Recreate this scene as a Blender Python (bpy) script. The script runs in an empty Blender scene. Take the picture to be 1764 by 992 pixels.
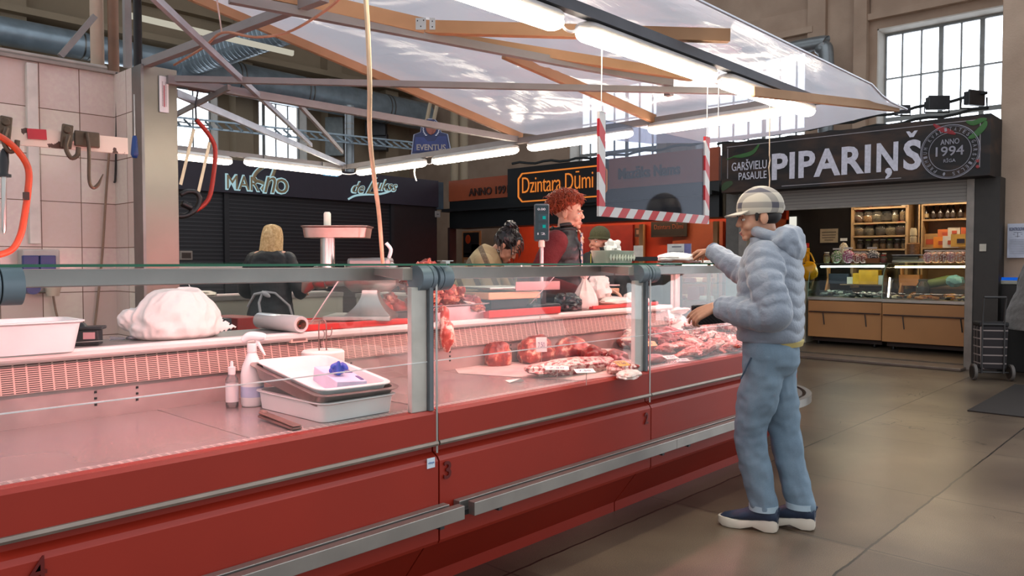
import bpy, bmesh, math, random
import numpy as np
from mathutils import Vector, Matrix, noise
random.seed(7)
SC = bpy.context.scene
COL = SC.collection
PI = math.pi
# ---------------------------------------------------------------- camera
FPX, CAMH, HOR, YAW = 1340.0, 1.30, 452.0, math.radians(43)
PIT = math.atan((496 - HOR) / FPX)
cf = Vector((math.cos(YAW) * math.cos(PIT), math.sin(YAW) * math.cos(PIT), -math.sin(PIT)))
cr = Vector((math.sin(YAW), -math.cos(YAW), 0)); cu = cr.cross(cf); CP = Vector((0, 0, CAMH))
cam_data = bpy.data.cameras.new('camera'); cam = bpy.data.objects.new('camera', cam_data); COL.objects.link(cam)
cam_data.sensor_width = 36; cam_data.lens = FPX / 1764 * 36; cam_data.clip_start = 0.05; cam_data.clip_end = 200
cam.matrix_world = Matrix(((cr.x, cu.x, -cf.x, 0), (cr.y, cu.y, -cf.y, 0), (cr.z, cu.z, -cf.z, CAMH), (0, 0, 0, 1)))
SC.camera = cam
# measuring helpers: where a sight line of the photograph meets a known plane of the hall
def ray(px, py): return cf + cr * ((px - 882) / FPX) + cu * ((496 - py) / FPX)
def onZ(px, py, z): d = ray(px, py); return CP + d * ((z - CAMH) / d.z)
def onY(px, py, y): d = ray(px, py); return CP + d * (y / d.y)
def onX(px, py, x): d = ray(px, py); return CP + d * (x / d.x)
def at(px, py, t): return CP + ray(px, py) * t
# ---------------------------------------------------------------- light and exposure
SC.view_settings.view_transform = 'Standard'; SC.view_settings.look = 'None'
SC.view_settings.exposure = 0.0; SC.view_settings.gamma = 1.0; SC.view_settings.use_curve_mapping = False
LAMP_W = 26.0      # strip lamps of the stall
PINK_W = 80.0      # lamps inside the meat counters
SKY_LOW, SKY_HIGH = 0.34, 1.12   # daylight reaching the hall from the open side: dim near the horizon, brighter from above
W = bpy.data.worlds.new('sky'); SC.world = W; W.use_nodes = True
nt = W.node_tree; nt.nodes.clear()
tc = nt.nodes.new('ShaderNodeTexCoord')
vm = nt.nodes.new('ShaderNodeVectorMath'); vm.operation = 'DOT_PRODUCT'; vm.inputs[1].default_value = (0.80, 0.58, 0.12)
mr = nt.nodes.new('ShaderNodeMapRange'); mr.interpolation_type = 'SMOOTHSTEP'
mr.inputs[1].default_value = 0.15; mr.inputs[2].default_value = 0.75; mr.inputs[3].default_value = 0.88; mr.inputs[4].default_value = 5.0
bg = nt.nodes.new('ShaderNodeBackground'); bg.inputs[0].default_value = (0.88, 0.94, 1.0, 1)
wo = nt.nodes.new('ShaderNodeOutputWorld')
nt.links.new(tc.outputs['Generated'], vm.inputs[0]); nt.links.new(vm.outputs['Value'], mr.inputs[0])
sx = nt.nodes.new('ShaderNodeSeparateXYZ'); nt.links.new(tc.outputs['Generated'], sx.inputs[0])
mz = nt.nodes.new('ShaderNodeMapRange'); mz.interpolation_type = 'SMOOTHSTEP'
mz.inputs[1].default_value = 0.05; mz.inputs[2].default_value = 0.65; mz.inputs[3].default_value = SKY_LOW; mz.inputs[4].default_value = SKY_HIGH
nt.links.new(mz.outputs[0], mr.inputs[3]); nt.links.new(mr.outputs[0], bg.inputs[1]); nt.links.new(bg.outputs[0], wo.inputs[0])
try:
    SC.cycles.use_denoising = True; SC.cycles.max_bounces = 8; SC.cycles.transparent_max_bounces = 16
    SC.cycles.sample_clamp_indirect = 6.0; SC.cycles.caustics_reflective = False; SC.cycles.caustics_refractive = False
except Exception: pass

# ---------------------------------------------------------------- materials
def lin(h):
    h = h.lstrip('#'); v = [int(h[i:i + 2], 16) / 255 for i in (0, 2, 4)]
    return tuple(x / 12.92 if x <= .04045 else ((x + .055) / 1.055) ** 2.4 for x in v)
MATS = {}
def node(nt, t, **k):
    n = nt.nodes.new(t)
    for a, b in k.items(): setattr(n, a, b)
    return n
def mat(name, col, rough=.5, metal=0., var=.12, scale=8., bump=0., bscale=60., col2=None, emit=0., trans=0., sheen=0., coat=0.):
    if name in MATS: return MATS[name]
    m = bpy.data.materials.new(name); m.use_nodes = True; nt = m.node_tree
    b = nt.nodes['Principled BSDF']; c = lin(col) if isinstance(col, str) else col
    b.inputs['Roughness'].default_value = rough; b.inputs['Metallic'].default_value = metal
    tcn = node(nt, 'ShaderNodeTexCoord')
    nz = node(nt, 'ShaderNodeTexNoise'); nz.inputs['Scale'].default_value = scale; nz.inputs['Detail'].default_value = 4
    nt.links.new(tcn.outputs['Object'], nz.inputs['Vector'])
    rp = node(nt, 'ShaderNodeValToRGB')
    if col2: c2 = lin(col2) if isinstance(col2, str) else col2
    else: c2 = tuple(min(1, x * (1 + var)) for x in c); c = tuple(x * (1 - var) for x in c)
    rp.color_ramp.elements[0].position = .35; rp.color_ramp.elements[1].position = .65
    rp.color_ramp.elements[0].color = (*c, 1); rp.color_ramp.elements[1].color = (*c2, 1)
    nt.links.new(nz.outputs['Fac'], rp.inputs[0]); nt.links.new(rp.outputs[0], b.inputs['Base Color'])
    if bump:
        n2 = node(nt, 'ShaderNodeTexNoise'); n2.inputs['Scale'].default_value = bscale; n2.inputs['Detail'].default_value = 3
        nt.links.new(tcn.outputs['Object'], n2.inputs['Vector'])
        bp = node(nt, 'ShaderNodeBump'); bp.inputs['Strength'].default_value = bump; bp.inputs['Distance'].default_value = .01
        nt.links.new(n2.outputs['Fac'], bp.inputs['Height']); nt.links.new(bp.outputs[0], b.inputs['Normal'])
    if emit: b.inputs['Emission Color'].default_value = (*c2, 1); b.inputs['Emission Strength'].default_value = emit
    if trans: b.inputs['Transmission Weight'].default_value = trans
    if sheen: b.inputs['Sheen Weight'].default_value = sheen
    if coat: b.inputs['Coat Weight'].default_value = coat
    MATS[name] = m; return m
def emis(name, col, s):
    if name in MATS: return MATS[name]
    m = bpy.data.materials.new(name); m.use_nodes = True; nt = m.node_tree; nt.nodes.clear()
    e = node(nt, 'ShaderNodeEmission'); e.inputs[0].default_value = (*(lin(col) if isinstance(col, str) else col), 1); e.inputs[1].default_value = s
    o = node(nt, 'ShaderNodeOutputMaterial'); nt.links.new(e.outputs[0], o.inputs[0]); MATS[name] = m; return m
def glassy(name, tint=(.93, .97, .95), refl=.9, fade=.0, rough=.02, haze=(.8, .8, .85), ior=1.45):
    """thin pane: clear transmission, fresnel reflection, a little milky film"""
    if name in MATS: return MATS[name]
    m = bpy.data.materials.new(name); m.use_nodes = True; nt = m.node_tree; nt.nodes.clear()
    t = node(nt, 'ShaderNodeBsdfTransparent'); t.inputs[0].default_value = (*tint, 1)
    g = node(nt, 'ShaderNodeBsdfGlossy'); g.inputs['Roughness'].default_value = rough
    f = node(nt, 'ShaderNodeFresnel'); f.inputs[0].default_value = ior
    mu = node(nt, 'ShaderNodeMath', operation='MULTIPLY'); mu.inputs[1].default_value = refl
    mx = node(nt, 'ShaderNodeMixShader'); o = node(nt, 'ShaderNodeOutputMaterial')
    nt.links.new(f.outputs[0], mu.inputs[0]); nt.links.new(mu.outputs[0], mx.inputs[0])
    src = t.outputs[0]
    if fade:
        d = node(nt, 'ShaderNodeBsdfDiffuse'); d.inputs[0].default_value = (*haze, 1)
        tl = node(nt, 'ShaderNodeBsdfTranslucent'); tl.inputs[0].default_value = (*haze, 1)
        m1 = node(nt, 'ShaderNodeMixShader'); m1.inputs[0].default_value = .5
        nt.links.new(d.outputs[0], m1.inputs[1]); nt.links.new(tl.outputs[0], m1.inputs[2])
        m2 = node(nt, 'ShaderNodeMixShader'); m2.inputs[0].default_value = fade
        nt.links.new(t.outputs[0], m2.inputs[1]); nt.links.new(m1.outputs[0], m2.inputs[2]); src = m2.outputs[0]
    nt.links.new(src, mx.inputs[1]); nt.links.new(g.outputs[0], mx.inputs[2]); nt.links.new(mx.outputs[0], o.inputs[0])
    MATS[name] = m; return m
def math_n(nt, op, a, b=None, c=None):
    n = node(nt, 'ShaderNodeMath', operation=op)
    for i, v in enumerate((a, b, c)):
        if v is None: continue
        if hasattr(v, 'is_linked') or hasattr(v, 'links'): nt.links.new(v, n.inputs[i])
        else: n.inputs[i].default_value = v
    return n.outputs[0]
def patmat(name, fn, rough=.5, metal=0., base=None):
    """fn(nt, X, Y, Z) -> (fac socket, colA, colB[, height socket])"""
    if name in MATS: return MATS[name]
    m = bpy.data.materials.new(name); m.use_nodes = True; nt = m.node_tree; b = nt.nodes['Principled BSDF']
    b.inputs['Roughness'].default_value = rough; b.inputs['Metallic'].default_value = metal
    tcn = node(nt, 'ShaderNodeTexCoord'); g = node(nt, 'ShaderNodeNewGeometry'); sp = node(nt, 'ShaderNodeSeparateXYZ')
    nt.links.new(g.outputs['Position'] if base == 'world' else tcn.outputs['Object'], sp.inputs[0])
    fac, ca, cb, *h = fn(nt, sp.outputs[0], sp.outputs[1], sp.outputs[2])
    mx = node(nt, 'ShaderNodeMix', data_type='RGBA'); nt.links.new(fac, mx.inputs[0])
    for i, c in ((6, ca), (7, cb)):
        if hasattr(c, 'links'): nt.links.new(c, mx.inputs[i])
        else: mx.inputs[i].default_value = (*(lin(c) if isinstance(c, str) else c), 1)
    nt.links.new(mx.outputs[2], b.inputs['Base Color'])
    if h:
        bp = node(nt, 'ShaderNodeBump'); bp.inputs['Strength'].default_value = .6; bp.inputs['Distance'].default_value = .004
        nt.links.new(h[0], bp.inputs['Height']); nt.links.new(bp.outputs[0], b.inputs['Normal'])
    MATS[name] = m; return m
def noise_s(nt, scale, detail=4, kind='Object', stretch=None):
    tcn = node(nt, 'ShaderNodeTexCoord'); nz = node(nt, 'ShaderNodeTexNoise')
    nz.inputs['Scale'].default_value = scale; nz.inputs['Detail'].default_value = detail
    if stretch:
        mp = node(nt, 'ShaderNodeMapping'); mp.inputs['Scale'].default_value = stretch
        nt.links.new(tcn.outputs[kind], mp.inputs[0]); nt.links.new(mp.outputs[0], nz.inputs['Vector'])
    else: nt.links.new(tcn.outputs[kind], nz.inputs['Vector'])
    return nz.outputs['Fac']
def ramp(nt, fac, stops):
    r = node(nt, 'ShaderNodeValToRGB'); el = r.color_ramp.elements
    while len(el) < len(stops): el.new(.5)
    for e, (p, c) in zip(el, stops): e.position = p; e.color = (*(lin(c) if isinstance(c, str) else c), 1)
    nt.links.new(fac, r.inputs[0]); return r.outputs[0]

# ---------------------------------------------------------------- mesh builder
ORG = {}
class MB:
    def __init__(s, xf=None): s.v = []; s.f = []; s.m = []; s.xf = xf; s.mi = 0
    def add(s, vs, fs):
        o = len(s.v)
        for p in vs:
            p = Vector(p)
            s.v.append(s.xf @ p if s.xf else p)
        for f in fs: s.f.append([i + o for i in f]); s.m.append(s.mi)
        return s
    def box(s, a, b):
        x0, y0, z0 = a; x1, y1, z1 = b
        return s.add([(x0, y0, z0), (x1, y0, z0), (x1, y1, z0), (x0, y1, z0), (x0, y0, z1), (x1, y0, z1), (x1, y1, z1), (x0, y1, z1)],
                     [(0, 3, 2, 1), (4, 5, 6, 7), (0, 1, 5, 4), (1, 2, 6, 5), (2, 3, 7, 6), (3, 0, 4, 7)])
    def rbox(s, c, size, R=None, taper=1.0):
        hx, hy, hz = (q / 2 for q in size); c = Vector(c); vs = []
        for k in (-1, 1):
            t = taper if k == 1 else 1
            for x, y in ((-1, -1), (1, -1), (1, 1), (-1, 1)):
                p = Vector((x * hx * t, y * hy * t, k * hz)); vs.append(c + (R @ p if R else p))
        return s.add(vs, [(0, 3, 2, 1), (4, 5, 6, 7), (0, 1, 5, 4), (1, 2, 6, 5), (2, 3, 7, 6), (3, 0, 4, 7)])
    def bar(s, a, b, w, h, up=(0, 0, 1)):
        a = Vector(a); b = Vector(b); d = (b - a).normalized(); u = Vector(up)
        r = d.cross(u)
        if r.length < 1e-4: r = d.cross(Vector((0, 1, 0)))
        r.normalize(); u = r.cross(d); vs = []
        for p in (a, b):
            for i, j in ((-1, -1), (1, -1), (1, 1), (-1, 1)): vs.append(p + r * (i * w / 2) + u * (j * h / 2))
        return s.add(vs, [(0, 3, 2, 1), (4, 5, 6, 7), (0, 1, 5, 4), (1, 2, 6, 5), (2, 3, 7, 6), (3, 0, 4, 7)])
    def tube(s, pts, r, n=10, cap=True, ref=None, prof=None):
        """sweep; r float or list, each may be (rx, ry); prof(i, ang) multiplies"""
        pts = [Vector(p) for p in pts]; k = len(pts)
        rs = r if isinstance(r, (list, tuple)) and len(r) == k else [r] * k
        rs = [q if isinstance(q, (tuple, list)) else (q, q) for q in rs]
        ds = []
        for i in range(k):
            d = (pts[min(i + 1, k - 1)] - pts[max(i - 1, 0)])
            ds.append(d.normalized() if d.length > 1e-9 else Vector((0, 0, 1)))
        nrm = Vector(ref) if ref else (Vector((0, 0, 1)) if abs(ds[0].z) < .9 else Vector((1, 0, 0)))
        vs = []; fs = []
        for i in range(k):
            nrm = (nrm - ds[i] * nrm.dot(ds[i]))
            if nrm.length < 1e-5: nrm = ds[i].orthogonal()
            nrm.normalize(); bi = ds[i].cross(nrm)
            for j in range(n):
                a = 2 * PI * j / n; m = prof(i, a) if prof else 1
                vs.append(pts[i] + nrm * (math.cos(a) * rs[i][0] * m) + bi * (math.sin(a) * rs[i][1] * m))
        for i in range(k - 1):
            for j in range(n):
                j2 = (j + 1) % n; fs.append((i * n + j, i * n + j2, (i + 1) * n + j2, (i + 1) * n + j))
        if cap: fs.append(tuple(range(n))[::-1]); fs.append(tuple((k - 1) * n + j for j in range(n)))
        return s.add(vs, fs)
    def lathe(s, prof, c=(0, 0, 0), n=20, R=None):
        c = Vector(c); vs = []; fs = []; k = len(prof)
        for r, z in prof:
            for j in range(n):
                p = Vector((math.cos(2 * PI * j / n) * max(r, 1e-4), math.sin(2 * PI * j / n) * max(r, 1e-4), z))
                vs.append(c + (R @ p if R else p))
        for i in range(k - 1):
            for j in range(n):
                j2 = (j + 1) % n; fs.append((i * n + j, i * n + j2, (i + 1) * n + j2, (i + 1) * n + j))
        fs.append(tuple(range(n))[::-1]); fs.append(tuple((k - 1) * n + j for j in range(n)))
        return s.add(vs, fs)
    def prism(s, poly, ext, o=(0, 0, 0)):
        """poly: list of 3D points of one face; ext: extrusion vector"""
        o = Vector(o); e = Vector(ext); n = len(poly); vs = [o + Vector(p) for p in poly] + [o + Vector(p) + e for p in poly]
        fs = [tuple(range(n))[::-1], tuple(range(n, 2 * n))] + [(i, (i + 1) % n, (i + 1) % n + n, i + n) for i in range(n)]
        return s.add(vs, fs)
    def ell(s, c, r, R=None, n=16, m=10, fn=None):
        c = Vector(c); r = r if isinstance(r, (tuple, list)) else (r, r, r); vs = []; fs = []
        for i in range(m + 1):
            th = PI * i / m
            for j in range(n):
                ph = 2 * PI * j / n; u = Vector((math.sin(th) * math.cos(ph), math.sin(th) * math.sin(ph), math.cos(th)))
                q = fn(u) if fn else 1
                p = Vector((u.x * r[0] * q, u.y * r[1] * q, u.z * r[2] * q)); vs.append(c + (R @ p if R else p))
        for i in range(m):
            for j in range(n):
                j2 = (j + 1) % n; fs.append((i * n + j, (i + 1) * n + j, (i + 1) * n + j2, i * n + j2))
        return s.add(vs, fs)
    def cap(s, pts, rs, n=12):
        """rounded chain for bodies"""
        s.tube(pts, list(rs), n)
        for p, r in zip(pts, rs): s.ell(p, r if not isinstance(r, tuple) else (min(r),) * 3, n=n, m=8)
        return s
    def grid(s, fn, nu, nv):
        vs = [fn(i / nu, j / nv) for i in range(nu + 1) for j in range(nv + 1)]
        fs = [(i * (nv + 1) + j, (i + 1) * (nv + 1) + j, (i + 1) * (nv + 1) + j + 1, i * (nv + 1) + j + 1) for i in range(nu) for j in range(nv)]
        return s.add(vs, fs)
    def bounds(s):
        a = np.array([tuple(p) for p in s.v]); return a.min(0), a.max(0)
    def build(s, name, ma, parent=None, smooth=False, bevel=0., remesh=0., sm=0, label=None, merge=True, keep_normals=False, solid=0.):
        me = bpy.data.meshes.new(name)
        if parent is None:
            lo, hi = s.bounds(); org = Vector(((lo[0] + hi[0]) / 2, (lo[1] + hi[1]) / 2, lo[2]))
        else: org = ORG.get(parent.name, Vector((0, 0, 0)))
        me.from_pydata([tuple(p - org) for p in s.v], [], s.f)
        mats = ma if isinstance(ma, (list, tuple)) else [ma]
        for q in mats: me.materials.append(q)
        if len(mats) > 1: me.polygons.foreach_set('material_index', s.m)
        bm = bmesh.new(); bm.from_mesh(me)
        if merge: bmesh.ops.remove_doubles(bm, verts=bm.verts, dist=1e-5)
        if not keep_normals: bmesh.ops.recalc_face_normals(bm, faces=bm.faces)
        bm.to_mesh(me); bm.free()
        o = bpy.data.objects.new(name, me); COL.objects.link(o)
        mods = False
        if remesh:
            md = o.modifiers.new('r', 'REMESH'); md.mode = 'VOXEL'; md.voxel_size = remesh; md.use_smooth_shade = True; mods = True
            if sm: m2 = o.modifiers.new('s', 'SMOOTH'); m2.factor = .5; m2.iterations = sm
        if bevel:
            b = o.modifiers.new('b', 'BEVEL'); b.width = bevel; b.segments = 2; b.limit_method = 'ANGLE'; b.angle_limit = .6; mods = True
        if solid:
            b = o.modifiers.new('t', 'SOLIDIFY'); b.thickness = solid; b.offset = 0; mods = True
        if mods:
            dg = bpy.context.evaluated_depsgraph_get(); dg.update()
            me2 = bpy.data.meshes.new_from_object(o.evaluated_get(dg)); o.modifiers.clear()
            old = o.data; o.data = me2; me2.name = name; bpy.data.meshes.remove(old); me = me2
        me.polygons.foreach_set('use_smooth', [bool(smooth or remesh)] * len(me.polygons))
        if smooth and not remesh:
            try: me.set_sharp_from_angle(angle=.7)
            except Exception: pass
        me.update()
        if parent is None:
            o.location = org; ORG[o.name] = org.copy()
        else:
            o.parent = parent; ORG[o.name] = org
        if label: o['label'] = label
        return o
def tag(o, label, cat, group=None, kind=None):
    o['label'] = label; o['category'] = cat
    if group: o['group'] = group
    if kind: o['kind'] = kind
    return o
def struct(o, label=None, cat=None):
    o['kind'] = 'structure'
    if label: o['label'] = label
    if cat: o['category'] = cat
    return o
def thing(name, label, cat, loc=(0, 0, 0), group=None, rotz=0, world=True):
    o = bpy.data.objects.new(name, None); COL.objects.link(o); o.location = loc; o.rotation_euler = (0, 0, rotz); o.empty_display_size = .1
    ORG[o.name] = Vector(loc) if world else Vector((0, 0, 0))
    return tag(o, label, cat, group)
KIDS = {}
def dup(root, loc, rotz=0, label=None, group=None, scale=None, rot=None):
    def cp(o, p):
        c = o.copy(); COL.objects.link(c)
        if p: c.parent = p
        for ch in o.children: cp(ch, c)
        return c
    r = cp(root, None); r.location = loc; r.rotation_euler = rot or (0, 0, rotz)
    if scale: r.scale = scale if isinstance(scale, (tuple, list)) else (scale,) * 3
    if label: r['label'] = label
    if group: r['group'] = group
    return r
def T(x=0, y=0, z=0, rz=0): return Matrix.Translation((x, y, z)) @ Matrix.Rotation(rz, 4, 'Z')
def text(body, ma, parent, name, o, u, w, width, height, ext=.004, off=0., shear=0., label=None, keep=False, track=1.0):
    """flat lettering: origin o = lower-left of the ink box, u = reading direction, w = up"""
    cu_ = bpy.data.curves.new('txt', 'FONT'); cu_.body = body; cu_.extrude = .5; cu_.offset = off; cu_.shear = shear; cu_.space_character = track
    cu_.resolution_u = 3
    to = bpy.data.objects.new('txt', cu_); COL.objects.link(to); dg = bpy.context.evaluated_depsgraph_get(); dg.update()
    me = bpy.data.meshes.new_from_object(to.evaluated_get(dg)); bpy.data.objects.remove(to); bpy.data.curves.remove(cu_)
    a = np.array([v.co[:] for v in me.vertices]); lo = a.min(0); hi = a.max(0)
    sx = width / (hi[0] - lo[0]); sy = height / (hi[1] - lo[1]) if height else sx
    if keep: sx = sy
    u = Vector(u).normalized(); w = Vector(w).normalized(); n = u.cross(w); o = Vector(o); org = ORG.get(parent.name, Vector()) if parent else Vector()
    for v in me.vertices:
        v.co = o + u * ((v.co.x - lo[0]) * sx) + w * ((v.co.y - lo[1]) * sy) + n * (ext if v.co.z > 0 else 0) - org
    me.materials.clear(); me.materials.append(ma)
    ob = bpy.data.objects.new(name, me); me.name = name; COL.objects.link(ob)
    if parent: ob.parent = parent; ORG[ob.name] = org
    if label: ob['label'] = label
    return ob
UX, UY, UZ = Vector((1, 0, 0)), Vector((0, 1, 0)), Vector((0, 0, 1)); NX, NY = Vector((-1, 0, 0)), Vector((0, -1, 0))
def smooth_path(pts, k=6):
    P = [Vector(p) for p in pts]; P = [P[0] * 2 - P[1]] + P + [P[-1] * 2 - P[-2]]; out = []
    for i in range(1, len(P) - 2):
        for j in range(k):
            t = j / k; a, b, c, d = P[i - 1:i + 3]
            out.append(.5 * ((2 * b) + (c - a) * t + (2 * a - 5 * b + 4 * c - d) * t * t + (3 * b - a - 3 * c + d) * t ** 3))
    out.append(P[-2]); return out
def lerp_list(vals, k=6):
    out = []
    for a, b in zip(vals[:-1], vals[1:]):
        for j in range(k):
            t = j / k; out.append(tuple(x + (y - x) * t for x, y in zip(a, b)) if isinstance(a, tuple) else a + (b - a) * t)
    out.append(vals[-1]); return out
# common materials
steel = mat('brushed_steel', '#b9b6b0', .32, 1., .08, 3)
steel_d = mat('dull_steel', '#8b8986', .45, 1., .1, 5)
galv = mat('galvanised_metal', '#98a9b5', .34, .4, .15, 4, .15, 12)
barm = mat('grey_painted_tube', '#8a8380', .5, .3, .08, 5)
white_p = mat('white_plastic', '#ece8e6', .35, 0, .03)
black_p = mat('black_plastic', '#141416', .4, 0, .1)
dark_p = mat('dark_grey_plastic', '#35363a', .45, 0, .1)
bgrey = mat('blue_grey_plastic', '#76838c', .4, 0, .05)
wood = mat('pine_wood', '#bd9068', .6, 0, .1, 2, 0, 10, col2='#a0764f')
paper = mat('white_paper', '#eeeae2', .7, 0, .03)
yellow_m = mat('yellow_plastic', '#e2a516', .4, 0, .06)
orange_m = mat('orange_paint', '#e0491c', .35, 0, .05)
# ================================================================ THE HALL
def floor_fn(nt, X, Y, Z):
    jx = None
    def line(S, at_, wd):
        d = math_n(nt, 'ABSOLUTE', math_n(nt, 'SUBTRACT', S, at_)); return math_n(nt, 'LESS_THAN', d, wd)
    wob = math_n(nt, 'MULTIPLY', math_n(nt, 'SUBTRACT', noise_s(nt, 9, 3), .5), .022)
    Xw = math_n(nt, 'ADD', X, wob); Yw = math_n(nt, 'ADD', Y, wob)
    tot = None
    for a in (-.15, 1.05, 2.35, 3.655, 4.72, 6.07, 7.4, 8.7, 9.95):
        l = line(Xw, a, .0035); tot = l if tot is None else math_n(nt, 'MAXIMUM', tot, l)
    for a in (-1.8, -.8, .2, 1.2, 2.2, 3.2, 4.2, 5.2, 6.2, 7.2, 8.2, 9.2, 10.2):
        tot = math_n(nt, 'MAXIMUM', tot, line(Yw, a, .0055))
    # grain, broad wear and slab to slab differences
    spk = noise_s(nt, 260, 2); wear = noise_s(nt, 1.3, 5)
    cellx = math_n(nt, 'FLOOR', math_n(nt, 'DIVIDE', X, 1.21)); celly = math_n(nt, 'FLOOR', math_n(nt, 'SUBTRACT', Y, .2))
    h = math_n(nt, 'FRACT', math_n(nt, 'MULTIPLY', math_n(nt, 'SINE', math_n(nt, 'ADD', math_n(nt, 'MULTIPLY', cellx, 12.9), math_n(nt, 'MULTIPLY', celly, 78.2))), 43.7))
    mixv = math_n(nt, 'ADD', math_n(nt, 'MULTIPLY', wear, .55), math_n(nt, 'MULTIPLY', spk, .5))
    mixv = math_n(nt, 'ADD', mixv, math_n(nt, 'MULTIPLY', h, .12))
    base = ramp(nt, mixv, [(.38, '#3a2f27'), (.58, '#5b4d40'), (.76, '#84745f')])
    # a few cracks
    v = node(nt, 'ShaderNodeTexVoronoi', feature='DISTANCE_TO_EDGE'); v.inputs['Scale'].default_value = .55
    tcn = node(nt, 'ShaderNodeTexCoord'); ad = node(nt, 'ShaderNodeVectorMath', operation='ADD'); nz = node(nt, 'ShaderNodeTexNoise'); nz.inputs['Scale'].default_value = 3.5
    nt.links.new(tcn.outputs['Object'], nz.inputs['Vector']); nt.links.new(tcn.outputs['Object'], ad.inputs[0]); nt.links.new(nz.outputs['Color'], ad.inputs[1]); nt.links.new(ad.outputs[0], v.inputs['Vector'])
    ck = math_n(nt, 'MULTIPLY', math_n(nt, 'LESS_THAN', v.outputs['Distance'], .0035), math_n(nt, 'GREATER_THAN', noise_s(nt, .8, 2), .56))
    tot = math_n(nt, 'MAXIMUM', tot, ck)
    hgt = math_n(nt, 'SUBTRACT', math_n(nt, 'MULTIPLY', spk, .15), tot)
    return tot, base, '#1d1815', hgt
fm = patmat('terrazzo_slabs', floor_fn, .30, base='world')
f = MB(); f.add([(-5, -7, 0), (15, -7, 0), (15, 17, 0), (-5, 17, 0)], [(0, 1, 2, 3)]).box((-5, -7, -.15), (15, 17, -.001))
struct(f.build('floor', fm, keep_normals=False), 'worn grey terrazzo slab floor with dark cracked joints', 'floor')
wallm = mat('beige_plaster', '#b89f8b', .85, 0, .06, 1.5, .25, 50, col2='#a68d7a')
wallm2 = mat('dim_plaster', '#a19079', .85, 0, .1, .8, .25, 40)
whitet = mat('white_reveal', '#cfc8bf', .8, 0, .04)
XW, YW = 13.2, 16.0
def wall_with_windows(name, wins, axis, pos, lo, hi, zt, zb0, zb1, m, thick=.45):
    b = MB(); cur = lo
    def put(a0, a1, z0, z1, d0=0, d1=thick):
        if axis == 'x': b.box((pos + d0, a0, z0), (pos + d1, a1, z1))
        else: b.box((a0, pos + d0, z0), (a1, pos + d1, z1))
    for (a, c) in wins:
        put(cur, a, 0, zt); put(a, c, 0, zb0); put(a, c, zb1, zt); cur = c
    put(cur, hi, 0, zt)
    return b
# wall behind the spice shop (faces -X) and the long wall (faces -Y)
wx = [(2.05, 4.30), (5.45, 7.55), (8.40, 10.60)]
b = wall_with_windows('w', wx, 'x', XW, -.5, YW + .4, 10.5, 2.7, 5.03, wallm)
struct(b.build('wall_right', wallm), 'beige plaster end wall with tall windows', 'wall')
wy = [(5.55, 7.95), (8.88, 10.12)]
b = wall_with_windows('w', wy, 'y', YW, -5, XW, 10.5, 2.9, 5.0, wallm2)
struct(b.build('wall_back', wallm2), 'dim plaster long wall behind the ducts', 'wall')
# plaster piers and mouldings
b = MB()
for (a, c) in ((4.42, 4.62), (7.66, 7.82), (8.1, 8.26)): b.box((XW - .16, a, 2.4), (XW + .02, c, 10))
for (a, c) in ((5.1, 5.4),): b.box((XW - .1, a, 2.4), (XW + .02, c, 10))
struct(b.build('trim_1', wallm), 'plaster pilaster strips between the windows', 'wall trim')
b = MB()
for a, c in wx: b.box((XW - .12, a - .14, 5.17), (XW + .02, c + .18, 5.27)); b.box((XW - .03, a - .1, 5.27), (XW, c + .1, 5.6))
struct(b.build('trim_2', wallm), 'moulding above the windows', 'wall trim')
b = MB()
b.box((-5, YW - .5, 5.62), (XW, YW, 5.74)); b.box((-5, YW - .22, 6.4), (XW, YW, 6.62)); b.box((-5, YW - .7, 7.5), (XW, YW, 7.8))
for a in (-1.4, 1.5, 3.9, 8.2, 10.5, 12.2): b.box((a, YW - .3, 2.5), (a + .40, YW + .02, 10))
struct(b.build('trim_3', wallm2), 'ledges and piers of the long wall', 'wall trim')
b = MB()
b.box((-5, YW - 3.6, 8.4), (XW, YW, 8.8)); b.box((XW - 2.2, -1, 8.6), (XW, YW, 9.0)); b.box((-5, 8.5, 9.4), (15, 16, 9.7)); 
for y in (9, 11, 13, 15): b.bar((-5, y, 8.9), (XW, y, 8.9), .25, .4)
struct(b.build('ceiling', wallm2), 'beamed ceiling of the hall', 'ceiling')
b = MB(); b.box((-5, YW - 3.3, 7.1), (6.5, YW - 2.9, 7.45))
struct(b.build('trim_4', mat('crane_beam', '#83715d', .8)), 'long crane beam under the ceiling', 'beam')
# windows: frame bars and panes
winm = mat('window_bar', '#8d8f8e', .5, .2); pane = glassy('window_pane', (.97, .98, 1), .5)
def window(n, axis, pos, a, c, z0, z1, cols, thick_at, rows, lab):
    r = thing('window_%d' % n, lab, 'window', (pos, a, z0) if axis == 'x' else (a, pos, z0)); r['kind'] = 'structure'
    b = MB(); fr = MB()
    def bx(mb, a0, a1, zz0, zz1, d0, d1):
        if axis == 'x': mb.box((pos + d0, a0, zz0), (pos + d1, a1, zz1))
        else: mb.box((a0, pos + d0, zz0), (a1, pos + d1, zz1))
    for i in range(cols + 1):
        x = a + (c - a) * i / cols; w = .045 if i in (0, cols) else (.032 if i in thick_at else .011)
        bx(b, x - w, x + w, z0, z1, .30, .34)
    for z, w in rows: bx(b, a, c, z - w, z + w, .295, .345)
    b.build('window_frame', winm, r)
    for (q0, q1, y0, y1) in ((a, a + .02, z0, z1), (c - .02, c, z0, z1), (a, c, z1 - .02, z1), (a, c, z0, z0 + .03)): bx(fr, q0, q1, y0, y1, -.01, .3)
    fr.build('window_reveal', whitet, r)
    g = MB(); bx(g, a, c, z0, z1, .315, .322); g.build('window_glass', pane, r)
rws = [(5.01, .04), (4.28, .012), (3.62, .035), (2.98, .012), (2.72, .04)]
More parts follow.
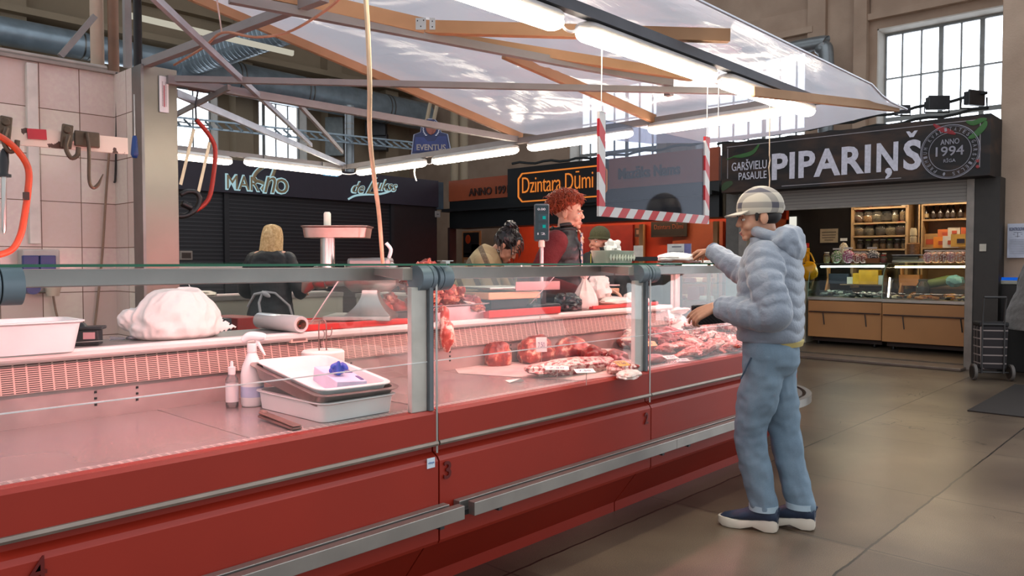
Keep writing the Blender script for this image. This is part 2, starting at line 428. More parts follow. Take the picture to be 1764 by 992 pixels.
window(1, 'x', XW, wx[0][0], wx[0][1], 2.7, 5.03, 8, (3, 5), rws, 'tall bright multi-pane window above the spice shop sign')
window(2, 'x', XW, wx[1][0], wx[1][1], 2.7, 5.03, 7, (3,), rws, 'bright multi-pane window partly behind the bent steel pipe')
window(3, 'x', XW, wx[2][0], wx[2][1], 2.7, 5.03, 7, (3,), rws, 'bright window seen through the hanging clear screen')
rwy = [(4.98, .04), (4.25, .012), (3.6, .03), (2.92, .04)]
window(4, 'y', YW, wy[0][0], wy[0][1], 2.9, 5.0, 6, (4,), rwy, 'bright long-wall window just right of the steel column')
window(5, 'y', YW, wy[1][0], wy[1][1], 2.9, 5.0, 4, (1,), rwy, 'bright long-wall window above the illuminated script lettering')
# big plaster pillar at the right edge
b = MB(); b.box((10.95, .2, 0), (12.2, 2.11, 10.4)); b.box((10.90, .2, 0), (11.0, 2.125, 4.62))
struct(b.build('pillar', wallm, bevel=.01), 'massive beige plaster pillar beside the spice shop', 'pillar')
# ---- ducts
def duct(name, pts, r, label, spiral=False, rings=(), n=28, group=None):
    root = thing(name, label, 'duct', pts[0], group)
    P = smooth_path(pts, 10) if len(pts) > 2 else [Vector(pts[0]).lerp(Vector(pts[1]), i / 40) for i in range(41)]
    b = MB()
    if spiral:
        L = (Vector(pts[-1]) - Vector(pts[0])).length; k = int(L / .025); P = [Vector(pts[0]).lerp(Vector(pts[-1]), i / k) for i in range(k + 1)]
        b.tube(P, [r * (1 + (.018 if i % 4 == 0 else 0)) for i in range(k + 1)], n)
    else: b.tube(P, r, n)
    b.build('duct_pipe', galv if name == 'ventilation_duct' else mat('pipe_grey', '#868b8e', .35, .6, .1, 6), root, smooth=not spiral)
    for q in rings:
        i = int(q * (len(P) - 1)); d = (P[min(i + 1, len(P) - 1)] - P[max(i - 1, 0)]).normalized()
        for s in (-.05, .05): MB().tube([P[i] + d * (s - .012), P[i] + d * (s + .012)], r * 1.03, n).build('duct_band', steel_d, root, smooth=True)
    return root
duct('ventilation_duct', [(-3, 15.0, 5.12), (7.0, 15.0, 5.12)], .235, 'thick galvanised duct running along the long wall, left stretch', rings=(.38, .52, .62, .8))
duct('ventilation_duct', [(6.6, 15.0, 5.05), (12.9, 15.0, 4.95)], .34, 'widest galvanised duct along the long wall, right stretch', rings=(.2, .45, .8))
duct('ventilation_duct', [(6.75, 15.05, 5.15), (7.5, 12.6, 5.5)], .30, 'spiral-wound galvanised duct branching up towards the canopy', spiral=True)
p0 = onY(1300, 98, 0.0) if False else None
duct('ventilation_pipe', [(12.75, 8.2, 4.82), (12.75, 5.25, 4.86), (12.75, 5.02, 4.78), (12.75, 4.94, 4.5), (12.75, 4.94, 2.4)], .12, 'bent steel vent pipe turning down beside the window', rings=(.9,))
v0 = at(602, 182, 14.5)
duct('ventilation_pipe', [(v0.x, v0.y, v0.z), (v0.x, v0.y, v0.z - 1.3)], .085, 'short vertical steel vent pipe below the wide duct', rings=(.3,))
# ---- cable ladders and wires in front of windows
def simple(name, b, m, label, cat, group=None, **k):
    o = b.build(name, m, None, **k); return tag(o, label, cat, group)
b = MB(); a_, c_ = at(305, 216, 12.5), at(762, 262, 15.5)
for dz in (0, .13): b.bar(a_ + UZ * dz, c_ + UZ * dz, .03, .03)
for i in range(31): q = a_.lerp(c_, i / 30); b.bar(q + Vector((0, -.1, 0)), q + Vector((0, .14, .13)), .02, .03)
simple('cable_ladder', b, galv, 'green-grey cable ladder crossing the long-wall windows', 'cable ladder')
cabm = mat('dark_cable', '#191c1d', .6)
for (q0, q1, lab) in (((1240, 243, 14.2), (1700, 160, 10.2), 'upper dark cable run above the spice shop sign'), ((1236, 248, 14.2), (1702, 186, 10.1), 'lower dark cable run above the spice shop sign'),
                      ((882, 282, 14.2), (1240, 240, 12.6), 'dark cable run above the smoked-fish stall signs')):
    A, B_ = at(*q0), at(*q1)
    P = [A.lerp(B_, i / 24) + UZ * (math.sin(i * 1.7) * .02 - .06 * math.sin(PI * i / 24)) for i in range(25)]
    b = MB(); b.tube(P, .022, 6); simple('cable_run', b, cabm, lab, 'cable', smooth=True)
def floodlight(px, py, d, s, lab, tilt=0):
    c = at(px, py, d); r = thing('floodlight', lab, 'floodlight', c - UZ * s * .4)
    R = Matrix.Rotation(YAW + tilt, 3, 'Z')
    b = MB(); b.rbox(c, (s * .35, s, s * .62), R); b.rbox(c - cf * s * .2, (s * .1, s * 1.08, s * .7), R); b.build('lamp_head', dark_p, r, bevel=.01)
    b = MB(); b.tube([c + cr * -s * .6 + UZ * .02, c + cr * -s * .62 - UZ * s * .45, c + cr * s * .62 - UZ * s * .45, c + cr * s * .6 + UZ * .02], .012, 6); b.build('bracket', black_p, r)
floodlight(1614, 178, 10.6, .27, 'small dark floodlight on the cable above the spice shop sign, between two others')
floodlight(1678, 170, 10.3, .28, 'larger dark floodlight hanging at the pillar edge above the sign', .4)
floodlight(1555, 189, 10.8, .17, 'smallest dark lamp just beyond the canopy tip')
# electrical clutter on the long wall
b = MB(); b.rbox(onY(577, 236, 15.6), (.2, .42, .9), Matrix.Rotation(YAW, 3, 'Z')); simple('electrical_cabinet', b, mat('grey_cabinet', '#848a8a', .5, .3), 'grey electrical cabinet on the wall left of the vent pipe', 'cabinet', bevel=.01)
b = MB(); b.rbox(onY(655, 245, 15.5), (.3, .36, .42), Matrix.Rotation(YAW, 3, 'Z')); b.rbox(onY(648, 222, 15.5), (.3, .5, .36), Matrix.Rotation(YAW, 3, 'Z'))
simple('meter_box', b, dark_p, 'dark meter box on the wall behind the hanging white cable', 'meter box', bevel=.01)
for (px, lab) in ((783, 'pale vertical pipe pair in the hall corner'),):
    b = MB(); 
    for dx in (0, 16): q = at(px + dx, 200, 16); b.tube([(q.x, q.y, 2.6), (q.x, q.y, 7)], .09, 10)
    simple('riser_pipe', b, wallm2, lab, 'pipe', smooth=True)
# upper stall posts, far left above the tiled wall
for (px, w, m, lab) in ((168, .075, wallm, 'pale round post with strapped cables above the tiled wall'), (196, .06, mat('brown_post', '#6d4b35', .6), 'brown wooden post above the tiled wall')):
    b = MB(); q = at(px, 108, 4.6); b.tube([(q.x, q.y, 2.42), (q.x, q.y, 4.2)], w / 2, 12); simple('post', b, m, lab, 'post', smooth=True)
b = MB(); q = at(220, 112, 4.4); b.box((q.x - .018, q.y - .018, 2.4), (q.x + .018, q.y + .018, 4.0)); simple('post', b, barm, 'slim grey square tube post above the tiled wall', 'post')
b = MB(); q = at(238, 108, 4.3); b.tube([(q.x, q.y, 2.38), (q.x, q.y, 3.9)], .022, 14); simple('post', b, mat('black_pipe', '#1a1412', .3, .5), 'black round steel post rising beside the steel column', 'post', smooth=True)
b = MB(); b.bar(onY(104, 97, 4.78), onY(163, 28, 4.78), .03, .03); simple('brace', b, barm, 'short grey brace leaning over the tiled wall', 'brace')
b = MB(); b.bar(at(225, 27, 12), at(505, 92, 13.5), .08, .08); simple('ceiling_tube_light', b, emis('far_tube', '#d8d2c0', .75), 'thin long strip light high under the ceiling', 'strip light')
# ================================================================ TILED WALL, COLUMN AND TOOLS
def tile_fn(nt, X, Y, Z):
    a = math_n(nt, 'FRACT', math_n(nt, 'DIVIDE', math_n(nt, 'ADD', math_n(nt, 'ADD', X, Y), .10), .2)); c = math_n(nt, 'FRACT', math_n(nt, 'DIVIDE', math_n(nt, 'ADD', Z, .118), .25))
    g = math_n(nt, 'MAXIMUM', math_n(nt, 'LESS_THAN', a, .022), math_n(nt, 'LESS_THAN', c, .018))
    ca = math_n(nt, 'FLOOR', math_n(nt, 'DIVIDE', math_n(nt, 'ADD', math_n(nt, 'ADD', X, Y), .10), .2)); cc = math_n(nt, 'FLOOR', math_n(nt, 'DIVIDE', math_n(nt, 'ADD', Z, .118), .25))
    h = math_n(nt, 'FRACT', math_n(nt, 'MULTIPLY', math_n(nt, 'SINE', math_n(nt, 'ADD', math_n(nt, 'MULTIPLY', ca, 12.9), math_n(nt, 'MULTIPLY', cc, 78.2))), 437.5))
    v = math_n(nt, 'ADD', math_n(nt, 'MULTIPLY', h, .55), math_n(nt, 'MULTIPLY', noise_s(nt, 45, 5), .5))
    col = ramp(nt, v, [(.2, '#d2bcae'), (.5, '#d6c1b8'), (.85, '#e0d5c4')])
    return g, col, '#6d4f3c', math_n(nt, 'SUBTRACT', math_n(nt, 'MULTIPLY', noise_s(nt, 14, 2), .35), g)
tile = patmat('wall_tiles', tile_fn, .16, base='world')
b = MB(); b.box((-2.6, 4.75, 0), (1.74, 4.87, 2.375)); struct(b.build('wall_left', tile), 'pinkish glazed tile wall behind the meat counter', 'wall')
b = MB(); b.box((1.734, 4.47, 0), (1.85, 4.87, 2.375)); struct(b.build('wall_return', tile), 'narrow return of the tiled wall beside the steel column', 'wall')
b = MB(); b.box((-2.6, 4.72, 2.375), (1.85, 4.88, 2.392)); b.tube([(-2.6, 4.76, 2.408), (1.7, 4.76, 2.408)], .016, 8); b.tube([(-2.6, 4.80, 2.43), (1.7, 4.80, 2.405)], .014, 8)
struct(b.build('trim_5', mat('wall_cap', '#9b8f86', .7)), 'pale capping and conduit on top of the tiled wall', 'trim')
# steel clad column
r = thing('steel_column', 'brushed stainless steel clad column with a thermometer on it', 'column', (1.83, 4.4, 0))
b = MB(); b.box((1.735, 4.35, 0), (1.925, 4.47, 2.37)); b.build('steel_cladding', mat('column_steel', '#8d857a', .30, 1., .06, 3, .05, 6), r, bevel=.003)
b = MB(); b.box((1.727, 4.345, 0), (1.742, 4.47, 2.37)); b.build('edge_strip', steel_d, r)
r = thing('wall_thermometer', 'small white strip thermometer with red scale on the steel column', 'thermometer', (1.83, 4.34, 2.06))
q0 = onY(274, 193, 4.347); q1 = onY(289, 133, 4.347)
b = MB(); b.box((q0.x, 4.338, q0.z), (q1.x, 4.348, q1.z)); b.build('backing', white_p, r, bevel=.002)
b = MB(); cx = (q0.x + q1.x) / 2; b.box((cx - .002, 4.335, q0.z + .03), (cx + .002, 4.3385, q1.z - .05)); b.build('tube', mat('thermo_red', '#b5303a', .3), r)
b = MB()
for i in range(22): z = q0.z + .035 + i * .0062; b.box((cx - .012, 4.336, z), (cx - .005, 4.3382, z + .0016)); b.box((cx + .006, 4.336, z), (cx + .013, 4.3382, z + .0016))
b.build('scale_marks', mat('thermo_mark', '#5a3b3b', .6), r)
# cable trunking, wires and socket box
b = MB(); q = onY(50, 100, 4.745); q2 = onY(60, 420, 4.745); b.box((q2.x - .03, 4.715, q2.z), (q2.x + .022, 4.752, 2.36)); simple('cable_trunking', b, mat('trunking', '#d8cfc4', .5), 'white vertical cable trunking on the tiled wall above the sockets', 'trunking', bevel=.003)
r = thing('socket_box', 'grey double socket box with blue flaps on the tiled wall', 'socket box', onY(66, 470, 4.7))
A = onY(34, 504, 4.72); B_ = onY(97, 430, 4.72)
b = MB(); b.box((A.x, 4.66, A.z), (B_.x, 4.752, B_.z)); b.build('casing', mat('socket_grey', '#b9b1a8', .5), r, bevel=.008)
blue = mat('blue_plastic', '#16336f', .35)
for (x0, x1) in ((38, 66), (68, 95)):
    a0 = onY(x0, 465, 4.655); a1 = onY(x1, 440, 4.655); b = MB(); b.box((a0.x, 4.64, a0.z), (a1.x, 4.665, a1.z)); b.build('flap', blue, r, bevel=.004)
a0 = onY(56, 496, 4.62); b = MB(); b.tube([(a0.x, 4.60, a0.z), (a0.x, 4.68, a0.z)], .034, 16); b.build('round_socket', blue, r, smooth=True)
b = MB(); a0 = onY(91, 500, 4.62); b.tube([a0 + UZ * .03, a0 - UZ * .03], [.045, .03], 12); b.build('plug', mat('plug_cream', '#c6b59f', .6), r, smooth=True)
for pts, rr, lab in (([(91, 505), (96, 535), (103, 560), (106, 575)], .006, 'thin cream wire hanging from the socket box plug'),
                    ([(189, 250), (183, 330), (176, 440), (167, 530), (160, 585)], .007, 'long brown wire slanting down the tiled wall'),
                    ([(201, 125), (201, 200), (199, 300), (197, 315)], .006, 'dark wire in the corner of the tiled wall')):
    b = MB(); b.tube(smooth_path([onY(x, y, 4.72) for x, y in pts], 5), rr, 6); simple('wire', b, mat('wire_' + lab.split()[1], '#8c705c' if 'dark' not in lab else '#2a2422', .6), lab, 'wire', smooth=True)
# tool rail: old white-painted steel rail
YR = 2.72
rustm = patmat('chipped_white_paint', lambda nt, X, Y, Z: (math_n(nt, 'GREATER_THAN', noise_s(nt, 26, 6), .62), '#d4c6b4', '#4c3326'), .5)
RL = [onY(-40, 228, YR), onY(219, 252, YR)]
r = thing('tool_rail', 'chipped white painted steel rail holding hooks and saws', 'rail', RL[0])
b = MB(); b.bar(RL[0], RL[1], .014, .053); b.build('rail_bar', rustm, r)
A = onY(47, 230, YR - .012); B_ = onY(80, 232, YR - .012)
b = MB(); b.bar(A, B_, .004, .031); b.build('red_band', mat('rail_red', '#a3202b', .5), r)
hookm = mat('worn_hook_steel', '#5b4a3c', .45, .7, .2, 30)
def hook(px, py, kind, lab):
    c = onY(px, py, YR - .02); r = thing('hook', lab, 'hook', c)
    if kind == 'clip':
        b = MB(); b.rbox(c + UZ * .0, (.032, .012, .075), Matrix.Rotation(.1, 3, 'Y')); b.tube([c + Vector((0, -.012, .02)), c + Vector((0, .01, .02))], .012, 12); b.build('plate', hookm, r, bevel=.003)
        b = MB(); b.tube(smooth_path([c + Vector(v) for v in ((0, -.02, .0), (-.012, -.03, -.04), (.0, -.035, -.07), (.018, -.035, -.06), (.022, -.035, -.035))], 5), [.008] * 15 + [.006] * 4 + [.002] * 2, 8) if False else b.tube(smooth_path([c + Vector(v) for v in ((0, -.02, .0), (-.012, -.03, -.04), (.0, -.035, -.07), (.018, -.035, -.06), (.022, -.035, -.035))], 5), .007, 8)
        b.build('hook_arm', hookm, r, smooth=True)
    else:
        b = MB(); b.rbox(c, (.075, .01, .05)); b.build('plate', hookm, r, bevel=.004)
        b = MB(); P = smooth_path([c + Vector(v) for v in ((-.004, -.01, .02), (-.005, -.03, -.04), (-.006, -.03, -.13), (.004, -.03, -.155), (.02, -.03, -.145), (.036, -.03, -.11))], 6)
        b.tube(P, [.0055 - .004 * max(0, (i / (len(P) - 1) - .8) * 5) for i in range(len(P))], 8); b.build('hook_arm', hookm, r, smooth=True)
hook(9, 222, 'clip', 'worn steel clip hook on the rail holding the sharpening steel')
hook(115, 235, 'clip', 'worn steel clip hook on the rail beside the long pointed hook')
hook(150, 240, 'long', 'long pointed dark steel hook on the rail')
# sharpening steel
r = thing('sharpening_steel', 'knife sharpening steel with black handle hanging from the rail', 'knife steel', onY(7, 300, YR - .03))
A, B_, C_ = onY(8, 256, YR - .04), onY(7, 300, YR - .04), onY(7, 403, YR - .04)
b = MB(); b.tube([A, A.lerp(B_, .15), A.lerp(B_, .5), A.lerp(B_, .9), B_], [.006, .011, .013, .011, .012], 12); b.tube([B_, B_ - UZ * .008], .019, 14); b.build('handle', black_p, r, smooth=True)
b = MB(); b.tube([B_, B_.lerp(C_, .93), C_], [.007, .0065, .002], 10); b.build('rod', steel, r, smooth=True)
# bow saws with orange frames
orsaw = mat('orange_saw_tube', '#c4431c', .4, 0, .1, 20)
r = thing('bow_saw', 'large orange tubular bow saw hanging at the left edge of the rail', 'saw', onY(10, 330, YR - .05))
yy = YR - .06
b = MB(); b.tube(smooth_path([onY(x, y, yy) for x, y in ((-60, 226), (-20, 228), (8, 240), (33, 263), (49, 292), (48, 330), (40, 385), (33, 410), (20, 430), (-8, 440), (-60, 446))], 6), .0095, 14); b.build('saw_frame', orsaw, r, smooth=True)
b = MB(); a0, a1 = onY(-60, 228, yy), onY(-60, 446, yy); b.bar(a0, a1, .001, .018, up=(1, 0, 0)); b.build('blade', steel, r)
b = MB(); a0 = onY(45, 338, yy - .003); b.bar(a0 + UZ * .012, a0 - UZ * .012, .012, .024); b.build('sticker', mat('saw_sticker', '#3a2018', .5), r)
ys = 4.43
r = thing('bow_saw', 'orange bow saw with black grip hanging beside the steel column', 'saw', onY(345, 300, ys))
b = MB(); b.tube(smooth_path([onY(x, y, ys) for x, y in ((338, 206), (352, 222), (366, 242), (371, 262), (368, 300), (362, 335), (352, 352), (333, 365))], 6), .013, 12); b.build('saw_frame', mat('red_orange_saw', '#b83020', .4), r, smooth=True)
for (s, e) in (((334, 222), (311, 318)), ((361, 245), (342, 330))):
    b = MB(); b.bar(onY(*s, ys), onY(*e, ys), .003, .018, up=(1, 0, 0)); b.build('blade', mat('cream_blade', '#c9bba0', .35, .6), r)
b = MB(); b.tube(smooth_path([onY(x, y, ys) for x, y in ((310, 336), (322, 330), (338, 332), (344, 345), (336, 362), (318, 372), (296, 372))], 5), .016, 10); b.tube([onY(312, 350, ys), onY(330, 358, ys)], .02, 10); b.build('grip', black_p, r, smooth=True, remesh=.006, sm=2)
b = MB(); b.tube([onY(341, 156, ys), onY(337, 180, ys), onY(338, 212, ys)], .006, 6); b.build('hanging_wire', dark_p, r)
b = MB(); c = onY(343, 150, ys + .03); b.rbox(c, (.11, .06, .05)); tag(b.build('hanger_clamp', mat('rusty_clamp', '#6a5049', .6, .4), None, bevel=.006), 'rusty clamp block on the roof bar above the orange bow saw', 'clamp')
# screwdriver
A, B_ = onY(232, 234, 4.33), onY(232, 272, 4.33)
r = thing('screwdriver', 'blue handled screwdriver hanging beside the steel column edge', 'screwdriver', A)
b = MB(); b.tube([A, A.lerp(B_, .12), A.lerp(B_, .5), A.lerp(B_, .85), B_], [.010, .013, .017, .02, .012], 12); b.build('handle', mat('blue_handle', '#123a78', .3), r, smooth=True)
b = MB(); b.tube([A + UZ * .22, A], .0035, 8); b.build('shaft', steel, r)
# small sign plate on the shutter beside the column is part of that stall (see below)

# ================================================================ CANOPY FRAME, LAMPS, SHEETING
ZB = 2.305
def fbar(a, b_, lab, w=.04, h=.045, m=None):
    b = MB(); b.bar(a, b_, w, h); return simple('frame_bar', b, m or barm, lab, 'metal bar')
fbar((.2, 1.90, 2.285), (4.78, 1.90, 2.285), 'dark grey square tube running above the front row of strip lamps', m=mat('dark_tube', '#4c4c50', .45, .3))
fbar((4.71, 1.93, 2.30), (4.71, 6.72, 2.28), 'grey square tube carrying the far row of strip lamps')
fbar((-.8, 6.72, 2.30), (4.69, 6.72, 2.28), 'grey square tube carrying the rear row of strip lamps')
fbar((1.86, 4.33, ZB), (4.70, 4.33, ZB), 'thin grey tube from the steel column to the canopy corner')
dg0 = onZ(303, 136, 2.30); dg1 = onZ(1283, 158, 2.26)
fbar(dg0, dg1, 'long level grey tie tube crossing under the plastic canopy', .035, .032)
b1a = onZ(395, -3, 2.36); b1b = onZ(1155, 143, 2.32)
fbar(b1a, b1b, 'grey tube below the wooden rafter under the canopy', .035, .038)
q = onZ(1152, 150, 2.30); b = MB(); b.box((q.x - .02, q.y - .02, q.z - .05), (q.x + .02, q.y + .02, q.z + .05)); simple('frame_bar', b, barm, 'tiny upright stub joining two tubes under the canopy', 'metal bar')
fbar(onZ(250, 110, 2.38), onZ(560, -6, 2.38), 'thick grey brace rising from the steel column to the upper left', .04, .04)
pale = mat('pale_tube', '#a9a9ae', .4, .4)
fbar(onZ(262, -8, 2.31), onZ(536, 250, 2.29), 'pale diagonal tube crossing behind the thick brace', .022, .03, pale)
fbar(onZ(303, 160, 2.285), onZ(594, 285, 2.30), 'pale diagonal tube from the column to the far lamp corner', .022, .045, pale)
fbar(onZ(300, 199, 2.27), onZ(395, 150, 2.27), 'short thin tube crossing before the long-wall window', .018, .03)
fbar(onZ(517, 182, 2.29), onZ(590, 262, 2.29), 'short thin tube right of the long-wall window', .018, .03)
# frame legs
lampm = emis('lamp_glow', '#fff1dc', LAMP_W)
def strip_lamp(a, c, lab, grp='strip lamps under the canopy'):
    a = Vector(a); c = Vector(c); d = (c - a).normalized(); r = thing('strip_lamp', lab, 'strip lamp', (a + c) / 2, grp)
    b = MB(); k = 14; P = []; R = []
    L = (c - a).length; e = .06
    for i in range(k + 1):
        t = i / k; s = t * L; P.append(a + d * s)
    prof = [0.02, .6, .85, .97] ; ss = [0, .015, .035, .06]
    P = [a + d * s for s in ss] + [c - d * s for s in ss[::-1]]; R = [(.034 * q, .05 * q) for q in prof] + [(.034 * q, .05 * q) for q in prof[::-1]]
    b.tube(P, R, 16, ref=UZ); b.build('diffuser', lampm, r, smooth=True)
    b = MB(); P2 = [p + UZ * .022 for p in P]; b.tube(P2, [(.03 * q, .054 * q) for q in prof] + [(.03 * q, .054 * q) for q in prof[::-1]], 12, ref=UZ); b.build('housing', mat('lamp_housing', '#b9b3ae', .4, .1), r, smooth=True)
    for t in (.2, .8):
        q = a.lerp(c, t); b = MB(); b.rbox(q + UZ * .06, (.03, .03, .05)); b.build('clip', steel_d, r)
def seg1(x0, x1): return onY(x0, 0, 1.9).x, onY(x1, 0, 1.9).x
zl = 2.215
xs = [(onY(700, 0, 1.93).x, onY(966, 50, 1.93).x), (onY(997, 65, 1.93).x, onY(1228, 130, 1.93).x), (onY(1243, 140, 1.93).x, onY(1397, 183, 1.93).x)]
for (a, c), l in zip(xs, ('front row strip lamp cut by the top of the photo', 'front row strip lamp in the middle, above the hanging screen', 'front row strip lamp nearest the canopy tip')):
    strip_lamp((a, 1.93, zl), (c, 1.93, zl), l)
ysl = [(onX(1350, 196, 4.71).y, onX(1117, 228, 4.71).y), (onX(1090, 240, 4.71).y, onX(910, 258, 4.71).y), (onX(892, 262, 4.71).y, onX(746, 276, 4.71).y), (onX(733, 281, 4.71).y, onX(616, 288, 4.71).y)]
for (a, c), l in zip(ysl, ('far row strip lamp above the spice shop side, nearest the front corner', 'far row strip lamp behind the hanging screen', 'far row strip lamp right of the blue laurel sign', 'far row strip lamp left of the blue laurel sign, crossed by a white cable')):
    zz = lambda y: 2.243 - .008 * (y - 1.9); strip_lamp((4.71, a, zz(a)), (4.71, c, zz(c)), l)
xs3 = [(onY(420, 280, 6.7).x, onY(588, 290, 6.7).x), (onY(240, 262, 6.7).x, onY(400, 272, 6.7).x)]
for (a, c), l in zip(xs3, ('rear row strip lamp above the first lit lettering', 'rear row strip lamp behind the steel column')):
    strip_lamp((a, 6.7, 2.225), (c, 6.7, 2.21), l)
# short leads between lamps
for i, ((x0, y0, z0), (x1, y1, z1), l) in enumerate((((xs[0][1], 1.93, 2.22), (xs[1][0], 1.93, 2.23), 'short lead between first and second front row lamps'), ((xs[1][1], 1.93, 2.22), (xs[2][0], 1.93, 2.22), 'short lead between second and third front row lamps'),
        ((4.71, ysl[2][1], 2.22), (4.71, ysl[3][0], 2.22), 'short lead between the two farthest lamps beside the blue sign'), ((4.6, 6.7, 2.22), (4.71, ysl[3][1], 2.21), 'short lead at the far lamp corner'))):
    a = Vector((x0, y0, z0)); c = Vector((x1, y1, z1)); b = MB(); b.tube(smooth_path([a, a.lerp(c, .3) - UZ * .02, a.lerp(c, .7) - UZ * .02, c], 4), .006, 6); simple('lamp_lead', b, white_p, l, 'lead', smooth=True)
b = MB(); q = onX(715, 288, 4.71); b.tube(smooth_path([q, q + Vector((0, .01, -.06)), q + Vector((0, -.02, -.13))], 4), .007, 6); simple('lamp_lead', b, white_p, 'loose white lead end dangling from a far row lamp', 'lead')
# sheeting: low at the front edge and at X=4.7, rising away to the left
def zsheet(x, y):
    f_ = max(0, min(1, (y - 1.60) / 2.73)) ** .62
    base = 2.335 + f_ * (.03 + .165 * max(0, 4.75 - x))
    return base
def sheet_pt(u, v):
    y = 1.58 + 2.77 * v
    xm = 5.42 if v < .7 else 5.42 - (v - .7) / .3 * .66
    x = -1.2 + (xm + 1.2) * u
    z = zsheet(x, y)
    if x > 4.78: z -= .05 * math.sin(min(1, (x - 4.78) / .3) * PI / 2) + .09 * math.sin(PI * min(1, max(0, (y - 1.6) / 2.3))) * (x - 4.78) / .62
    # tension folds, stronger away from the edges
    e = math.sin(PI * v) ** .6 * (1 if x < 4.5 else .3)
    z += .022 * e * noise.noise(Vector((x * 1.6, y * 2.2, 3))) + .010 * e * math.sin((x * 3.2 + y * 9) + 3 * noise.noise(Vector((x * .8, y * .8, 1))))
    z += .012 * e * (1 - abs(noise.noise(Vector((x * 7 + y * 2, y * 1.4 - x * .8, 7)))) * 2)
    return Vector((x, y, z))
def sheet_mat():
    m = bpy.data.materials.new('plastic_sheeting'); m.use_nodes = True; nt = m.node_tree; nt.nodes.clear()
    tr = node(nt, 'ShaderNodeBsdfTransparent'); tr.inputs[0].default_value = (.92, .93, .98, 1)
    tl = node(nt, 'ShaderNodeBsdfTranslucent'); tl.inputs[0].default_value = (.86, .88, .97, 1)
    df = node(nt, 'ShaderNodeBsdfDiffuse'); df.inputs[0].default_value = (.58, .57, .66, 1)
    gl = node(nt, 'ShaderNodeBsdfGlossy'); gl.inputs[0].default_value = (1, .98, .96, 1); gl.inputs['Roughness'].default_value = .2
    tcn = node(nt, 'ShaderNodeTexCoord'); mp = node(nt, 'ShaderNodeMapping'); mp.inputs['Scale'].default_value = (2.2, 17, 3); mp.inputs['Rotation'].default_value = (0, 0, .5)
    nz = node(nt, 'ShaderNodeTexNoise'); nz.inputs['Scale'].default_value = 1.4; nz.inputs['Detail'].default_value = 5; nz.inputs['Distortion'].default_value = .5
    nt.links.new(tcn.outputs['Object'], mp.inputs[0]); nt.links.new(mp.outputs[0], nz.inputs['Vector'])
    bp = node(nt, 'ShaderNodeBump'); bp.inputs['Strength'].default_value = .5; bp.inputs['Distance'].default_value = .010; nt.links.new(nz.outputs['Fac'], bp.inputs['Height'])
    for s in (tl, df, gl): nt.links.new(bp.outputs[0], s.inputs['Normal'])
    a = node(nt, 'ShaderNodeMixShader'); a.inputs[0].default_value = .42; nt.links.new(tl.outputs[0], a.inputs[1]); nt.links.new(df.outputs[0], a.inputs[2])
    c = node(nt, 'ShaderNodeMixShader'); c.inputs[0].default_value = .25; nt.links.new(a.outputs[0], c.inputs[1]); nt.links.new(tr.outputs[0], c.inputs[2])
    fr = node(nt, 'ShaderNodeFresnel'); fr.inputs[0].default_value = 1.35; nt.links.new(bp.outputs[0], fr.inputs['Normal'])
    ml = math_n(nt, 'ADD', math_n(nt, 'MULTIPLY', fr.outputs[0], .30), .025)
    e = node(nt, 'ShaderNodeMixShader'); nt.links.new(ml, e.inputs[0]); nt.links.new(c.outputs[0], e.inputs[1]); nt.links.new(gl.outputs[0], e.inputs[2])
    o = node(nt, 'ShaderNodeOutputMaterial'); nt.links.new(e.outputs[0], o.inputs[0]); return m
r = thing('plastic_canopy', 'large translucent plastic sheet canopy stretched over the stall', 'canopy', (2.4, 2.9, 2.3))
b = MB(); b.grid(sheet_pt, 170, 90); b.build('sheeting', sheet_mat(), r, smooth=True, merge=False)
b = MB(); b.tube([sheet_pt(i / 40, 0) for i in range(41)], .007, 6); b.build('front_hem', mat('sheet_hem', '#b9b9c4', .3), r, smooth=True)
# wooden rafters
def rafter(a, c, lab, w=.035, h=.06):
    a = Vector(a); c = Vector(c); b = MB(); k = 12
    for i in range(k): pass
    b.bar(a, c, w, h); return simple('wooden_rafter', b, wood, lab, 'rafter', bevel=.003)
def cs(px, py, z): return onZ(px, py, z)
rafter(cs(470, -12, 2.415), cs(728, 46, 2.385), 'thick pine rafter under the canopy left of the nailed metal plate', .045, .07)
rafter(cs(722, 47, 2.385), cs(1256, 62, 2.36), 'pine rafter whose sawn end shows beyond the front lamps', .045, .06)
rafter(cs(722, 58, 2.38), cs(1192, 132, 2.34), 'pine rafter lying on the grey tube, right of the metal plate', .04, .05)
rafter(onY(1296, 158, 1.88), onY(1546, 186, 1.62), 'pine rafter ending at the canopy tip', .03, .05)
a_ = onX(1127, 214, 4.71)
rafter(cs(868, 92, 2.52), a_ + UZ * .035, 'slanting pine rafter coming down to the far lamp row', .035, .06)
rafter((.2, 4.33, zsheet(.2, 4.33) - .015), (4.76, 4.33, zsheet(4.76, 4.33) - .035), 'long pine rafter along the rear edge of the canopy', .03, .06)
r = thing('nail_plate', 'perforated steel nail plate joining the pine rafters', 'metal plate', cs(725, 42, 2.33)); c = cs(725, 41, 2.335)
b = MB(); b.rbox(c, (.045, .004, .05), Matrix.Rotation(YAW - PI / 2, 3, 'Z')); b.rbox(c + cr * .05, (.025, .004, .05), Matrix.Rotation(YAW - PI / 2, 3, 'Z')); b.build('plate', steel, r)
b = MB()
for dx, dz in ((-.014, .012), (0, -.012), (.012, .014), (.05, .01), (.05, -.014)): b.ell(c + cr * dx + UZ * dz - cf * .004, .003, n=8, m=5)
b.build('nail_holes', black_p, r)
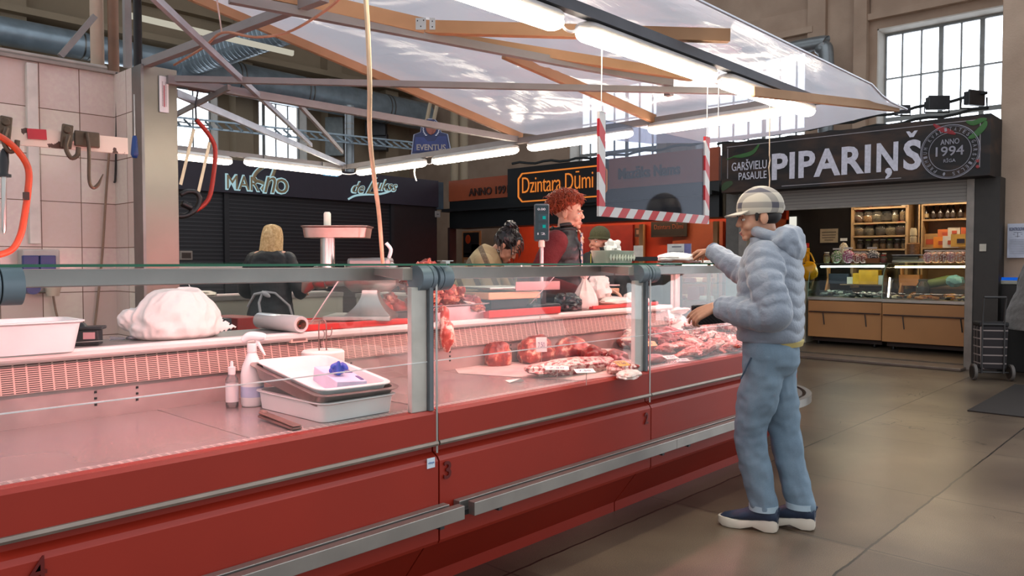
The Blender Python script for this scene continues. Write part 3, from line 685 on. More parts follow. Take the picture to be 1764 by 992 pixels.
# ropes and cables
ropem = mat('pink_rope', '#b98468', .8)
b = MB(); b.tube(smooth_path([cs(590, -6, 2.3), cs(555, 22, 2.3), cs(497, 55, 2.3), cs(440, 64, 2.29), cs(384, 56, 2.33), cs(350, 82, 2.33), cs(300, 112, 2.36)], 6), .006, 6); simple('rope', b, ropem, 'sagging pinkish rope tied to the thick brace', 'rope', smooth=True)
b = MB(); b.tube([cs(373, -5, 2.36), cs(382, 56, 2.35)], .0035, 6); simple('string', b, white_p, 'thin white string above the pinkish rope knot', 'string')
b = MB(); b.tube(smooth_path([at(629, -20, 2.6), at(634, 60, 2.6), at(637, 150, 2.65), at(637, 230, 2.75), at(645, 310, 2.9), at(653, 370, 3.1), at(659, 452, 3.4)], 6), .0085, 8); simple('power_cable', b, mat('cream_cable', '#d8bb98', .5), 'long cream power cable hanging down to the meat mincer', 'cable', smooth=True)
# red and white framed clear screen
ysn = 1.95
r = thing('hanging_screen', 'clear plastic screen with red and white striped border hanging on strings', 'screen', (3.05, ysn, 1.5))
x0, x1 = 2.615, 3.535; zt, z0 = 1.925, 1.492
def bez(xa, xb, za, zb_, d): 
    b = MB(); b.box((xa, ysn - .004 - d, za), (xb, ysn + .004 + d, zb_)); return b
bez(x0, x1, z0, zt - .03, -.002).build('clear_sheet', glassy('scratched_acrylic', (.62, .64, .70), .12, .012, .05, (.4, .43, .5)), r)
def stripe(name, ang):
    return patmat(name, lambda nt, X, Y, Z: (math_n(nt, 'GREATER_THAN', math_n(nt, 'FRACT', math_n(nt, 'MULTIPLY', math_n(nt, 'ADD', X, math_n(nt, 'MULTIPLY', Z, ang)), 1 / .118)), .5), '#c9c3c0', '#b81f26'), .4)
bez(x0, x1, z0, z0 + .042, .0015).build('border_tape', stripe('tape_bottom', -.9), r)
for xa in (x0, x1 - .042): 
    b = MB(); b.box((xa, ysn - .0065, z0 + .042), (xa + .042, ysn + .0065, zt)); b.build('border_tape', stripe('tape_side', .8), r)
for xa, zz in ((x0 + .02, 2.2), (x1 - .02, 2.2)):
    b = MB(); b.tube([(xa, ysn, zt - .01), (xa + .004, ysn, zz)], .0022, 5); b.tube([(xa - .012, ysn - .006, zt + .002), (xa + .012, ysn - .006, zt)], .003, 5); b.build('string', white_p, r)
b = MB(); c = onY(1238, 140, 1.92); b.tube([c, c - UZ * .28], .002, 5); q = onY(1326, 182, 1.9); e = onY(1325, 325, 1.9)
simple('string', b, white_p, 'thin string hanging right of the striped screen', 'string')
b = MB(); b.tube([q, q.lerp(e, .6), q.lerp(e, .65) + UX * .008, q.lerp(e, .75) - UX * .006, q.lerp(e, .88) + UX * .006, e], .003, 5); simple('string', b, mat('string_beige', '#cdb49b', .7), 'curly ended string hanging just above the customer cap', 'string')
# ================================================================ MEAT COUNTERS
redm = mat('red_laminate', '#94220e', .5, 0, .04, 3)
trimm = mat('grey_trim', '#8a7c72', .4, .5)
deckm = mat('deck_steel', '#b9a9a6', .26, .55, .06, 3)
ledgem = mat('ledge_plastic', '#e2d8d2', .3, 0, .03)
worktop = mat('worktop_grey', '#8b8580', .35, .2)
alu = mat('aluminium', '#a8a4a1', .38, .8, .05)
greyb = mat('back_laminate', '#a3a092', .5, 0, .04)
pinkm = emis('pink_tube', (1.0, .36, .37), PINK_W)
ventm = patmat('vent_grille', lambda nt, X, Y, Z: (
    math_n(nt, 'MULTIPLY', math_n(nt, 'GREATER_THAN', math_n(nt, 'FRACT', math_n(nt, 'DIVIDE', X, .0385)), .14), math_n(nt, 'GREATER_THAN', math_n(nt, 'FRACT', math_n(nt, 'DIVIDE', Z, .0068)), .5)), '#c9a79c', '#3a2320'), .45)
slotm = patmat('front_slots', lambda nt, X, Y, Z: (
    math_n(nt, 'MULTIPLY', math_n(nt, 'GREATER_THAN', math_n(nt, 'FRACT', math_n(nt, 'DIVIDE', X, .026)), .3), math_n(nt, 'GREATER_THAN', math_n(nt, 'FRACT', math_n(nt, 'DIVIDE', Y, .011)), .55)), '#c8b4ae', '#4b3a36'), .4)
panew = glassy('counter_glass', (.975, .99, .98), .22)
gtop = glassy('shelf_glass', (.90, .97, .94), .8)
gedge = mat('green_glass_edge', '#0d5a3c', .1, 0, .05)
def meat_unit(name, label, xf, w, group, end_l=False, end_r=False, full=True, lamp=True, panel=redm, bumper=True, upright=True, shift=0, bend=.04):
    """local x along the counter, y=0 front top edge, y=1.1 vendor side"""
    loc = xf @ Vector((w / 2, .5, 0)); r = thing(name, label, 'display counter', loc, group)
    def B(): return MB(xf)
    g = .004
    def prof(pts, x0=g, x1=None, nm='p', m=panel, bev=0):
        x1 = w - g if x1 is None else x1
        return B().prism([(x0, y, z) for y, z in pts], (x1 - x0, 0, 0)).build(nm, m, r, bevel=bev)
    prof([(0, .645), (0, .745), (.010, .757), (.052, .757), (.052, .645)], nm='top_fascia')
    prof([(-.008, .628), (-.012, .636), (-.008, .645), (.02, .645), (.02, .628)], nm='grey_trim', m=trimm)
    prof([(.03, .628), (.03, .60), (.004, .585), (-.006, .57), (-.006, .275), (.0, .262), (.06, .262), (.06, .628)], nm='front_panel')
    prof([(.05, .265), (.215, .05), (.215, .0), (.24, 0), (.24, .265)], nm='kick_panel', m=panel)
    prof([(.052, .735), (.052, .757), (.085, .757), (.085, .735)], nm='front_vent', m=slotm)
    B().box((g, .085, .72), (w / 2 - .002, .77, .757)).build('deck_tray', deckm, r, bevel=.002)
    B().box((w / 2 + .002, .085, .72), (w - g, .77, .757)).build('deck_tray', deckm, r, bevel=.002)
    prof([(.765, .757), (.80, .757), (.80, .875), (.765, .875)], nm='rear_wall', m=mat('rear_wall_pink', '#b49c98', .35, .3))
    prof([(.745, .872), (.77, .975), (.83, .975), (.83, .872)], nm='vent_panel', m=ventm)
    if full:
        prof([(.735, .978), (.73, .985), (.73, .998), (.742, 1.006), (.80, 1.004), (.80, .965), (.745, .97)], nm='ledge_nosing', m=ledgem)
        prof([(.79, .96), (.79, 1.0), (1.10, 1.0), (1.10, .96)], nm='worktop', m=worktop)
    B().box((g, 1.02, .05), (w - g, 1.085, .96)).build('vendor_side_panel', greyb, r)
    B().box((g, .26, .0), (w - g, 1.02, .70)).build('base_cabinet', mat('dark_base', '#4a2a26', .6), r)
    # upper rail, glass and lamp
    B().box((g, .22, 1.232), (w - g, .245, 1.282)).build('glass_rail', alu, r, bevel=.003)
    if lamp: B().tube([(.05, .268, 1.252), (w - .05, .268, 1.252)], .011, 8).build('lamp_tube', pinkm, r, smooth=True)
    if not bumper: B().box((g, .284, 1.236), (w - g, .292, 1.284)).build('lamp_hood', alu, r)  # added hood that hides the bright tube from the vendor side
    B().box((g + .004, .012, .758), (w - g - .004, .018, 1.24)).build('front_glass', panew, r)
    B().box((g, -.05, 1.289), (w - g, .30, 1.2955)).build('glass_shelf', gtop, r)
    B().box((g, -.0555, 1.2888), (w - g, -.0503, 1.2957)).build('glass_edge', gedge, r)
    B().box((g, .019, .935), (w - g, .024, .9385)).build('inner_glass_edge', mat('edge_white', '#ffeeee', .3), r)
    if upright:
        B().box((w - .105, .02, .757), (w - .034, .045, 1.21)).build('upright', mat('upright_white', '#d8cbc4', .45, .1), r, bevel=.003)
        B().box((w - .033, .004, .757), (w - .014, .024, 1.24)).build('upright_edge', mat('upright_grey', '#6f7478', .45, .3), r, bevel=.002)
        B().tube([(w - .004, .0, .60), (w - .004, .0, 1.24)], .004, 6).build('glass_clip_rod', steel, r)
        # arm bracket carrying the glass shelf
        B().prism([(w - .12, .05, 1.235), (w - .12, .30, 1.262), (w - .12, .30, 1.28), (w - .12, .05, 1.28), ], (.085, 0, 0)).build('shelf_arm', mat('arm_white', '#b7aaa3', .4, .2), r, bevel=.003)
    # hinge barrels at the joint
    for (x0, x1) in ((.006, .075), (w - .075, w - .006)):
        for (p, q_) in (((x0, x0 + (x1 - x0) * .27), (x0 + (x1 - x0) * .33, x1)) if x0 < .1 else ((x0, x0 + (x1 - x0) * .67), (x0 + (x1 - x0) * .73, x1))):
            B().tube([(p, .035, 1.243), (q_, .035, 1.243)], .047, 24).build('hinge_barrel', bgrey, r, smooth=True)
    # partition glass at the right end
    if upright:
        B().prism([(w - .004, .03, .76), (w - .004, .03, 1.225), (w - .004, .62, 1.225), (w - .004, .86, 1.012), (w - .004, .72, 1.01), (w - .004, .745, .76)], (.006, 0, 0)).build('partition_glass', panew, r)
        B().tube([(w - .001, .62, 1.226), (w - .001, .86, 1.012)], .0028, 6).build('partition_edge', mat('edge_white', '#ffeeee', .3), r)
    if bumper:
        x0 = .09 + shift if not end_l else 0; x1 = w + bend + shift
        for (y0, y1, z1, lx) in ((-.102, -.066, .415, .0), (-.042, -.008, .412, -.02)):
            B().box((x0 + lx, y0, z1 - .05), (x1 + lx, y1, z1)).build('bumper_bar', mat('bumper_steel', '#a5a09a', .34, .8, .06), r, bevel=.002)
        B().box((x0 - .02, -.070, .366), (x1 - .02, -.036, .385)).build('bumper_core', black_p, r)
        for x in (x1 - .1, x0 + .15): B().box((x, -.08, .345), (x + .02, 0, .37)).build('bumper_bracket', dark_p, r)
    return r
YF = 2.14
XJ = [.495, 1.894, 3.31, 4.72]
grp = 'red meat display counters along the front'
u1 = meat_unit('display_counter', 'nearest red display counter, its steel deck empty but for stacked trays and bottles', T(XJ[0], YF), XJ[1] - XJ[0], grp)
u2 = meat_unit('display_counter', 'red display counter with number 3, hams on its half-empty deck', T(XJ[1], YF), XJ[2] - XJ[1], grp, bend=.0895)
u3 = meat_unit('display_counter', 'red display counter with number 2, crowded with meat behind the customer', T(XJ[2], YF), XJ[3] - XJ[2], grp, upright=False, bend=.079)
dred = mat('dark_red_print', '#5e0f0a', .4)
c = onY(765, 826, YF - .012); text('3', dred, u2, 'number_three', (c.x, YF - .009, c.z), UX, UZ, .036, .066, off=.018)
c = onY(1111, 731, YF - .012); text('2', dred, u3, 'number_two', (c.x, YF - .009, c.z), UX, UZ, .031, .058, off=.018)
text('4', dred, u1, 'number_four', (.565, YF - .009, .515), UX, UZ, .038, .066, off=.004)
c = onY(737, 808, YF - .012); b = MB(); b.box((c.x, YF - .009, c.z), (c.x + .037, YF - .0065, c.z + .037)); b.build('sticker', mat('sticker_pale', '#c9d3dd', .4), u2)
text('viteya', mat('sticker_blue', '#2c5f9a', .4), u2, 'sticker_print', (c.x + .004, YF - .0095, c.z + .013), UX, UZ, .029, .011, ext=.0005)
# small dark squares in the rear wall
for u, xs_ in ((u1, (.98, 1.12)), (u2, (2.05, 2.65, 3.1))):
    for x in xs_:
        b = MB()
        for k in range(3): b.box((x, YF + .762, .80 + k * .022), (x + .008, YF + .766, .808 + k * .022))
        b.build('shelf_slot', black_p, u)
# rounded corner section
r = thing('corner_display_counter', 'rounded red corner of the meat counter with curved steel bumpers', 'display counter', (5.1, 2.7, 0))
CX, CY, RR = 4.95, 2.76, .62
def arc(rad, z, a0=-90, a1=0, n=18): return [(CX + rad * math.cos(math.radians(a0 + (a1 - a0) * i / n)), CY + rad * math.sin(math.radians(a0 + (a1 - a0) * i / n)), z) for i in range(n + 1)]
def sweep(prof, name, m, x0=4.724, y1=3.33):
    b = MB(); rows = []
    for (o, z) in prof:
        rows.append([(x0, CY - RR + o, z)] + arc(RR - o, z) + [(CX + RR - o, y1, z)])
    k = len(rows[0]); n = len(rows); vs = [p for rw in rows for p in rw]
    fs = [(i * k + j, i * k + j + 1, ((i + 1) % n) * k + j + 1, ((i + 1) % n) * k + j) for i in range(n) for j in range(k - 1)]
    fs += [tuple(i * k for i in range(n)), tuple(i * k + k - 1 for i in range(n))[::-1]]
    b.add(vs, fs); return b.build(name, m, r)
sweep([(0, .645), (0, .745), (.01, .757), (.052, .757), (.052, .645)], 'top_fascia', redm)
sweep([(-.008, .628), (-.012, .636), (-.008, .645), (.02, .645), (.02, .628)], 'grey_trim', trimm)
sweep([(.03, .628), (.03, .60), (.004, .585), (-.006, .57), (-.006, .275), (0, .262), (.06, .262), (.06, .628)], 'front_panel', redm)
sweep([(.05, .265), (.215, .05), (.215, 0), (.24, 0), (.24, .265)], 'kick_panel', redm)
b = MB(); P = [(4.62, CY - RR + .052, .72)] + arc(RR - .052, .72) + [(CX + RR - .052, 3.33, .72), (4.62, 3.33, .72)]; b.prism(P, (0, 0, .037)); b.build('deck_tray', deckm, r)
b = MB(); P = [(4.72, CY - RR + .3, 0)] + arc(RR - .3, 0) + [(CX + RR - .3, 3.33, 0), (4.72, 3.33, 0)]; b.prism(P, (0, 0, .71)); b.build('base_cabinet', mat('dark_base', '#4a2a26', .6), r)
sweep([(.014, .758), (.020, .758), (.020, 1.24), (.014, 1.24)], 'front_glass', panew)
b = MB(); P = [(4.724, CY - RR - .05, 1.289)] + arc(RR + .05, 1.289) + [(CX + RR + .05, 3.33, 1.289), (CX + RR - .3, 3.33, 1.289)] + arc(RR - .3, 1.289)[::-1] + [(4.724, CY - RR + .3, 1.289)]; b.prism(P, (0, 0, .0065)); b.build('glass_shelf', gtop, r)
for (o, w_, z) in ((-.102, .036, .415), (-.042, .034, .412)): sweep([(o, z - .05), (o, z), (o + w_, z), (o + w_, z - .05)], 'bumper_bar', MATS['bumper_steel'], x0=4.80)
sweep([(.22, 1.236), (.245, 1.236), (.245, 1.272), (.22, 1.272)], 'glass_rail', alu)
b = MB(); P = [(4.74, CY - RR + .262, 1.236)] + arc(RR - .262, 1.236) + [(CX + RR - .262, 3.3, 1.236)]; b.tube(P, .012, 8); b.build('lamp_tube', pinkm, r)
# the ledge's rounded end
b = MB(); b.prism([(4.58, YF + .74, .96)] + [(4.62 + .11 * math.cos(math.radians(a)), YF + .85 + .11 * math.sin(math.radians(a)), .96) for a in range(-90, 91, 15)] + [(4.58, YF + .96, .96)], (0, 0, .045)); b.build('ledge_end', ledgem, r, bevel=.01)
b = MB(); b.box((4.58, YF + .80, .757), (4.69, YF + 1.0, .96)); b.build('ledge_end_support', mat('rear_wall_pink', '#b49c98', .35, .3), r)
# glass posts where the side row begins
for yy in (3.31, 3.35):
    b = MB(); b.box((CX + RR - .06, yy, .757), (CX + RR - .02, yy + .02, 1.26)); b.build('glass_post', mat('upright_white', '#d8cbc4', .45, .1), r)
# side row (towards the fish stall) and the rear row
gs = 'display counters of the stall sides away from the camera'
side = Matrix.Translation((CX + RR, 3.36, 0)) @ Matrix.Rotation(PI / 2, 4, 'Z')
for i, l in enumerate(('side display counter behind the red haired vendor, nearest the corner', 'side display counter behind the dark haired vendor')):
    meat_unit('display_counter', l, side @ T(i * 1.45), 1.44, gs, bumper=False, lamp=True)
rear = Matrix.Translation((4.6, 7.72, 0)) @ Matrix.Rotation(PI, 4, 'Z')
for i, l in enumerate(('rear display counter right of the meat mincer', 'rear display counter behind the blonde vendor', 'rear display counter beside the steel column')):
    meat_unit('display_counter', l, rear @ T(i * 1.45), 1.44, 'rear display counters', bumper=False, lamp=True)
# ================================================================ GOODS ON AND IN THE COUNTERS
ZD = .7575; ZL = 1.001; ZG = 1.2958
bag_m = glassy('thin_bag', (.93, .93, .93), .5, .72, .25, (.90, .88, .86), 1.3)
bagw = mat('white_bag', '#dcd8d2', .4, 0, .03, 5, .25, 25, trans=0)
def crumple(c, r, seed, amp=.18, n=30, m=20, floor=None, fine=.08, fn2=None):
    c = Vector(c); b = MB()
    def fn(u):
        q = 1 + amp * noise.noise(u * 1.7 + Vector((seed, 0, 0))) + fine * (1 - 2 * abs(noise.noise(u * 4.3 + Vector((0, seed, 0))))) + fine * .5 * (1 - 2 * abs(noise.noise(u * 9 + Vector((0, seed, 4)))))
        return q * (fn2(u) if fn2 else 1)
    b.ell(c, r, n=n, m=m, fn=fn)
    if floor is not None:
        for i, p in enumerate(b.v):
            if p.z < floor: b.v[i] = Vector((p.x, p.y, floor))
    return b
def rtray(b, c, R, L, Wd, H, rim=.012, flare=.85, t=.004, rad=.03):
    """open tray with rounded corners; c centre of the base"""
    c = Vector(c); rows = []
    def ring(l, w, z, rr):
        out = []
        for qx, qy, a0 in ((1, 1, 0), (-1, 1, 90), (-1, -1, 180), (1, -1, 270)):
            for k in range(5):
                a = math.radians(a0 + k * 22.5); out.append(c + R @ Vector((qx * (l / 2 - rr) + rr * math.cos(a), qy * (w / 2 - rr) + rr * math.sin(a), z)))
        return out
    fl = flare
    rows = [ring(L * fl, Wd * fl, 0, rad), ring(L - 2 * rim, Wd - 2 * rim, H - .004, rad), ring(L, Wd, H, rad + rim), ring(L, Wd, H - t, rad + rim), ring(L - 2 * rim + 2 * t, Wd - 2 * rim + 2 * t, H - .006 - t, rad + t)]
    inner = [ring(L - 2 * rim - .002, Wd - 2 * rim - .002, H, rad), ring(L * fl - 2 * t, Wd * fl - 2 * t, t, rad)]
    k = 20; seq = [inner[1], inner[0], rows[2], rows[3], rows[4], rows[0]]
    vs = [p for rw in seq for p in rw]; fs = [(i * k + j, i * k + (j + 1) % k, (i + 1) * k + (j + 1) % k, (i + 1) * k + j) for i in range(len(seq) - 1) for j in range(k)]
    fs.append(tuple(range(k))); fs.append(tuple((len(seq) - 1) * k + j for j in range(k))[::-1])
    return b.add(vs, fs)
# white tray at the left edge on the ledge
q = onZ(38, 606, ZL); b = MB(); rtray(b, (.76, 2.965, ZL), Matrix.Rotation(-.02, 3, 'Z'), .37, .26, .105, .018, .82)
simple('plastic_tray', b, white_p, 'deep white plastic tray on the ledge at the left edge', 'tray', smooth=True)
# black box-like holder with two pink windows
r = thing('label_holder', 'small black plastic box with two pinkish panels beside the white tray', 'plastic holder', (1.03, 2.98, ZL))
R = Matrix.Rotation(-.55, 3, 'Z'); c = onZ(144, 596, ZL) + UY * .05
b = MB(); b.rbox(c + UZ * .028, (.145, .07, .056), R); b.rbox(c + UZ * .062, (.17, .08, .012), R); b.rbox(c + UZ * .072, (.06, .05, .018), R, .6); b.build('body', black_p, r, bevel=.004)
for s in (-.043, .043): b = MB(); b.rbox(c + R @ Vector((s, -.037, .036)), (.038, .004, .024), R); b.build('panel', mat('pink_panel', '#c89a9c', .4), r)
b = MB(); b.tube([c + R @ Vector((-.05, -.05, .012)), c + R @ Vector((.09, -.05, .018))], .002, 6); b.build('wire_clip', steel, r)
# clear spoon
c = onZ(222, 588, ZL) + UY * .04; b = MB(); b.tube([c + Vector((-.05, .01, .012)), c + Vector((.0, .0, .008))], [.007, .005], 8); b.ell(c + Vector((.03, -.01, .010)), (.032, .018, .009), n=14, m=8)
simple('scoop', b, glassy('clear_scoop', (.8, .8, .85), 1, .2), 'small clear scoop with dark handle left of the big white bag', 'scoop', smooth=True)
# big white bag
c = onZ(306, 583, ZL) + Vector((.02, .05, 0))
def bf(u):
    q = 1.0
    q *= 1 + .10 * max(0, -u.z) - (.16 * (u.z - .75) if u.z > .75 else 0) + .05 * abs(math.sin(math.atan2(u.y, u.x) * 4 + 1)) * (1 - abs(u.z))
    return q
b = MB(); vs = []; NN = 64; prof_ = [(.150, 0), (.168, .012), (.170, .04), (.162, .075), (.148, .11), (.128, .145), (.104, .175), (.084, .190), (.05, .196), (.01, .197)]
prof_ = [(Vector((a[0], a[1], 0)).lerp(Vector((c_[0], c_[1], 0)), t / 4)) for a, c_ in zip(prof_[:-1], prof_[1:]) for t in range(4)] + [Vector((.004, .197, 0))]
for q in prof_:
    for j in range(NN):
        a = 2 * PI * j / NN; k = .05 * (1 - 2 * abs(noise.noise(Vector((math.cos(a) * 2.2, math.sin(a) * 2.2, q.y * 9))))) + .035 * (1 - 2 * abs(noise.noise(Vector((math.cos(a) * 5, math.sin(a) * 5, q.y * 22 + 4)))))
        r_ = q.x * (1 + k * 1.6); vs.append(c + Vector((r_ * math.cos(a) - .15 * max(0, .10 - q.y) * math.cos(a), r_ * .68 * math.sin(a), q.y + .012 * noise.noise(Vector((a, q.y * 8, 2))) * (q.y > .02))))
nr = len(prof_); b.add(vs, [(i * NN + j, i * NN + (j + 1) % NN, (i + 1) * NN + (j + 1) % NN, (i + 1) * NN + j) for i in range(nr - 1) for j in range(NN)] + [tuple(range(NN))[::-1], tuple((nr - 1) * NN + j for j in range(NN))])
b.xf = None; b.add([c + Vector(v) for v in ((.10, -.06, .035), (.235, -.10, .035), (.12, -.02, .11), (.13, -.07, .002))], [(0, 1, 2), (0, 3, 1), (1, 3, 2), (0, 2, 3)])
b.ell(c + Vector((-.155, .05, .075)), (.05, .04, .045), n=20, m=14, fn=lambda u: 1 + .25 * noise.noise(u * 3))
simple('plastic_bag', b, bagw, 'large crumpled white plastic bag standing on the ledge', 'bag', remesh=.005, sm=1)
# film roll
A, B_ = onZ(437, 567, ZL + .035) , onZ(520, 572, ZL + .035)
A = Vector((1.79, 3.23, ZL + .038)); B_ = Vector((1.775, 2.86, ZL + .04))
r = thing('film_roll', 'roll of clear plastic film with brown cardboard core on the ledge', 'film roll', A)
d = (B_ - A); b = MB(); b.tube([A - d * .0, A + d * .02, B_ - d * .02, B_], [.030, .036, .036, .033], 24, cap=False); b.tube([B_, B_ - d * .01], [.033, .019], 24, cap=False); b.tube([A, A + d * .01], [.03, .018], 24, cap=False); b.build('film', mat('film_grey', '#c9c6c4', .15, 0, .05), r, smooth=True)
b = MB(); b.tube([B_ + d * .012, A], .020, 20, cap=False); b.tube([A, B_ + d * .012], .016, 20, cap=False); b.build('core', mat('cardboard', '#8a5a3c', .8), r, smooth=True)
# spray bottle
def lathe_thing(name, parts, label, cat, c, group=None, n=20, R=None):
    r = thing(name, label, cat, c, group)
    for nm, prof, m in parts: b = MB(); b.lathe(prof, c, n, R); b.build(nm, m, r, smooth=True)
    return r
c = onZ(442, 700, ZD); c = Vector((c.x, c.y + .03, ZD + .001))
r = thing('spray_bottle', 'white trigger spray bottle standing beside the stacked trays', 'spray bottle', c)
b = MB(); b.lathe([(.038, 0), (.042, .006), (.042, .12), (.036, .15), (.02, .19), (.016, .20)], c, 24); b.build('bottle', white_p, r, smooth=True)
Rr = Matrix.Rotation(-YAW + .15, 3, 'Z'); s_ = lambda v: c + Rr @ Vector(v)
Rr = Matrix(((cr.x, cf.x, 0), (cr.y, cf.y, 0), (0, 0, 1)))
b = MB(); b.tube([s_((0, 0, .2)), s_((0, 0, .235))], .018, 14); b.tube(smooth_path([s_((-.035, 0, .245)), s_((-.01, 0, .262)), s_((.03, 0, .262)), s_((.052, 0, .26))], 4), [(.012 + .006 * math.sin(i / 12 * PI), .014) for i in range(13)], 12); b.tube([s_((.018, 0, .25)), s_((.035, 0, .215)), s_((.05, 0, .19))], [.007, .007, .004], 8)
b.build('trigger_head', white_p, r, smooth=True, remesh=.003, sm=2)
b = MB(); b.lathe([(.0425, .035), (.0425, .075)], c, 24); b.build('label', mat('bottle_label', '#b7bfda', .5), r, smooth=True)
# small clear sanitiser bottle
c = onZ(400, 701, ZD) + UZ * .001
clr = glassy('clear_pet', (.90, .90, .90), 1, .25, .05, (.85, .8, .8))
r = lathe_thing('pump_bottle', [('bottle', [(.021, 0), (.023, .004), (.023, .105), (.012, .125)], clr), ('label', [(.0234, .02), (.0234, .09)], mat('label_white', '#e4dcdc', .5)), ('cap', [(.013, .122), (.014, .15), (.006, .152), (.006, .165), (.004, .172)], white_p)], 'small clear bottle with white cap at the glass front', 'bottle', c)
# stacked white gastro trays
C0 = Vector((1.655, 2.44, ZD + .001)); ra = onZ(695, 712, ZD); la = onZ(560, 735, ZD)
P = [onZ(x, y, .84) for x, y in ((433, 690), (556, 724), (694, 706), (560, 655))]
ctr = sum(P, Vector()) / 4; ctr.z = ZD + .001; ex = (P[1] - P[0]); ey = (P[2] - P[1]); ang = math.atan2(ex.y, ex.x)
Lt, Wt = .47, .33
Rt = Matrix.Rotation(PI / 2, 3, 'Z'); ctr = Vector((1.62, 2.455, ZD + .001))
b = MB(); rtray(b, ctr, Rt, Lt, Wt, .068, .016, .9); simple('gastro_tray', b, white_p, 'lower white tray of the stack on the empty deck', 'tray', smooth=True)
Rt2 = Rt @ Matrix.Rotation(-.15, 3, 'Y') @ Matrix.Rotation(.02, 3, 'X'); c2 = ctr + Vector((-.005, .01, .078))
r = thing('gastro_tray', 'tilted steel-rimmed tray with a white tray nested in it, top of the stack', 'tray', c2)
b = MB(); rtray(b, c2, Rt2, Lt + .03, Wt + .03, .05, .022, .84, .003); b.build('steel_tray', mat('tray_steel', '#9d8d88', .3, .6), r, smooth=True)
b = MB(); rtray(b, c2 + UZ * .012, Rt2, Lt - .02, Wt - .01, .052, .02, .85); b.build('white_inner_tray', white_p, r, smooth=True)
cg = c2 + Rt2 @ Vector((-.06, -.03, .040))
r = thing('glove_box', 'pale lilac carton of disposable gloves lying in the top tray', 'box', cg)
b = MB(); b.rbox(cg, (.22, .115, .055), Rt2 @ Matrix.Rotation(-.2, 3, 'Z')); b.build('carton', mat('lilac_card', '#d2c8e0', .5), r, bevel=.003)
Rq = Rt2 @ Matrix.Rotation(-.2, 3, 'Z')
b = MB(); b.rbox(cg + Rq @ Vector((.05, -.036, .0285)), (.09, .03, .002), Rq); b.rbox(cg + Rq @ Vector((-.07, -.045, .0285)), (.05, .012, .002), Rq); b.build('print', mat('glove_print', '#5b4f86', .5), r)
cg2 = cg + Rt2 @ Vector((-.005, .02, .032)); b = MB()
rnd = random.Random(5)
for i in range(7):
    a = rnd.uniform(0, 6.28); L = rnd.uniform(.025, .05); p0 = cg2 + Vector((rnd.uniform(-.02, .02), rnd.uniform(-.02, .02), .008)); b.cap(smooth_path([p0, p0 + Vector((math.cos(a) * L * .5, math.sin(a) * L * .5, .022)), p0 + Vector((math.cos(a) * L, math.sin(a) * L, rnd.uniform(-.002, .02)))], 3), [.011, .010, .010, .009, .008, .008, .007], 8)
b.cap([cg2 + Rt2 @ Vector((-.025, .01, .01)), cg2 + Rt2 @ Vector((-.02, .01, .045))], [.012, .007], 8)
simple('rubber_glove', b, mat('glove_blue', '#4056b8', .45), 'crumpled blue rubber glove lying on the glove carton', 'glove', remesh=.0035, sm=1)
# clipboard / tongs beside stack
A, B_ = onZ(452, 716, ZD + .012), onZ(512, 738, ZD + .006)
b = MB(); b.bar(A, B_, .035, .008); b.bar(A + UZ * .012, B_ + UZ * .008, .03, .004); b.cap([A + UZ * .01, A.lerp(B_, .08) + UZ * .01], [.012, .012], 8); simple('tongs', b, mat('tongs_brown', '#8b6a62', .4, .3), 'flat steel tongs half under the tray stack', 'tongs', bevel=.002)
# paper roll with wire
c = onZ(492, 665, ZD) ; c = Vector((1.80, 2.74, ZD + .001))
r = thing('paper_roll', 'fat white paper towel roll behind the stacked trays', 'paper roll', c)
b = MB(); b.lathe([(.082, 0), (.086, .004), (.086, .176), (.08, .182), (.024, .182), (.022, .176), (.022, .01)], c, 32); b.build('roll', paper, r, smooth=True)
Rr = Matrix(((cr.x, cf.x, 0), (cr.y, cf.y, 0), (0, 0, 1)))
b = MB(); b.tube(smooth_path([c + Rr @ Vector(v) for v in ((-.016, 0, .17), (-.016, 0, .28), (-.008, 0, .305), (.006, 0, .305), (.014, 0, .28), (.014, 0, .17))], 5), .0026, 8); b.tube(smooth_path([c + Rr @ Vector(v) for v in ((.014, 0, .24), (.03, 0, .24), (.036, 0, .255), (.036, 0, .275))], 4), .0022, 6); b.build('wire_holder', mat('wire_steel', '#8d6f68', .4, .8), r, smooth=True)
# temperature display on the vent panel
c = onY(514, 583, YF + .742); b = MB(); b.box((c.x - .04, YF + .735, c.z - .016), (c.x + .04, YF + .755, c.z + .016)); o = b.build('temperature_display', mat('disp_frame', '#d9b7a8', .5), u2 if c.x > 1.894 else u1)
b = MB(); b.box((c.x - .03, YF + .733, c.z - .009), (c.x + .03, YF + .736, c.z + .008)); b.build('display_window', mat('disp_dark', '#7c5a54', .3), o)
# ---- red boards
redb = mat('red_board', '#bf1f16', .35, 0, .04)
def board(px0, px1, y0, y1, z, h, lab, lip=True):
    a = onY(px0, 500, y0).x; c_ = onY(px1, 500, y0).x; b = MB(); b.box((a, y0, z), (c_, y1, z + h))
    if lip: b.box((a, y0, z + h), (c_, y0 + .012, z + h + .006)); b.box((a, y1 - .012, z + h), (c_, y1, z + h + .006))
    return simple('cutting_board', b, redb, lab, 'cutting board', bevel=.003)
board(515, 703, 2.89, 3.23, ZL + .006, .022, 'bloody red cutting board under the meat mincer')
board(843, 966, 2.865, 3.20, ZL + .006, .034, 'thick red cutting board under the weighing scale')
board(1022, 1134, 2.93, 3.16, ZL + .006, .016, 'thin red cutting board carrying wrapped packets')
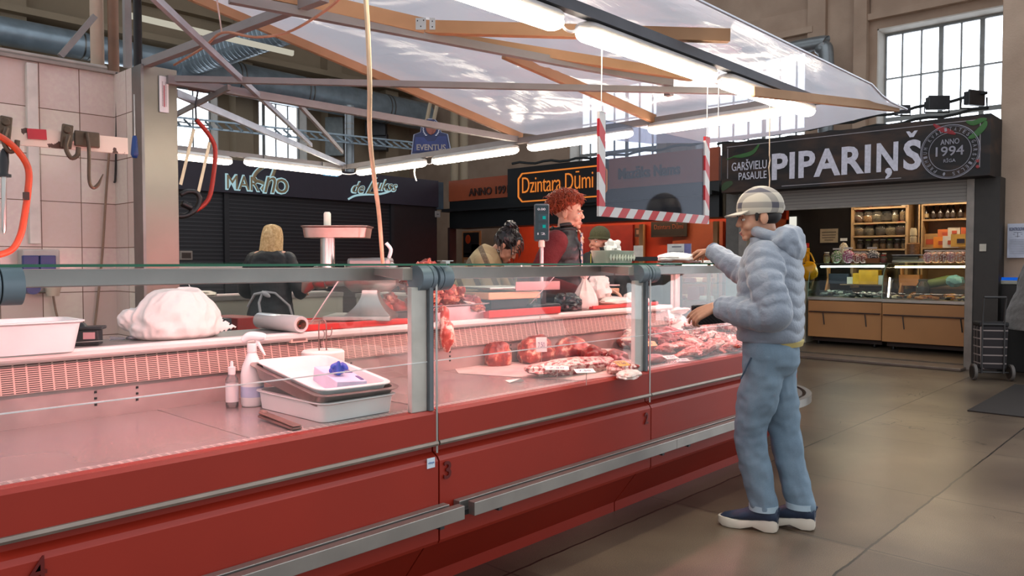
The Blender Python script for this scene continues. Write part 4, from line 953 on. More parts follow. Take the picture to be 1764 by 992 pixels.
# ---- mincer
r = thing('meat_mincer', 'stainless steel meat mincer with top tray and white pusher on a red board', 'meat mincer', (2.24, 3.02, ZL + .03), rotz=math.radians(-47), world=False)
def L_(): return MB()
zb = 0
b = L_(); b.box((-.19, -.13, 0), (.12, .13, .022)); b.build('base_plate', steel, r, bevel=.004)
b = L_(); b.lathe([(.001, 0)], n=4) if False else None
b = L_()
rows = []
for i in range(11):
    t = i / 10; wx = .035 + .075 * (1 - t) ** 2.2; wy = .035 + .075 * (1 - t) ** 2.2; z = .02 + .125 * t
    rows.append([(-wx + .01, -wy, z), (wx + .01, -wy, z), (wx + .01, wy, z), (-wx + .01, wy, z)])
vs = [p for q in rows for p in q]; fs = [(i * 4 + j, i * 4 + (j + 1) % 4, (i + 1) * 4 + (j + 1) % 4, (i + 1) * 4 + j) for i in range(10) for j in range(4)] + [(3, 2, 1, 0), (40, 41, 42, 43)]
b.add(vs, fs); b.build('pedestal', steel, r, smooth=True)
b = L_(); b.tube([(-.11, 0, .205), (-.08, 0, .205), (.10, 0, .205), (.135, 0, .205)], [(.05, .055), (.075, .08), (.075, .08), (.05, .055)], 24, ref=UZ); b.build('motor_housing', steel, r, smooth=True)
b = L_(); b.box((-.09, -.07, .235), (.11, .07, .292)); b.build('top_cover', steel_d, r, bevel=.015)
b = L_(); b.tube([(-.10, 0, .20), (-.20, 0, .20), (-.205, 0, .20), (-.25, 0, .195), (-.27, 0, .19)], [.042, .046, .056, .056, .04], 24); b.build('grinding_head', steel, r, smooth=True)
b = L_(); b.tube([(-.262, 0, .19), (-.285, 0, .17), (-.31, 0, .125)], [.045, .04, .012], 20); b.build('nozzle', mat('nozzle_steel', '#a98b82', .3, .9), r, smooth=True)
b = L_(); b.tube([(-.195, 0, .20), (-.195, 0, .395)], .034, 24); b.build('feed_throat', steel, r, smooth=True)
# tray
b = L_(); rtray(b, (-.145, 0, .385), Matrix.Rotation(0, 3, 'Z'), .315, .22, .055, .012, .9); b.build('feed_tray', mat('tray_steel_worn', '#a79085', .35, .9, .1, 14), r, smooth=True)
b = L_(); b.tube([(-.195, 0, .34), (-.195, 0, .50), (-.195, 0, .508)], [.017, .017, .012], 16); b.build('pusher', mat('pusher_white', '#e8dfcd', .5), r, smooth=True)
b = L_(); b.tube(smooth_path([(.10, -.02, .292), (.11, -.03, .33), (.09, -.04, .36)], 4), .009, 8); b.build('cable_gland', white_p, r, smooth=True)
# ---- weighing scale with display pole
sc_beige = mat('scale_beige', '#cba27c', .5, 0, .04)
def scale(loc, rz, label, head_m, screen_m, mir=False):
    r = thing('weighing_scale', label, 'scale', loc, rotz=rz, world=False)
    MB().box((-.19, -.15, .055), (.19, .15, .095)).build('body', sc_beige, r, bevel=.006)
    MB().box((-.14, -.11, 0), (.14, .11, .06)).build('base', black_p, r, bevel=.01)
    MB().box((-.19, -.16, .11), (.16, .16, .122)).build('platter', steel, r, bevel=.004)
    MB().box((-.01, -.165, .10), (.33, -.158, .15)).build('front_guard', mat('guard_steel', '#a77f7c', .35, .6), r, bevel=.002)
    MB().box((.12, -.16, 0), (.34, -.06, .02)).build('foot_plate', black_p, r, bevel=.006)
    MB().box((.215, -.13, .0), (.255, -.09, .10)).build('pole_socket', black_p, r, bevel=.006)
    MB().tube([(.235, -.11, .09), (.235, -.11, .37)], .012, 12).build('pole', alu, r, smooth=True)
    MB().tube([(.235, -.11, .345), (.235, -.11, .385)], .019, 12).build('pole_collar', mat('collar_beige', '#c9bcae', .5), r, smooth=True)
    Rh = Matrix.Rotation(-rz + (-.82 if not mir else .5), 3, 'Z')
    c = Vector((.235, -.11, .485)); b = MB(); b.rbox(c, (.088, .032, .215), Rh); h = b.build('display_head', mat('display_case', '#4c5357', .35, .2), r, bevel=.012)
    b = MB(); b.rbox(c + Rh @ Vector((0, -.0165, .0)), (.074, .003, .195), Rh); b.build('screen', screen_m, h, bevel=.002)
    b = MB(); b2 = MB()
    for z in (.03, -.022): 
        b.rbox(c + Rh @ Vector((.008, -.0185, z)), (.052, .0015, .036), Rh); b2.rbox(c + Rh @ Vector((.014, -.0198, z - (0 if z < 0 else .002))), (.018, .001, .018), Rh)
    b.build('value_window', mat('value_win', '#16323a', .2), h)
    if not mir: b2.mi = 0; b2.build('lit_digits', emis('cyan_digits', '#19a8a0', .8), h)
    for t_, z in (('0.00', .07), ('12', -.07)): text(t_, mat('scale_print', '#b9c7cc', .5), h, 'print', c + Rh @ Vector((-.024, -.0195, z)), Rh @ UX, UZ, .045, .012, ext=.0006)
    return r
scale((3.165, 3.06, ZL + .042), -.10, 'beige weighing scale with pole mounted customer display on a red board', None, mat('screen_teal', '#12262c', .15))
scale((4.98, 3.80, ZL), PI / 2, 'weighing scale whose dark display rises beside the old man in the knitted hat', None, mat('screen_dark', '#0c1d1f', .15), True)
# stainless box on scale
# ---- meat materials and shapes
def meatmat(name, cols, fat=.5, sc=9):
    m = bpy.data.materials.new(name); m.use_nodes = True; nt = m.node_tree; b = nt.nodes['Principled BSDF']; b.inputs['Roughness'].default_value = .28
    n1 = noise_s(nt, sc, 6, stretch=(1, 2.2, 1)); n2 = noise_s(nt, sc * 4, 4)
    v = math_n(nt, 'ADD', math_n(nt, 'MULTIPLY', n1, .75), math_n(nt, 'MULTIPLY', n2, .25))
    c = ramp(nt, v, [(fat - .12, cols[0]), (fat, cols[1]), (fat + .035, cols[2]), (fat + .16, cols[3])]); nt.links.new(c, b.inputs['Base Color'])
    bp = node(nt, 'ShaderNodeBump'); bp.inputs['Strength'].default_value = .35; bp.inputs['Distance'].default_value = .008; nt.links.new(v, bp.inputs['Height']); nt.links.new(bp.outputs[0], b.inputs['Normal'])
    try: b.inputs['Subsurface Weight'].default_value = .0
    except Exception: pass
    MATS[name] = m; return m
mt_red = meatmat('red_meat', ('#7d1613', '#a62a22', '#c5584a', '#e0a597'), .56)
mt_ham = meatmat('ham_meat', ('#7d1812', '#b03a28', '#d98a70', '#efd0bc'), .52, 11)
mt_mar = meatmat('marbled_meat', ('#8d1f1c', '#b0453e', '#e2b9ae', '#eed8cf'), .46, 34)
mt_pnk = meatmat('pink_meat', ('#a03a32', '#c05a4c', '#e0a294', '#efd3c8'), .52, 16)
mt_chk = meatmat('chunk_meat', ('#7a2318', '#a1402c', '#cf8a6c', '#e3b79c'), .55, 26)
mt_fat = meatmat('fatty_cut', ('#a83c30', '#d99a8a', '#eccfc2', '#f3e2d8'), .40, 10)
def blob(name, rad, seed, m, amp=.22, fine=.05, flat=-.55, n=36, mm=24, fn2=None):
    b = MB()
    def fn(u):
        q = 1 + amp * noise.noise(u * 1.3 + Vector((seed, 0, 0))) + amp * .5 * noise.noise(u * 2.9 + Vector((0, seed, 0))) + fine * noise.noise(u * 8 + Vector((0, 0, seed)))
        return q * (fn2(u) if fn2 else 1)
    b.ell((0, 0, 0), rad, n=n, m=mm, fn=fn)
    lim = rad[2] * flat
    b.v = [Vector((p.x, p.y, max(p.z, lim) - lim)) for p in b.v]
    return b.build(name, m, LOCAL, smooth=True)
class _L: name = '_local_'
def proto(name, b_or_fn, label, cat): pass
def free(o):
    o.parent = None; return o
LOCAL = bpy.data.objects.new('_tmp', None); ORG['_tmp'] = Vector((0, 0, 0))
def mk(name, rad, seed, m, label, cat, loc, rz=0, group=None, **k):
    o = blob(name, rad, seed, m, **k); o.parent = None; o.location = loc; o.rotation_euler = (0, 0, rz); return tag(o, label, cat, group)
def put(px, py, z): p = onZ(px, py, z); return p
# hams and joints in the second counter (pixel of the base centre, radii)
cone = lambda u: 1 - .28 * max(0, u.z)
gm = 'meat joints laid out in the counter marked 3'
J = [('ham_joint', (856, 628), (.085, .075, .105), 2.2, mt_ham, 'whole raw ham standing upright, leftmost in the counter', .1, -.5, cone),
     ('ham_joint', (922, 622), (.15, .095, .085), 5.1, mt_ham, 'raw ham joint behind the long marbled loin, under the upright price card', .2, -.6, None),
     ('ham_joint', (983, 618), (.14, .09, .08), 8.3, mt_ham, 'raw pork joint in the middle of the row with a pale bone strip', -.2, -.5, None),
     ('pork_shoulder', (1008, 598), (.16, .09, .095), 9.7, mt_ham, 'fatty pork shoulder at the back, skewered by a thin stick', .3, -.5, None),
     ('pork_shoulder', (1052, 594), (.14, .08, .075), 12.4, mt_pnk, 'rounded pork piece at the back beside the skewered shoulder', 0, -.5, None),
     ('pork_loin', (1088, 596), (.16, .08, .07), 3.3, mt_pnk, 'pale pork piece at the back against the white upright', .2, -.5, None),
     ('beef_cut', (1025, 624), (.13, .07, .06), 15.4, mt_red, 'dark red beef piece in front of the white card', .6, -.5, None),
     ('beef_fillet', (1062, 628), (.17, .06, .05), 18.4, mt_red, 'smooth red fillet just left of the white upright', .35, -.5, None),
     ('marbled_loin', (995, 640), (.34, .095, .045), 21.0, mt_mar, 'long flat marbled loin closest to the glass', -.2, -.6, None),
     ('marbled_loin', (1075, 640), (.15, .07, .035), 24.0, mt_mar, 'short marbled piece right of the long marbled loin', .1, -.6, None),
     ('bacon_slab', (1083, 650), (.10, .05, .022), 27.0, mt_fat, 'pale fatty slab beside the yellow price card', .2, -.6, None)]
for nm, (px, py), rad, sd, m, lab, rz, fl, f2 in J:
    mk(nm, rad, sd, m, lab, 'meat', put(px, py, ZD + .001), rz + .15, gm, flat=fl, fn2=f2, amp=.26)
b = MB(); A = put(992, 614, ZD) + UZ * .10; b.tube([A + Vector((-.09, .0, .07)), A + Vector((.03, .03, -.02))], .0022, 6); simple('skewer', b, mat('skewer_steel', '#e0c8bc', .3, .6), 'thin metal skewer stuck in the fatty pork shoulder', 'skewer')
# parchment under them
b = MB()
pp = [(772, 634), (850, 612), (1010, 640), (1072, 665), (960, 690), (800, 662)]
b.prism([put(x, y, ZD + .0006) for x, y in ((778, 628), (862, 622), (1085, 634), (1085, 644), (1000, 655), (870, 648), (790, 643))], (0, 0, .0006)); simple('parchment_sheet', b, mat('parchment', '#dcc0b8', .6), 'sheet of pale paper under the hams', 'paper')
b = MB(); b.add([put(870, 655, ZD + .003), put(897, 652, ZD + .018), put(904, 657, ZD + .002), put(878, 659, ZD + .001)], [(0, 1, 2, 3)]); simple('paper_scrap', b, paper, 'small white paper scrap on the steel deck', 'paper', solid=.001)
# third counter and corner: many cuts in heaps
rnd = random.Random(11)
gm3 = 'cuts heaped in the counter marked 2'
protos = []
def prot(name, rad, seed, m, **k):
    o = blob(name, rad, seed, m, **k); o.parent = None; tag(o, 'x', 'meat'); return o
def placed(p, loc, rot, label, group, sc=1.0, first=set()):
    if p.name not in first: o = p; first.add(p.name)
    else: o = p.copy(); COL.objects.link(o)
    o.location = loc; o.rotation_euler = rot; o.scale = (sc,) * 3; o['label'] = label; o['group'] = group; return o
chop = prot('pork_chop', (.075, .05, .02), 31, mt_fat, amp=.3, fine=.12)
rib = prot('rib_strip', (.085, .028, .022), 33, mt_mar, amp=.35, fine=.2)
red = prot('beef_strip', (.085, .028, .026), 35, mt_red, amp=.25)
redround = prot('beef_roll', (.06, .05, .05), 36, mt_red, amp=.2)
pink = prot('pork_strip', (.08, .026, .02), 37, mt_pnk, amp=.35, fine=.1)
zones = [(rib, (4.55, 5.42, 2.34, 3.02), 64, .015, .13, 'pale red bony rib strip heaped towards the customer', 'rib strips heaped beside the customer'),
         (pink, (3.85, 4.75, 2.23, 2.42), 30, .004, .06, 'thin pink pork strip near the glass beside the customer', 'pork strips near the glass'),
         (red, (4.02, 4.32, 2.5, 2.74), 22, .02, .10, 'dark red beef strip heaped in the shallow steel tray', 'beef strips in the steel tray'),
         (chop, (4.05, 4.6, 2.66, 2.84), 16, .01, .08, 'pale bony chop at the back beside the ledge end', 'chops at the back beside the ledge end')]
for p, (x0, x1, y0, y1), n, z0, z1, lab, g in zones:
    for i in range(n):
        t = i / max(1, n - 1); q = Vector((rnd.uniform(x0, x1), rnd.uniform(y0, y1), 0)); q.z = ZD + z0 + (z1 - z0) * t * (.5 + .5 * min(1, (q.y - 2.2) / .6))
        placed(p, q, (rnd.uniform(-.35, .35), rnd.uniform(-.3, .3), rnd.uniform(-.5, 1.6)), lab, g, rnd.uniform(.95, 1.35))
placed(redround, put(1117, 606, ZD), (0, 0, .4), 'round dark red beef roll against the white upright', gm3)
o = placed(redround, put(1124, 625, ZD), (0, 0, 0), 'streaky red beef fillet near the glass, right of the white upright', gm3, 1); o.scale = (1.9, .8, .6)
o = placed(redround, put(1150, 600, ZD), (0, 0, .8), 'red beef lump behind the tilted white price card', gm3, .8)
o = placed(chop, at(1170, 540, 5.6), (0, .2, 1), 'large white fatty cut resting on white paper at the very back', gm3, 1.3)
b = crumple(Vector((4.9, 3.05, ZD + .09)), (.20, .13, .09), 8, .3, 30, 16, ZD, .12); simple('paper_wrap', b, paper, 'crumpled white paper wrap behind the rib strips', 'paper', smooth=True)
b = MB(); rtray(b, (4.17, 2.60, ZD + .001), Matrix.Rotation(.05, 3, 'Z'), .38, .30, .045, .008, .94); simple('steel_tray', b, mat('case_tray', '#a08880', .3, .7), 'shallow steel tray holding dark red beef strips', 'tray', smooth=True)
# side row contents (seen through the glass)
for i in range(26):
    q = Vector((rnd.uniform(5.0, 5.45), rnd.uniform(3.5, 5.8), ZD + rnd.uniform(.0, .03))); placed(rnd.choice((chop, red, rib)), q, (0, rnd.uniform(-.2, .2), rnd.uniform(0, 3)), 'piece of meat in the side display counters behind the vendors', 'meat in the side counters')
for i in range(34):
    q = Vector((rnd.uniform(1.2, 4.4), rnd.uniform(7.05, 7.45), ZD + rnd.uniform(.02, .12))); placed(rnd.choice((chop, red, rib)), q, (0, rnd.uniform(-.2, .2), rnd.uniform(0, 3)), 'piece of meat in the rear counters beyond the blonde vendor', 'meat in the rear counters', 1.2)
# price cards
def card(px, py, w, h, tilt, rz, lab, col='#efe6e0', z=.0, words='7.50'):
    c = put(px, py, ZD + z); R = Matrix.Rotation(rz, 3, 'Z') @ Matrix.Rotation(tilt, 3, 'X'); r = thing('price_card', lab, 'price card', c, 'price cards among the meat')
    b = MB(); b.rbox(c + R @ Vector((0, 0, h / 2)), (w, .0015, h), R); b.build('card', mat('card_' + col[1:], col, .5), r)
    text(words, mat('card_ink', '#4b4a78', .6), r, 'price_print', c + R @ Vector((-w * .32, -.0012, h * .3)), R @ UX, R @ UZ, w * .62, h * .35, ext=.0004)
    if z > .03: b = MB(); b.tube([c - UZ * z, c], .0015, 5); b.build('pin', steel, r)
rc = YAW - PI / 2
card(933, 606, .056, .075, -.15, rc + .1, 'upright white price card on the ham joint', z=.085)
card(1047, 612, .06, .055, -1.0, rc + .1, 'white price card lying before the smooth fillet', z=.05)
card(960, 637, .11, .05, -1.35, rc, 'white card lying flat behind the long marbled loin', z=.045)
card(1010, 642, .09, .05, -1.35, rc + .2, 'white card lying flat on the marbled loin end', z=.055)
card(1077, 630, .07, .05, -1.2, rc + .6, 'yellow price card left of the white upright', '#d9a24e', z=.05)
card(1116, 596, .12, .05, -1.1, rc + .2, 'yellow price card right of the white upright', '#d9a56a', z=.06)
card(1165, 590, .06, .055, -.9, rc + .3, 'white tilted price card at the edge of the steel tray', z=.055)
card(1171, 578, .05, .05, -.5, rc, 'white price card half hidden between the rib strips', z=.07)
card(1160, 618, .085, .05, -1.3, rc + .5, 'white price card lying near the glass, left of the pork strips', z=.02)
card(1178, 622, .08, .05, -1.4, rc + .2, 'white price card closest to the glass, second from the customer', z=.008)
# ---- steel tray with meat chunks on the ledge
cT = Vector((2.74, 3.03, ZL)); b = MB(); rtray(b, (2.73, 3.04, ZL), Matrix.Rotation(0, 3, 'Z'), .46, .30, .085, .03, .9); simple('steel_tray', b, mat('big_tray_steel', '#a99695', .35, .8), 'deep steel tray on the ledge heaped with meat chunks', 'tray', smooth=True)
chunk = prot('meat_chunk', (.04, .032, .03), 41, mt_chk, amp=.55, fine=.25, flat=-.9, n=22, mm=14)
chunk2 = prot('meat_chunk', (.05, .03, .026), 47, mt_chk, amp=.6, fine=.3, flat=-.9, n=22, mm=14)
gc = 'meat chunks heaped in the deep steel tray'
for i in range(75):
    t = i / 74; z = ZL + .03 + .20 * t; k = 1 - .68 * t
    q = Vector((2.70 - .05 * t + rnd.uniform(-.19, .19) * k, 3.05 + rnd.uniform(-.11, .11) * k, z))
    placed(rnd.choice((chunk, chunk2)), q, [rnd.uniform(-1.2, 1.2) for _ in range(3)], 'bony red meat chunk in the heap on the deep steel tray', gc, rnd.uniform(1.0, 1.5))
o = placed(chop, Vector((2.84, 2.95, ZL + .075)), (.3, .1, .5), 'pale-edged meat slice at the right corner of the chunk heap', gc, .75)
b = MB(); rtray(b, (2.42, 3.14, ZL), Matrix.Rotation(0, 3, 'Z'), .24, .26, .06, .01, .95); simple('dark_tray', b, dark_p, 'dark tray with rolled meat left of the chunk heap', 'tray', smooth=True)
for i, (dx, dz) in enumerate(((-.05, .06), (.04, .06), (0, .11))):
    placed(redround if i < 2 else chunk, Vector((2.41 + dx, 3.08, ZL + dz - .02)), (0, 0, i), 'rolled meat piece in the dark tray beside the mincer', 'rolled meat in the dark tray', 1.05)
# piece hanging over the ledge
b = MB(); A = Vector((2.575, 2.855, ZL + .06)); b.tube(smooth_path([A + UY * .05, A + UZ * .01, A - UZ * .05, A + Vector((.01, -.01, -.10)), A + Vector((0, -.015, -.16)), A + Vector((.005, -.01, -.20))], 6), [.012 + .018 * math.sin(i / 30 * 3.1) ** 2 + .012 * (i > 14) * math.sin((i - 14) / 16 * 3.1) for i in range(31)], 12, prof=lambda i, a: 1 + .3 * noise.noise(Vector((i * .3, math.cos(a), math.sin(a)))))
simple('hanging_meat_strip', b, meatmat('strip_meat', ('#a02a20', '#c4503f', '#e6b3a2', '#f0d6c8'), .5, 14), 'fatty meat strip hanging down over the ledge edge', 'meat', smooth=True)
# ---- bags on the ledge near the scale
b = crumple(Vector((3.70, 2.99, ZL + .045)), (.075, .06, .05), 5, .4, 34, 24, ZL + .004, .3); simple('black_bag', b, mat('black_bag', '#15100f', .25, 0, .1, 20), 'crumpled small black plastic bag between scale and tied bag', 'bag', smooth=True)
# tied translucent bag with meat
c = Vector((3.93, 3.03, ZL)); r = thing('tied_bag', 'tied translucent bag with meat inside on the ledge', 'bag', c)
b = MB(); P = [(.085, .0), (.098, .015), (.095, .05), (.075, .10), (.045, .15), (.018, .185), (.012, .195), (.022, .205), (.04, .225), (.03, .24)]
b.lathe(P, c, 40)
for i, p in enumerate(b.v):
    a = math.atan2(p.y - c.y, p.x - c.x); h = (p.z - c.z) / .2; q = 1 + .12 * math.sin(a * 9 + 2) * h + .06 * math.sin(a * 17) * h; b.v[i] = Vector((c.x + (p.x - c.x) * q, c.y + (p.y - c.y) * q * .8, p.z))
b.build('bag_film', mat('milky_bag', '#e3cfc8', .25, 0, .03, 6, .2, 30), r, smooth=True)
b = MB(); b.cap([c + Vector((0, 0, .2)), c + Vector((-.04, .02, .225))], [.012, .008], 8); b.build('knot', mat('milky_bag', '#e3cfc8'), r, smooth=True)
# white crumpled bag behind with roll
b = crumple(Vector((4.16, 3.10, ZL + .12)), (.11, .06, .085), 12, .35, 36, 26, ZL + .002, .14); simple('plastic_bag', b, mat('milky_bag2', '#d9d0cb', .3, 0, .03, 6, .2, 30), 'loose milky plastic bag behind the tied bag, held by the red haired vendor', 'bag', smooth=True)
b = MB(); b.tube([(4.32, 3.16, ZL + .015), (4.32, 3.16, ZL + .16)], .03, 18); simple('paper_roll', b, paper, 'short white paper roll at the end of the ledge', 'paper roll', smooth=True)
b = MB(); b.box((4.22, 3.05, ZL), (4.50, 3.22, ZL + .014)); simple('wooden_board', b, wood, 'small wooden board at the end of the ledge', 'cutting board')
for x, y, s, l in ((4.20, 2.99, 1, 'flat white wrapped packet on the thin red board, left one'), (4.44, 2.99, .8, 'white wrapped packet on the thin red board, right one')):
    b = crumple(Vector((x, y, ZL + .045)), (.13 * s, .07, .028 + .02 * (s < 1)), x, .2, 26, 14, ZL + .024, .08); simple('wrapped_packet', b, mat('milky_bag', '#e3cfc8'), l, 'packet', smooth=True)
# ---- things on the glass shelf
c = onZ(1064, 451, ZG); r = thing('basket', 'pale green rectangular plastic basket on the glass shelf', 'basket', (c.x, 2.30, ZG))
cx_ = onY(1064, 450, 2.27).x
b = MB(); rtray(b, (cx_, 2.30, ZG + .001), Matrix.Rotation(0, 3, 'Z'), .245, .12, .062, .006, .86, .003, .02); b.build('basket_body', mat('sage_green', '#a9b09c', .5), r, smooth=True)
b = MB()
for i in range(9):
    x = cx_ - .10 + i * .025; b.prism([(x, 2.2425, ZG + .012), (x + .010, 2.2415, ZG + .028), (x, 2.240, ZG + .044), (x - .010, 2.2415, ZG + .028)], (0, -.003, 0))
b.build('leaf_relief', mat('sage_light', '#cdd3bd', .5), r)
b = crumple(Vector((cx_ + .0, 2.30, ZG + .075)), (.035, .03, .035), 2, .5, 22, 16, None, .3); simple('paper_tissue', b, paper, 'crumpled white tissue sticking out of the green basket', 'tissue', smooth=True)
xt = onY(1170, 450, 2.30).x
b = MB(); rtray(b, (xt, 2.30, ZG + .001), Matrix.Rotation(0, 3, 'Z'), .24, .17, .013, .004, .93); simple('coin_tray', b, mat('brown_tray', '#7a3a1e', .4), 'shallow brown change tray on the glass shelf', 'tray', smooth=True)
b = crumple(Vector((xt - .02, 2.31, ZG + .028)), (.125, .08, .03), 6, .2, 34, 16, ZG + .010, .1); simple('folded_bag', b, mat('white_packet', '#f0ece6', .5), 'white folded bag heaped on the brown change tray', 'bag', smooth=True)
c = onY(1222, 449, 2.24)
r = thing('open_notebook', 'open printed booklet lying on the glass shelf by the outstretched hand', 'booklet', (c.x, 2.28, ZG))
b = MB()
for s in (-1, 1): b.prism([(c.x, 2.22, ZG + .006), (c.x + s * .05, 2.22, ZG + .016), (c.x + s * .10, 2.22, ZG + .003), (c.x + s * .10, 2.22, ZG + .001), (c.x, 2.22, ZG + .001)], (0, .13, 0))
b.build('pages', paper, r)
# clip on top of glass at the joint
b = MB(); b.rbox((XJ[1] + .03, YF - .01, ZG + .010), (.055, .03, .003)); b.rbox((XJ[1] + .03, YF - .01, ZG + .004), (.02, .03, .010)); simple('glass_clip', b, steel, 'small steel clip on the glass shelf above the counter joint', 'clip')
# ---- rear worktop things
c = onY(365, 500, 6.78); b = MB(); xf = T(2.4, 6.78, ZL, -.1); r = thing('table_scale', 'grey table scale with keypad on the rear worktop', 'scale', (2.4, 6.78, ZL))
b = MB(xf); b.prism([(-.17, -.14, 0), (.17, -.14, 0), (.17, -.14, .05), (-.17, -.14, .05)], (0, .28, 0)); b.build('body', mat('scale_grey', '#9b9b98', .5), r, bevel=.006)
b = MB(xf); b.add([(-.16, -.145, .05), (.16, -.145, .05), (.16, -.10, .12), (-.16, -.10, .12)], [(0, 1, 2, 3)]); b.build('key_panel', mat('scale_dark', '#3b3b3c', .5), r, solid=.01)
b = MB(xf)
for i in range(7): b.rbox((-.12 + i * .04, -.132, .085), (.018, .012, .05), Matrix.Rotation(.6, 3, 'X'))
b.build('keys', white_p, r)
b = crumple(Vector((2.75, 6.78, ZL + .03)), (.18, .08, .035), 4, .3, 20, 12, ZL, .15); simple('pink_cloth', b, mat('pink_cloth', '#c31f45', .7), 'crimson cloth on the rear worktop beside the grey scale', 'cloth', smooth=True)
b = crumple(Vector((3.05, 6.75, ZL + .02)), (.25, .07, .03), 9, .3, 20, 12, ZL, .15); simple('paper_wrap', b, mat('wrap_beige', '#cfc3b4', .7), 'flat beige paper bundle on the rear worktop', 'paper', smooth=True)
b = MB(); b.box((2.78, 6.56, .12), (2.80, 6.60, .99)); simple('wire', b, black_p, 'dark cable hanging down the rear counter panel', 'cable')
# red crate on a stool
R = Matrix.Rotation(.1, 3, 'Z')
q = at(405, 562, 4.6); b = MB(); b.rbox((q.x, q.y, q.z - .02), (.16, .3, .16), R); simple('red_crate', b, mat('crate_red', '#8f1d14', .5), 'dull red crate beyond the ledge, left of the film roll', 'crate', bevel=.006)
b = MB(); b.rbox((q.x, q.y, (q.z - .10) / 2), (.2, .34, q.z - .10), R); b.rbox((q.x - .13, q.y, q.z - .03), (.035, .3, .18), R); simple('stool', b, dark_p, 'dark low box carrying the red crate', 'box')
# ================================================================ LEFT STALL (dark, roller shutters)
YM, XD = 11.7, 10.6
darkp = mat('dark_facade', '#2b2430', .5, 0, .05)
def slat_mat(name, c1, c2, axis_h=.062, rough=.45):
    return patmat(name, lambda nt, X, Y, Z: (math_n(nt, 'LESS_THAN', math_n(nt, 'FRACT', math_n(nt, 'DIVIDE', Z, axis_h)), .16), c1, c2, math_n(nt, 'ABSOLUTE', math_n(nt, 'SUBTRACT', math_n(nt, 'FRACT', math_n(nt, 'DIVIDE', Z, axis_h)), .5))), rough)
r = thing('market_stall', 'closed dark stall with lit script signs and black roller shutters', 'market stall', (5.5, YM + .6, 0))
LS = r
b = MB(); b.box((.5, YM - .05, 2.40), (10.35, YM + .5, 2.92)); b.build('sign_band', darkp, r)
b = MB(); b.box((10.33, YM - .03, 2.36), (10.5, YM + .5, 2.90)); b.build('end_cap', mat('end_cap', '#3b4650', .6), r)
shm = slat_mat('black_shutter', '#17151a', '#3c383c')
for (x0, x1) in ((1.0, 5.9), (5.98, 9.2)):
    b = MB(); b.box((x0, YM + .05, 0), (x1, YM + .08, 2.40)); b.build('roller_shutter', shm, r)
for x in (.9, 5.90, 9.2): b = MB(); b.box((x, YM, 0), (x + .08, YM + .1, 2.40)); b.build('guide_rail', mat('shutter_guide', '#1d1b1f', .5), r)
b = MB(); b.box((9.28, YM, 0), (10.35, YM + .2, 2.40)); b.build('side_panel', mat('brown_black', '#1f1416', .5), r)
b = MB(); b.box((.5, YM + .2, 0), (10.3, YM + 2.4, 2.9)); b.build('stall_box', darkp, r)
glowl = emis('letter_edge', '#b9dfe6', .75); gold = mat('letter_gold', '#8f7c5c', .5)
def lit_text(body, px0, px1, py0, py1, off, shear, root, y=YM - .055, track=1.0):
    a = onY(px0, py1, y); c = onY(px1, py1, y); zt = onY((px0 + px1) / 2, py0, y).z; zb = onY((px0 + px1) / 2, py1, y).z
    o1 = text(body, glowl, root, 'lit_letters', (a.x, y, zb), UX, UZ, c.x - a.x, zt - zb, ext=.02, off=off * .5, shear=shear, track=track)
    o2 = text(body, gold, root, 'letter_faces', (a.x + .02, y - .021, zb + .02), UX, UZ, c.x - a.x - .04, zt - zb - .04, ext=.01, off=off * .0, shear=shear, track=track)
lit_text('MAR', 388, 447, 301, 329, .05, 0, LS)
lit_text('o', 471, 497, 306, 335, .05, 0, LS)
lit_text('n', 452, 476, 303, 334, .05, .3, LS, YM - .14)
# swash loop over the letters
y = YM - .06
P = [onY(px, py, y) for px, py in ((452, 330), (464, 312), (472, 292), (468, 284), (455, 286), (440, 298), (436, 310), (446, 313), (455, 318), (450, 327))]
b = MB(); b.tube(smooth_path(P, 6), .036, 8); b.v = [Vector((p.x, y + (p.y - y) * .3, p.z)) for p in b.v]; b.build('letter_swash_edge', glowl, LS, smooth=True)
b = MB(); b.tube(smooth_path([p - UY * .03 for p in P], 6), .026, 8); b.v = [Vector((p.x, y - .03 + (p.y - y + .03) * .2, p.z)) for p in b.v]; b.build('letter_swash', gold, LS, smooth=True)
lit_text('de', 604, 628, 312, 334, .03, .45, LS)
lit_text('L', 628, 650, 305, 336, .03, .5, LS)
lit_text('ukss', 646, 684, 309, 330, .03, .45, LS)
P = [onY(px, py, y) for px, py in ((600, 343), (612, 337), (630, 335), (655, 334), (672, 329), (684, 321))]
b = MB(); b.tube(smooth_path(P, 5), .018, 8); b.build('letter_underline', glowl, LS, smooth=True)
def plate(px0, px1, py0, py1, t, root, y=YM - .01):
    a = onY(px0, py1, y); c = onY(px1, py0, y); b = MB(); b.box((a.x, y - .01, a.z), (c.x, y, c.z)); o = b.build('number_plate', mat('plate_white', '#8f8784', .5), root)
    text(t, mat('plate_ink', '#241a1c', .5), o, 'plate_number', (a.x + .04, y - .011, a.z + .05), UX, UZ, (c.x - a.x) - .08, (c.z - a.z) - .1, ext=.002, off=.02)
plate(677, 688, 363, 373, '40', LS, YM + .03); plate(749, 758, 364, 374, '40A', LS)
b = MB(); a = onY(309, 448, YM + .04); c = onY(331, 432, YM + .04); b.box((a.x, YM + .02, a.z), (c.x, YM + .045, c.z)); o = b.build('shutter_lock_plate', mat('lock_frame', '#8e8178', .5), LS, bevel=.01)
b = MB(); b.box((a.x + .03, YM + .012, a.z + .03), (c.x - .03, YM + .02, c.z - .03)); b.build('lock_face', mat('lock_dark', '#3a2a22', .5), o)
